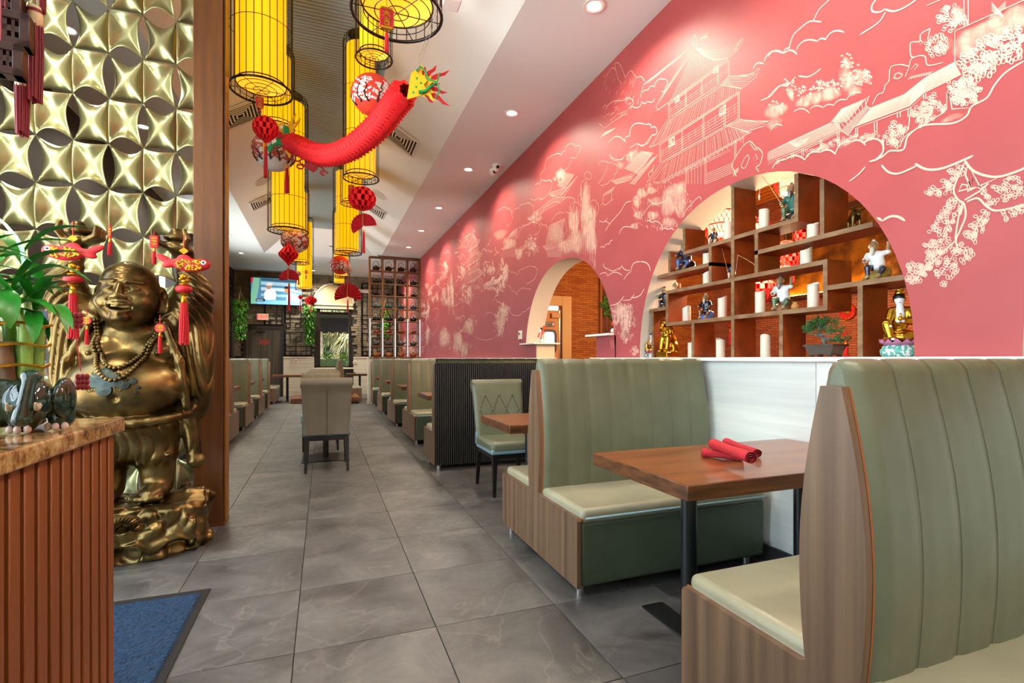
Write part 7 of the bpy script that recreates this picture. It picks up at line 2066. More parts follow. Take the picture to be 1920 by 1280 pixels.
ln('c4', [(1145, 200), (1080, 240), (1070, 290), (1010, 300), (1005, 350), (1010, 395), (1030, 405)], .007, True); ln('c4', [(1145, 200), (1130, 270), (1140, 320)], .006); ln('c4', [(1065, 310), (1080, 285), (1095, 300), (1075, 315)], .006)
# trees under and beside the walkway, bank line
leaves('c4', [(1250, 50), (1330, 200)], 90, 110, 30, .006); leaves('c4', [(1160, 270), (1250, 390)], 75, 70, 30, .006)
wash('c4', (1340, 110), 50, 80, .1, .9); wash('c4', (1265, 310), 50, 60, 0, .35)
ln('c4', [(1320, 440), (1320, 220), (1810, 0)], .006); ln('c4', [(1385, 0), (1385, 190)], .005); ln('c4', [(1415, 0), (1415, 175)], .005); ln('c4', [(1120, 40), (1240, -10)], .005)
for (x, y, rx, ry) in [(1400, 330, 110, 90), (1520, 260, 120, 85), (1640, 200, 120, 80), (1760, 150, 110, 80), (1400, 270, 80, 60), (1480, 220, 120, 50), (1600, 160, 130, 50), (1740, 90, 120, 50)]: wash('c4', (x, y), rx, ry, -.4, 1)
for t in [0, .2, .4, .6]: ln('c4', [(1560 + 60 * t, 130), (1680, 10 + 60 * t)], .004); ln('c4', [(1580, 20 + 90 * t), (1660, 110 + 20 * t)], .004)
leaves('c4', [(1370, 480), (1560, 330), (1807, 230)], 70, 150, 38, .009); leaves('c4', [(1360, 560), (1560, 470), (1807, 330)], 60, 120, 40, .009)
leaves('c4', [(860, 1020), (930, 880)], 60, 110, 26, .006); leaves('c4', [(1040, 850), (1220, 710)], 70, 170, 26, .006); leaves('c4', [(1280, 640), (1500, 600)], 65, 150, 28, .007); leaves('c4', [(1320, 720), (1470, 680)], 40, 70, 28, .007)
for (x, y, rx, ry) in [(1110, 790, 90, 45), (1370, 640, 80, 50), (560, 1000, 80, 30), (400, 1040, 70, 28), (700, 970, 70, 28), (1300, 830, 90, 25), (880, 990, 40, 60)]: wash('c4', (x, y), rx, ry, -.35, .75)
leaves('c4', [(270, 1090), (480, 1000), (790, 950)], 22, 90, 22, .005)
ln('c4', [(720, 1140), (800, 1110), (860, 1065), (955, 1055), (990, 960), (1100, 885), (1300, 870), (1400, 820), (1440, 750), (1545, 690), (1600, 600), (1680, 510), (1807, 430)], .011, True); ln('c4', [(990, 920), (1010, 760)], .007); ln('c4', [(1260, 780), (1265, 650), (1290, 700), (1300, 770), (1420, 760)], .007); ln('c4', [(930, 1040), (985, 950), (1250, 790)], .007, True)
cloud('c4', [(25, 1225), (130, 1125), (265, 1130)], .22, .011); cloud('c4', [(265, 1125), (370, 1075), (480, 1090)], .22, .011); cloud('c4', [(480, 1080), (590, 1000), (690, 1025)], .22, .011); ln('c4', [(670, 1010), (740, 978), (800, 1000), (815, 1060), (780, 1120), (715, 1140)], .011, True)
ln('c4', [(575, 1280), (640, 1230), (690, 1175)], .010, True)
# --- hanging pine branch at the near end
ln('c5', [(40, 150), (80, 190), (140, 198), (240, 155)], .012, True); ln('c5', [(230, 142), (300, 175), (400, 165), (565, 96)], .014, True); ln('c5', [(515, 125), (560, 180), (640, 212), (720, 215), (830, 180), (853, 165)], .013, True)
ln('c5', [(515, 135), (460, 260), (455, 310), (480, 350), (510, 370), (520, 440), (490, 520), (465, 580), (480, 640)], .010, True); ln('c5', [(530, 150), (520, 210), (550, 280), (560, 230)], .009); ln('c5', [(545, 165), (600, 270), (480, 300), (500, 260), (530, 265), (530, 300), (700, 225)], .010); ln('c5', [(515, 350), (600, 300), (650, 255)], .010); ln('c5', [(525, 360), (590, 340), (640, 385), (700, 410), (853, 380)], .011, True)
ln('c5', [(465, 580), (400, 640), (300, 740), (183, 843)], .009, True); ln('c5', [(480, 600), (430, 700), (360, 800)], .006); ln('c5', [(505, 370), (480, 450), (460, 580)], .009, True); ln('c5', [(640, 405), (590, 480), (560, 570)], .006); ln('c5', [(455, 260), (300, 310)], .006)
for ax, wd, n_ in [([(300, 320), (440, 270)], 34, 50), ([(400, 250), (500, 160)], 34, 45), ([(350, 560), (480, 360)], 50, 130), ([(290, 640), (440, 590)], 40, 70), ([(290, 720), (390, 650)], 40, 70), ([(180, 760), (290, 780)], 55, 95), ([(360, 810), (540, 620)], 48, 120), ([(540, 570), (640, 420)], 40, 75), ([(620, 330), (853, 260)], 60, 110), ([(740, 440), (853, 390)], 26, 36)]: leaves('c5', ax, wd, n_, 24, .0062)
cloud('c5', [(-60, 470), (45, 470), (175, 470)], .22, .016); ln('c5', [(45, 0), (50, 70), (0, 125)], .010, True)
# --- middle part of the pattern: clouds, pavilions and cascades over the pointed arch
cloud('E', [(420, 580), (455, 480), (540, 345), (605, 350), (640, 310), (690, 242), (730, 270), (780, 270), (765, 320)], .22, .008); ln('E', [(765, 320), (735, 375), (685, 370)], .007, True); ln('E', [(700, 390), (660, 470), (600, 490)], .007, True)
cloud('E', [(365, 632), (405, 615), (465, 590), (520, 605)], .35, .010); ln('E', [(520, 605), (500, 680), (440, 750), (400, 740)], .006, True); cloud('E', [(320, 745), (385, 745), (440, 740)], -.3, .006)
hatch('E', [(660, 512), (560, 620)], [(722, 530), (620, 680)], 8, .0036); hatch('E', [(660, 515), (720, 530)], [(570, 625), (630, 665)], 16, .0036); hatch('E', [(755, 540), (610, 720)], [(720, 580), (590, 720)], 26, .004); ln('E', [(660, 512), (722, 530), (640, 650), (490, 700)], .006); ln('E', [(755, 540), (620, 740), (500, 720)], .006)
hatch('E', [(490, 705), (620, 660)], [(520, 735), (600, 710)], 18, .004); leaves('E', [(560, 590), (640, 490)], 40, 70, 16, .005); wash('E', (600, 530), 50, 60, -.5, .85)
hatch('E', [(330, 900), (520, 760), (640, 730)], [(340, 930), (520, 800), (640, 760)], 40, .004); ln('E', [(330, 900), (520, 750), (640, 730)], .006); ln('E', [(350, 930), (430, 870), (600, 780)], .006); leaves('E', [(320, 960), (400, 900)], 40, 60, 18, .005); wash('E', (360, 930), 50, 45, -.4, .5)
cloud('E', [(405, 960), (430, 880), (500, 810), (600, 790), (700, 740), (730, 790)], .2, .007); cloud('E', [(410, 970), (470, 990), (480, 1020)], -.25, .007); ln('E', [(730, 790), (690, 880), (640, 870)], .006, True); cloud('E', [(520, 980), (540, 920), (630, 885)], .22, .006)
hatch('E', [(495, 1000), (635, 940)], [(460, 1170), (600, 1140)], 30, .005, .01); ln('E', [(490, 1000), (635, 935), (660, 1040), (600, 1140), (430, 1190)], .006); hatch('E', [(430, 1190), (610, 1150)], [(470, 1230), (610, 1200)], 24, .005); hatch('E', [(470, 1235), (610, 1205)], [(480, 1290), (600, 1290)], 18, .006)
for (x, y, rx, ry, a) in [(560, 1070, 80, 90, .55), (720, 980, 55, 150, .85), (830, 750, 40, 160, .8), (850, 950, 80, 200, .95), (880, 1130, 60, 150, .95), (740, 1150, 90, 120, .8), (650, 1190, 100, 80, .7)]: wash('E', (x, y), rx, ry, .05, a)
for k in range(110):
    x = random.uniform(670, 930); y = random.uniform(620, 1150) + (0 if 780 < x < 870 else 180); ln('E', [(x, y), (x + random.uniform(-6, 6), y + random.uniform(60, 170))], .006)
cloud('E', [(775, 800), (790, 690), (825, 570), (855, 570)], .2, .005); cloud('E', [(825, 560), (848, 497), (862, 580)], .3, .005); cloud('E', [(690, 870), (710, 790), (765, 800), (780, 860)], .25, .005); cloud('E', [(800, 900), (840, 900), (880, 880)], .3, .005); cloud('E', [(870, 800), (885, 770), (920, 770), (930, 900)], .2, .005)
cloud('E', [(5, 915), (50, 845), (95, 835), (145, 905)], .25, .008); cloud('E', [(145, 905), (215, 835), (265, 800), (330, 805), (345, 860), (330, 925), (290, 930)], .2, .007); cloud('E', [(85, 1000), (150, 940), (145, 905)], -.2, .006); cloud('E', [(205, 1020), (240, 990), (330, 960)], -.2, .006)
cloud('E', [(170, 1220), (210, 1090), (290, 990), (390, 980), (410, 1030), (350, 1085)], .16, .007); cloud('E', [(170, 1225), (290, 1190), (330, 1090)], -.15, .006)
hatch('E', [(150, 1060), (200, 1020)], [(110, 1110), (190, 1100)], 18, .005); hatch('E', [(45, 1210), (180, 1150)], [(70, 1230), (190, 1190)], 22, .005); hatch('E', [(60, 1240), (200, 1195)], [(60, 1290), (170, 1290)], 14, .006); wash('E', (120, 1160), 70, 60, -.4, .7); wash('E', (210, 1260), 40, 60, 0, .9); wash('E', (40, 1080), 70, 50, -.4, .5)
leaves('E', [(230, 1240), (350, 1100)], 40, 70, 16, .006); leaves('E', [(300, 1280), (390, 1180)], 40, 60, 16, .006); wash('E', (330, 1180), 50, 60, -.6, .5)
# lower clouds and drooping trees
cloud('A', [(60, 450), (100, 505), (155, 555), (180, 500), (260, 490), (300, 500)], .2, .007); cloud('A', [(90, 690), (140, 755), (210, 715), (260, 690), (320, 570)], -.22, .010); ln('A', [(250, 440), (330, 390), (360, 300), (320, 260)], .008, True); cloud('A', [(0, 300), (90, 320), (160, 360), (240, 280), (360, 290)], .2, .007)
cloud('A', [(1020, 230), (1070, 290), (1160, 290), (1205, 255), (1290, 300)], -.2, .011); cloud('A', [(1300, 300), (1390, 215), (1490, 310)], .25, .012); ln('A', [(985, 340), (1040, 325), (1065, 360)], .009, True); cloud('A', [(1065, 360), (1210, 355)], .25, .010); ln('A', [(1225, 395), (1260, 345), (1300, 310)], .010, True)
ln('A', [(1430, 485), (1390, 550), (1330, 575), (1300, 570)], .012, True); ln('A', [(1330, 540), (1290, 595), (1210, 600)], .010, True); ln('A', [(1225, 560), (1190, 610), (1150, 640), (1085, 655)], .012, True); cloud('A', [(990, 75), (1030, 75), (1085, 40), (1115, 0)], .25, .010)
wash('A', (1190, 720), 60, 120, 0, 1); wash('A', (1240, 840), 60, 160, 0, .8); leaves('A', [(1150, 680), (1160, 840)], 60, 90, 22, .006); leaves('A', [(1250, 640), (1290, 880)], 60, 110, 22, .006); leaves('A', [(1200, 900), (1290, 1000)], 60, 60, 22, .006); leaves('A', [(1310, 1080), (1360, 1130)], 40, 50, 22, .006)
for k in range(30): x = random.uniform(1130, 1310); ln('A', [(x, 620 + random.uniform(0, 80)), (x + random.uniform(-10, 10), 760 + random.uniform(0, 150))], .005)
ln('A', [(1095, 1000), (1105, 1100)], .006); ln('A', [(1112, 995), (1125, 1080)], .006)
wash('A', (20, 700), 40, 80, 0, .6); leaves('A', [(0, 650), (60, 740)], 40, 60, 20, .006)
# left lower trees (drawn once, repeated with the pattern)
for (x, y, rx, ry) in [(190, 1170, 30, 60), (225, 1210, 24, 40), (410, 1060, 26, 60), (430, 1010, 24, 30), (250, 1090, 30, 50), (120, 1150, 34, 60)]:
    wash('c6', (x, y), rx, ry, 0, .85); leaves('c6', [(x - rx, y + ry), (x + rx, y - ry)], rx, 40, 10, .007)
cloud('c6', [(275, 1140), (380, 1150), (400, 1120), (370, 1020), (330, 1030)], -.15, .007); cloud('c6', [(180, 1020), (210, 960), (260, 1000)], .2, .006)

PERIOD = 5.8
def wall_ok(y, z):
    if z > 3.985 or z < 1.235 or y > 17.85 or y < -3.2: return False
    for (yc, hw, hh) in AR:
        if abs(y - yc) < hw + .012 and z < arch_z(y) + .012:
            if yc > 5 and y < 4.375 and z < 1.43: return True
            return False
        if abs(y - yc) < hw + .02 and z < CAM_H + .02: return False
    return True
M_line = mat('cream_mural_line', '#e9bcab', .7)
rows_v, rows_f = [], []
def emit(P_, w, sh):
    run = []; xo = XR - .0009 - .000004 * (len(rows_v) // 7 % 211)
    def flush():
        if len(run) < 2: run.clear(); return
        base = len(rows_v); n_ = len(run)
        for i in range(n_):
            a, b = run[max(i - 1, 0)], run[min(i + 1, n_ - 1)]
            dx, dz_ = b[0] - a[0], b[1] - a[1]; L_ = math.hypot(dx, dz_) or 1
            nx_, nz_ = -dz_ / L_ * w / 2, dx / L_ * w / 2
            tp = 1 if 0 < i < n_ - 1 or n_ < 4 else .35
            rows_v.append((xo, run[i][0] + nx_ * tp, run[i][1] + nz_ * tp)); rows_v.append((xo, run[i][0] - nx_ * tp, run[i][1] - nz_ * tp))
        for i in range(n_ - 1):
            k = base + 2 * i; rows_f.append((k, k + 1, k + 3, k + 2))
        run.clear()
    for (y, z) in P_:
        if wall_ok(y + sh, z): run.append((y + sh, z))
        else: flush()
    flush()
for (P_, w) in STROKES:
    # split long straight strokes so that they clip cleanly
    Q_ = [P_[0]]
    for a, b in zip(P_[:-1], P_[1:]):
        n_ = max(1, int(math.hypot(b[0] - a[0], b[1] - a[1]) / .12))
        for k in range(1, n_ + 1): Q_.append((a[0] + (b[0] - a[0]) * k / n_, a[1] + (b[1] - a[1]) * k / n_))
    for sh in (0, PERIOD, 2 * PERIOD): emit(Q_, w * .68, sh)
me_o = stuff(np_mesh('mural_lines', rows_v, rows_f, M_line, wall_right, smooth=False))
# soft washes with a painted opacity
mw = bpy.data.materials.new('cream_mural_wash'); mw.use_nodes = True
N = mw.node_tree.nodes; L = mw.node_tree.links; b = N['Principled BSDF']
b.inputs['Base Color'].default_value = hx('#e8b5a2'); b.inputs['Roughness'].default_value = .7
at_ = N.new('ShaderNodeAttribute'); at_.attribute_name = 'opacity'
tc = N.new('ShaderNodeTexCoord'); ns = N.new('ShaderNodeTexNoise'); ns.inputs['Scale'].default_value = 30; ns.inputs['Detail'].default_value = 5
mp_ = N.new('ShaderNodeMapping'); mp_.inputs['Scale'].default_value = (1, 1, .35); L.new(tc.outputs['Object'], mp_.inputs[0]); L.new(mp_.outputs[0], ns.inputs['Vector'])
mr = N.new('ShaderNodeMapRange'); mr.inputs[1].default_value = .35; mr.inputs[2].default_value = .6; mr.inputs[3].default_value = .45
L.new(ns.outputs['Fac'], mr.inputs[0])
ml = N.new('ShaderNodeMath'); ml.operation = 'MULTIPLY'; ml.use_clamp = True; L.new(at_.outputs['Fac'], ml.inputs[0]); L.new(mr.outputs[0], ml.inputs[1]); L.new(ml.outputs[0], b.inputs['Alpha'])
wv, wfc, wa = [], [], []
for i_, ((cy_, cz_), ring, a) in enumerate(WASH):
    for sh in (0, PERIOD, 2 * PERIOD):
        ptsw = [(cy_, cz_, a)] + [((cy_ + (y - cy_) * .6), (cz_ + (z - cz_) * .6), a * .8) for y, z in ring] + [(y, z, 0.0) for y, z in ring]
        if not all(wall_ok(p[0] + sh, p[1]) for p in ptsw):
            if sum(wall_ok(p[0] + sh, p[1]) for p in ptsw) < len(ptsw) * .5: continue
        n_ = len(ring); base = len(wv); xo = XR - .0003 - .00001 * (i_ % 40)
        keep = [wall_ok(p[0] + sh, p[1]) for p in ptsw]
        for p in ptsw: wv.append((xo, p[0] + sh, p[1])); wa.append(p[2])
        for k in range(n_):
            k2 = (k + 1) % n_
            for q_ in ((0, 1 + k, 1 + k2, 1 + k2), (1 + k, 1 + n_ + k, 1 + n_ + k2, 1 + k2)):
                if all(keep[j] for j in q_): wfc.append(tuple(base + j for j in q_))
me = bpy.data.meshes.new('mural_wash'); me.from_pydata(wv, [], [f if f[2] != f[3] else f[:3] for f in wfc]); me.update()
ca = me.attributes.new('opacity', 'FLOAT', 'POINT'); ca.data.foreach_set('value', np.array(wa, dtype=np.float32))
me.materials.append(mw)
wo = bpy.data.objects.new('mural_wash', me); COL.objects.link(wo); wo.parent = wall_right; stuff(wo)
# ================================================================== teapot shelf across the far end of the booths
M_tsh = mat('honey_brown_shelf_wood', '#8a5a30', .5, c2='#6a4020', scale=3, stretch=(6, 6, 1))
ts_ = thing('teapot_shelf', 'open honey brown grid shelf full of teapots reaching the ceiling', 'shelf', (0, 14.1, 0))
TSX0, TSX1 = 1.174, 2.512
rows_z = [1.261, 1.572, 1.911, 2.244, 2.58, 2.927, 3.252, 3.605]
xs_ = [TSX0 + (TSX1 - TSX0) * k / 4 for k in range(5)]
for x in xs_: MB().box(x - .02, x + .02, -.11, .11, 1.24, 3.975).build('upright', M_tsh, ts_)
for z in rows_z + [3.975]:
    for k in range(4): MB().box(xs_[k] + .02, xs_[k + 1] - .02, -.11, .11, z - .025, z).build('shelf_board', M_tsh, ts_)
for k, x in enumerate(xs_):
    MB().box(x - .008, x + .008, -.1125, -.110, 1.27, 2.3).build('light_strip', mat('lit_white_strip', '#ffffff', .5, emit='#eef4ff', estr=1.3), ts_)
tag(MB().box(TSX0 - .05, XR - .02, 13.985 + .04, 14.22, 0, 1.235).build('partition_wall', mat('cream_partition', '#cfc7b4', .6)), 'low cream partition wall carrying the teapot shelf', 'partition')
row_desc = ['bottom shelf row', 'second shelf row up', 'third shelf row up', 'fourth shelf row up', 'fifth shelf row up', 'sixth shelf row up', 'seventh shelf row up', 'top shelf row']
kinds = [('copper coloured teapot', '#9a5a24', .26, 'hoop'), ('charcoal grey teapot', '#3c4046', .24, 'hoop'), ('flat brick red teapot', '#8a3a22', .15, 'low'), ('black teapot with cane handle', '#17181a', .24, 'cane'),
         ('dark teal teapot', '#2c4a50', .20, 'thin'), ('squat black teapot', '#16130f', .15, 'low'), ('black teapot with square handle', '#1a1613', .22, 'square'), ('iron teapot with round handle', '#2a241d', .26, 'hoop')]
col_desc = ['first', 'second', 'third', 'last']
def make_teapot(k):
    nm, col, h, hd = kinds[k]
    t = thing('teapot', nm, 'teapot', (0, 0, 0), 0, 'teapots on the grid shelf')
    m_ = mat('teapot_glaze_%d' % k, col, .4, .2)
    b_ = h * .46; r = .095 if h > .18 else .085
    MB().lathe([(r * .62, 0), (r * .9, b_ * .25), (r, b_ * .55), (r * .8, b_ * .88), (r * .45, b_)], 20).build('body', m_, t, smooth=50)
    MB().lathe([(r * .46, b_), (r * .3, b_ + .012), (.012, b_ + .018), (.014, b_ + .03), (.004, b_ + .036)], 16).build('lid', m_, t, smooth=50)
    MB().tube([(r * .8, 0, b_ * .5), (r * 1.2, 0, b_ * .65), (r * 1.45, 0, b_ * 1.0)], [.022, .015, .010], 8).build('spout', m_, t, smooth=60)
    hm = mat('cane_handle', '#b98a4a', .5) if hd in ('cane',) or k in (0, 1) else m_
    H_ = h - b_ * .6
    if hd == 'square': pts = [(-r * .8, 0, b_ * .7), (-r * .85, 0, h), (r * .85, 0, h), (r * .8, 0, b_ * .7)]
    else: pts = [(-r * .85 * math.cos(a), 0, b_ * .7 + (h - b_ * .7) * math.sin(a)) for a in [PI * i / 12 for i in range(13)]]
    MB().tube(pts, .009 if hd == 'cane' else .006, 6).build('handle', hm, t, smooth=60)
    return t
for k in range(8):
    p0 = None
    for c_ in range(4):
        lab = '%s, %s from the aisle, %s' % (kinds[k][0], col_desc[c_], row_desc[k])
        loc = ((xs_[c_] + xs_[c_ + 1]) / 2, 14.1, rows_z[k])
        if p0 is None: p0 = make_teapot(k); p0.location = loc; p0['label'] = lab
        else: dup(p0, loc, 0, lab)
        if k in (0, 1, 3): pass

# ================================================================== lattice screens on the back and left wall
def lattice(name, label, x0, x1, z0, z1, cut, axis='y', pos=YB - .03, seed=1):
    t = thing(name, label, 'lattice', (0, 0, 0), 0, 'black fretwork lattice panels')
    random.seed(seed); m_ = MB(); c = .15; nx_ = int((x1 - x0) / c); nz_ = int((z1 - z0) / c); c1_ = (x1 - x0) / nx_; c2_ = (z1 - z0) / nz_; w = .014
    def bx_(a0, a1, b0, b1):
        if axis == 'y': m_.box(a0, a1, pos - .012, pos + .008, b0, b1)
        else: m_.box(pos - .008, pos + .012, a0, a1, b0, b1)
    hm = {}
    for i in range(nx_):
        for j in range(nz_):
            cx, cz = x0 + (i + .5) * c1_, z0 + (j + .5) * c2_
            if cut(cx, cz): continue
            ii = min(i, nx_ - 1 - i); k_ = (ii * 7 + j * 3 + (ii * j) % 5) % 7
            if k_ in (0, 1, 3, 4, 6): bx_(cx - c1_ / 2, cx + c1_ / 2, cz - c2_ / 2 - w, cz - c2_ / 2 + w)
            if k_ in (0, 2, 3, 5, 6): bx_(cx - c1_ / 2 - w, cx - c1_ / 2 + w, cz - c2_ / 2, cz + c2_ / 2)
    stuff(m_.build('lattice_bars', M_blackw, t)); m_ = MB()
    for (a0, a1, b0, b1) in [(x0 - .03, x0 + .03, z0, z1), (x1 - .03, x1 + .03, z0, z1), (x0, x1, z0 - .03, z0 + .03), (x0, x1, z1 - .03, z1 + .03)]:
        if not cut((a0 + a1) / 2, (b0 + b1) / 2) or True: bx_(a0, a1, b0, b1)
    m_.build('lattice_frame', M_blackw, t)
lattice('wall_lattice', 'black fretwork lattice on the brick wall under the television', -1.16, -.36, 1.32, 3.75, lambda x, z: False, seed=3)
lattice('wall_lattice', 'black fretwork lattice strip over the dark door', -1.75, -1.22, 2.30, 3.6, lambda x, z: False, seed=5)
lattice('wall_lattice', 'tall black fretwork lattice behind the teapot shelf', 1.24, 2.42, 1.32, 3.78, lambda x, z: False, seed=7)
lattice('wall_lattice', 'black fretwork lattice on the dark left wall', 15.2, 17.4, 1.3, 3.7, lambda x, z: False, axis='x', pos=XL + .012, seed=9)

# ================================================================== television
tv = thing('television', 'wall mounted television showing two people in white shirts and caps', 'television', (-1.39, YB - .16, 3.36), R(0))
MB().box(-.755, .755, -.03, .03, -.43, .43).build('casing', M_blk, tv, bevel=.01)
MB().box(-.1, .1, .03, .15, -.1, .1).build('bracket', M_blackm, tv)
def scr(name, col, poly, d, st=.95):
    m_ = mat('screen_' + name, col, .3, emit=col, estr=st)
    MB().prism(poly, 'y', -.031 - d, -.030).build('screen_' + name, m_, tv)
W_, H_ = .74, .415
scr('blue_stand', '#4f86a8', [(-W_, -H_), (W_, -H_), (W_, H_), (-W_, H_)], .001)
for i, (z0_, z1_, c_) in enumerate([(.20, .30, '#a8cfe0'), (.02, .12, '#bcdcea'), (-.16, -.08, '#8fc0d8'), (.33, .40, '#31596f')]): scr('stripe_%d' % i, c_, [(-.45, z0_), (W_, z0_ - .02), (W_, z1_ - .02), (-.45, z1_)], .002)
scr('green_wall', '#7fc0a4', [(-.74, -.415), (-.6, -.415), (-.5, .2), (-.5, .415), (-.66, .415), (-.74, -.1)], .003)
scr('red_corner', '#d02a4a', [(-W_, .25), (-.69, .25), (-.68, H_), (-W_, H_)], .003)
scr('blue_barrier', '#7cc4ea', [(-.58, -.415), (W_, -.415), (W_, -.30), (-.58, -.27)], .006)
scr('shirt_a', '#eef0f4', [(-.36, -.27), (-.36, -.05), (-.28, .06), (-.20, .09), (-.08, .06), (-.02, -.05), (-.03, -.27)], .004)
scr('face_a', '#b98a70', [(-.29, .07), (-.30, .16), (-.26, .22), (-.16, .22), (-.15, .13), (-.2, .06)], .005)
scr('cap_a', '#e9ece2', [(-.33, .17), (-.27, .18), (-.13, .18), (-.13, .25), (-.2, .28), (-.27, .26), (-.29, .2)], .006)
scr('shirt_b', '#cfe2f2', [(.28, -.29), (.30, -.12), (.38, -.02), (.55, -.04), (.66, -.12), (.70, -.29)], .004)
scr('face_b', '#b07a5c', [(.25, .0), (.22, .06), (.26, .13), (.36, .13), (.38, .02), (.33, -.06)], .005)
scr('hair_b', '#2a1c18', [(.20, .10), (.24, .17), (.34, .18), (.39, .12), (.38, .02), (.34, .10)], .006)
scr('score_bar', '#123a54', [(-.60, -.33), (-.33, -.33), (-.33, -.25), (-.60, -.25)], .007)
scr('score_text', '#dfe8ea', [(-.58, -.30), (-.40, -.30), (-.40, -.28), (-.58, -.28)], .008)
# ================================================================== EXIT sign, emergency light, plants, sensors
ex = thing('exit_sign', 'lit red EXIT sign over the dark back door', 'sign', (-1.81, YB - .08, 2.545))
MB().box(-.165, .165, -.03, .05, -.105, .105).build('housing', mat('ivory_plastic', '#d8cdb8', .5), ex, bevel=.01)
MB().box(-.115, .115, -.033, -.029, -.08, .08).build('face', mat('lit_exit_face', '#f0a090', .5, emit='#ff8a78', estr=.9), ex)
text_mesh('exit_text', 'EXIT', .155, mat('lit_exit_letters', '#ff2a20', .5, emit='#ff1a10', estr=1.3), ex, (0, -.0345, 0), (PI / 2, 0, 0), .002)
em_ = thing('emergency_light', 'white twin head emergency light on the brick wall by the teapot shelf', 'emergency light', tuple(at(684, 546, Y=YB - .1)))
MB().box(-.12, .12, -.04, .04, -.055, .055).build('housing', M_whiteg, em_, bevel=.01)
for s in (-1, 1): MB().lathe([(.03, -.05), (.06, .0), (.05, .04)], 14, (s * .17, 0, .02), axis='y').build('lamp_head', M_whiteg, em_, smooth=50)
M_fern = mat('bright_green_fern', '#4f9a1e', .5, c2='#2f6e14', scale=10)
def hanging_plant(label, loc, h, r, n, seed, hook):
    t = thing('hanging_plant', label, 'plant', loc, 0, 'hanging green plants'); random.seed(seed)
    MB().lathe([(.05, -.14), (.11, -.12), (.12, 0), (.10, 0)], 14).build('basket', mat('woven_basket', '#9a7442', .7), t, smooth=50)
    cd = MB()
    for a in (0, 2.1, 4.2): cd.tube([(.11 * math.cos(a), .11 * math.sin(a), 0), (0, 0, .35)], .006, 4)
    cd.tube([(0, 0, .35), (0, 0, .5)], .006, 4); cd.build('rope', mat('jute_rope', '#b08a4c', .8), t)
    MB().tube([(0, 0, .5), hook], .008, 6).build('hook', M_blackm, t)
    lf = MB()
    for k in range(n):
        a = random.uniform(0, 2 * PI); z = random.uniform(-h, .12); rr = r * (1 - .45 * abs(z / h)) * random.uniform(.35, 1)
        b_ = Vector((rr * .75 * math.cos(a), rr * .75 * math.sin(a), z)); e = b_ + Vector((.09 * math.cos(a), .09 * math.sin(a), random.uniform(-.14, -.02)))
        lf.leaf(b_, e, .035, .1, segs=3)
    stuff(lf.build('foliage', M_fern, t, smooth=180))
p_ = at(580, 580, Y=YB - .35); hanging_plant('trailing bright green plant hanging beside the arched window', (p_.x, p_.y, p_.z), 1.05, .24, 700, 1, (0, .36, .52))
p_ = at(438, 566, Y=16.9); hanging_plant('trailing bright green plant hanging on the dark left wall', (max(p_.x, XL + .32), p_.y, p_.z), 1.05, .28, 700, 2, (-.34, 0, .52))
p_ = at(722, 580, Y=YB - .3); hanging_plant('trailing green plant seen through the teapot shelf', (p_.x, p_.y, p_.z), .9, .2, 500, 3, (0, .31, .52))
fc = thing('firecracker_string', 'string of small red firecrackers on the dark left wall', 'ornament', (XL + .045, 16.2, at(429, 634, Y=16.2).z))
m_ = MB()
for k in range(9):
    m_.lathe([(.02, -.05), (.02, .05)], 8, (.02 * (-1) ** k, 0, -.09 * k))
m_.tube([(0, 0, .3), (0, 0, -.8)], .004, 4)
stuff(m_.build('crackers', M_red, fc))
for (px_, lab) in [((555, 676), 'beside the far corner table'), ((665, 679), 'beside the window chair')]:
    c_ = at(px_[0], px_[1], Y=YB - .04); t = thing('wall_socket', 'small round white wall socket on the cream wainscot ' + lab, 'socket', tuple(c_), 0, 'round wall sockets')
    MB().lathe([(.06, -.012), (.055, -.02), (.02, -.022)], 18, axis='y').build('plate', M_whiteg, t, smooth=50)
    MB().lathe([(.022, -.028), (.022, -.015)], 12, axis='y').build('button', M_red, t, smooth=50)

# ================================================================== ceiling diffusers, speakers, cameras
SL = math.atan2(ZP - ZC, TXR - PX_)
def on_slope(x, y):
    s = 1 if x > 0 else -1
    z = ZC + (ZP - ZC) * ((TXR if s > 0 else -TXL) - abs(x)) / ((TXR if s > 0 else -TXL) - PX_)
    return (x, y, z - .003), s
def diffuser(label, x, y, w=.27):
    p, s = on_slope(x, y)
    t = thing('air_diffuser', label, 'air vent', p, 0, 'square ceiling diffusers'); t.rotation_euler = (0, s * SL, 0)
    M_vent = mat('white_vent_metal', '#e4e4e2', .5)
    for i in range(6):
        a = w * (1 - i * .16); b_ = w * (1 - i * .16 - .07)
        m_ = MB(); z0_ = -.012 - .001 * i
        for k in range(4):
            c0, s0 = math.cos(PI / 2 * k), math.sin(PI / 2 * k)
            def rt(px_, py_): return (px_ * c0 - py_ * s0, px_ * s0 + py_ * c0)
            q = [rt(-a, -a), rt(a, -a), rt(b_, -b_), rt(-b_, -b_)]
            m_.add([(q[0][0], q[0][1], z0_), (q[1][0], q[1][1], z0_), (q[2][0], q[2][1], z0_ - .003), (q[3][0], q[3][1], z0_ - .003)], [(0, 1, 2, 3)])
        m_.build('louvre' if i else 'rim', M_vent, t, solid=.002 if i else .016)
    MB().box(-w * .95, w * .95, -w * .95, w * .95, -.003, -.001).build('dark_plenum', mat('plenum_dark', '#1c1c1c', .9), t)
diffuser('square ceiling diffuser beside the post, partly behind the red honeycomb ball', -.985, 7.15); diffuser('square ceiling diffuser behind the dragon garland', .985, 7.1)
diffuser('square ceiling diffuser beside the long yellow lantern', -1.06, 10.7); diffuser('square ceiling diffuser below the red honeycomb flower', .96, 10.7)
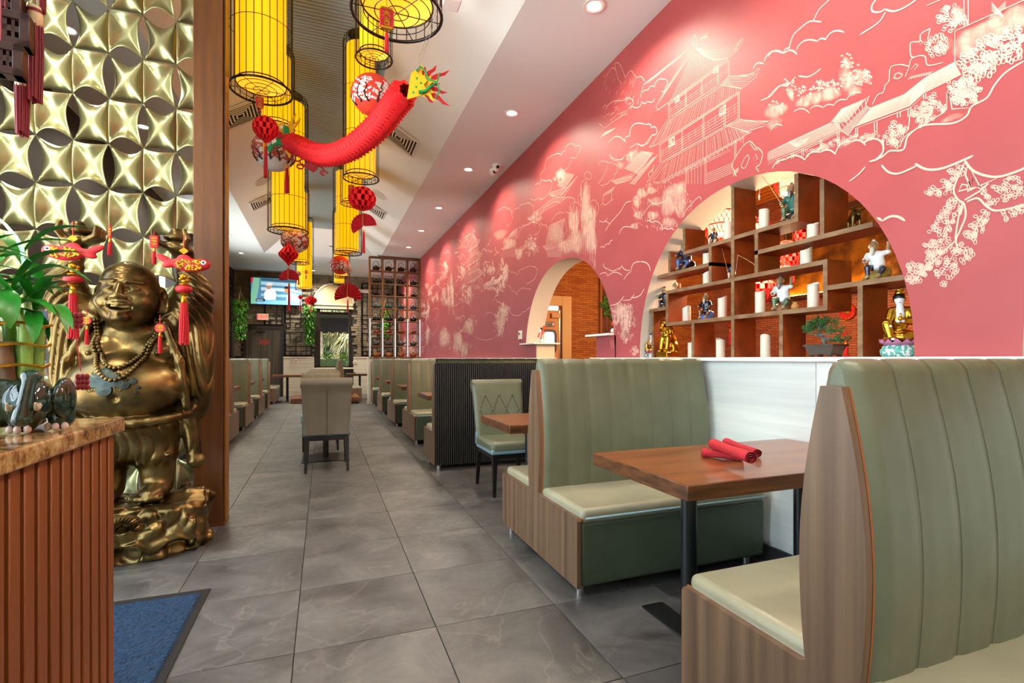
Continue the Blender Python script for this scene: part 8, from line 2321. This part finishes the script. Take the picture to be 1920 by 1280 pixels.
def speaker(label, x, y):
    p, s = on_slope(x, y); t = thing('ceiling_speaker', label, 'speaker', p, 0, 'round ceiling speakers'); t.rotation_euler = (0, s * SL, 0)
    MB().lathe([(.16, -.001), (.165, -.010), (.15, -.014), (.14, -.008)], 28, cap=False).build('rim', M_trimw, t, smooth=50)
    MB().lathe([(.145, -.006), (.01, -.010)], 28).build('grille', mat('grey_speaker_mesh', '#c6c6c4', .7), t, smooth=50)
speaker('round ceiling speaker beside the long yellow lantern', -.98, 9.7); speaker('round ceiling speaker behind the red honeycomb flower', .98, 9.75)
sp_ = thing('ceiling_speaker', 'round ceiling speaker on the far tray slope', 'speaker', (.3, 14.2, ZC + .225), 0, 'round ceiling speakers'); sp_.rotation_euler = (R(24), 0, 0)
MB().lathe([(.16, -.03), (.165, -.04), (.15, -.044), (.01, -.044)], 28, cap=False).build('rim', M_trimw, sp_, smooth=50)
v_ = thing('ceiling_register', 'small rectangular air register in the far soffit', 'air vent', tuple(at(577, 494, Z=ZC - .006)))
MB().box(-.28, .28, -.16, .16, -.008, .004).build('rim', M_trimw, v_, bevel=.003)
for k in range(6): MB().obox((0, -.11 + k * .044, -.012), (.48, .03, .004), (R(30), 0, 0)).build('louvre', mat('white_vent_metal', '#e4e4e2'), v_)
sd_ = thing('smoke_detector', 'white square fitting on the soffit at the top of the picture', 'detector', tuple(at(846, 3, Z=ZC - .001)))
MB().box(-.07, .07, -.07, .07, -.03, 0).build('housing', M_trimw, sd_, bevel=.01)
for k, (px_, py_) in enumerate([(931, 309), (925, 318)]):
    c_ = at(px_, py_, Z=ZC - .001); t = thing('dome_camera', 'white dome security camera on the soffit, ' + ['nearer the rose wall', 'nearer the aisle'][k], 'camera', tuple(c_), 0, 'dome security cameras')
    MB().lathe([(.06, 0), (.06, -.03), (.05, -.05)], 20).build('mount', M_whiteg, t, smooth=50)
    MB().ball((0, 0, -.055), .045, 18, 12).build('dome', M_whiteg, t, smooth=180)
    MB().lathe([(.022, -.07), (.020, -.045)], 14, (-.02, -.05, -.07), axis='y').build('lens', M_blk, t, smooth=50)

# ================================================================== garden outside the window
struct(MB().box(-12, 14, YB + .35, 60, -.15, -.02).build('ground_outside', mat('lawn_and_path', '#343c1c', .95, c2='#3c4420', scale=2)))
M_palm = mat('palm_frond', '#4a5220', .6, c2='#6a541c', scale=4); M_palmt = mat('palm_trunk', '#8a7458', .9, c2='#5c4c38', scale=12, bump=.6)
def palm(label, x, y, h, seed, cr):
    t = thing('palm_tree', label, 'tree', (x, y, 0), 0, 'palms outside the window'); random.seed(seed)
    MB().tube([(0, 0, 0), (.05, 0, h * .5), (0, 0, h)], [.2, .16, .14], 12).build('trunk', M_palmt, t, smooth=60)
    m_ = MB()
    for k in range(46):
        a = random.uniform(0, 2 * PI); e_ = random.uniform(-.7, 1.0); L_ = cr * random.uniform(.8, 1.1)
        b_ = Vector((0, 0, h)); mid = b_ + Vector((math.cos(a) * L_ * .6, math.sin(a) * L_ * .6, L_ * .45 * e_))
        m_.tube([b_, mid], .015, 4)
        for q in range(16):
            an = a + (q - 7.5) * .16; ee = mid + Vector((math.cos(an) * L_ * .55, math.sin(an) * L_ * .55, -L_ * random.uniform(.15, .55)))
            m_.leaf(mid, ee, .05, .12, segs=3)
    stuff(m_.build('fronds', M_palm, t))
palm('bushy palm in sun outside the arched window', 1.5, 22.6, 2.2, 1, 1.25); palm('tall palm trunk outside the arched window, shaded side', -.2, 25.0, 3.2, 2, 1.2); palm('farther palm filling the window view', .6, 28, 2.8, 3, 1.7)
M_hedge = mat('yellow_green_hedge_leaf', '#7a8418', .6, c2='#3c5610', scale=9)
hg = thing('hedge', 'low yellow green hedge in sun outside the window', 'hedge', (0, 21.2, 0)); random.seed(4); m_ = MB()
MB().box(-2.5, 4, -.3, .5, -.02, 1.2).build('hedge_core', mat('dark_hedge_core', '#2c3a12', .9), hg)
for k in range(3800):
    x, y, z = random.uniform(-2.5, 4), random.uniform(-.45, .55), random.uniform(.1, 1.36)
    m_.leaf((x, y, z), (x + random.uniform(-.09, .09), y + random.uniform(-.1, .03), z + random.uniform(-.02, .09)), .05, .1, segs=2)
stuff(m_.build('foliage', M_hedge, hg))
tb = thing('tree', 'dark green broadleaf tree behind the palms outside', 'tree', (1.5, 33, 0)); m_ = MB(); random.seed(12)
MB().tube([(0, 0, 0), (0, 0, 3)], .25, 10).build('trunk', M_palmt, tb)
MB().ball((0, 0, 3.2), (5.2, 1.7, 3.3), 24, 14).build('crown_sky_blocker', mat('dark_hedge_core', '#2c3a12'), tb)  # dark core added inside the leaves to block bright sky in the gaps
for k in range(4200):
    d = Vector((random.gauss(0, 1), random.gauss(0, 1), random.gauss(0, 1))).normalized(); c_ = Vector((d.x * 4.5, d.y * 2, 3.4 + d.z * 2.6)) * 1
    m_.leaf(c_, c_ + Vector((random.uniform(-.3, .3), random.uniform(-.3, .1), random.uniform(-.3, .1))), .45, .1, segs=2)
stuff(m_.build('foliage', mat('dark_broadleaf', '#1c3812', .6, c2='#2c4a18', scale=3), tb))
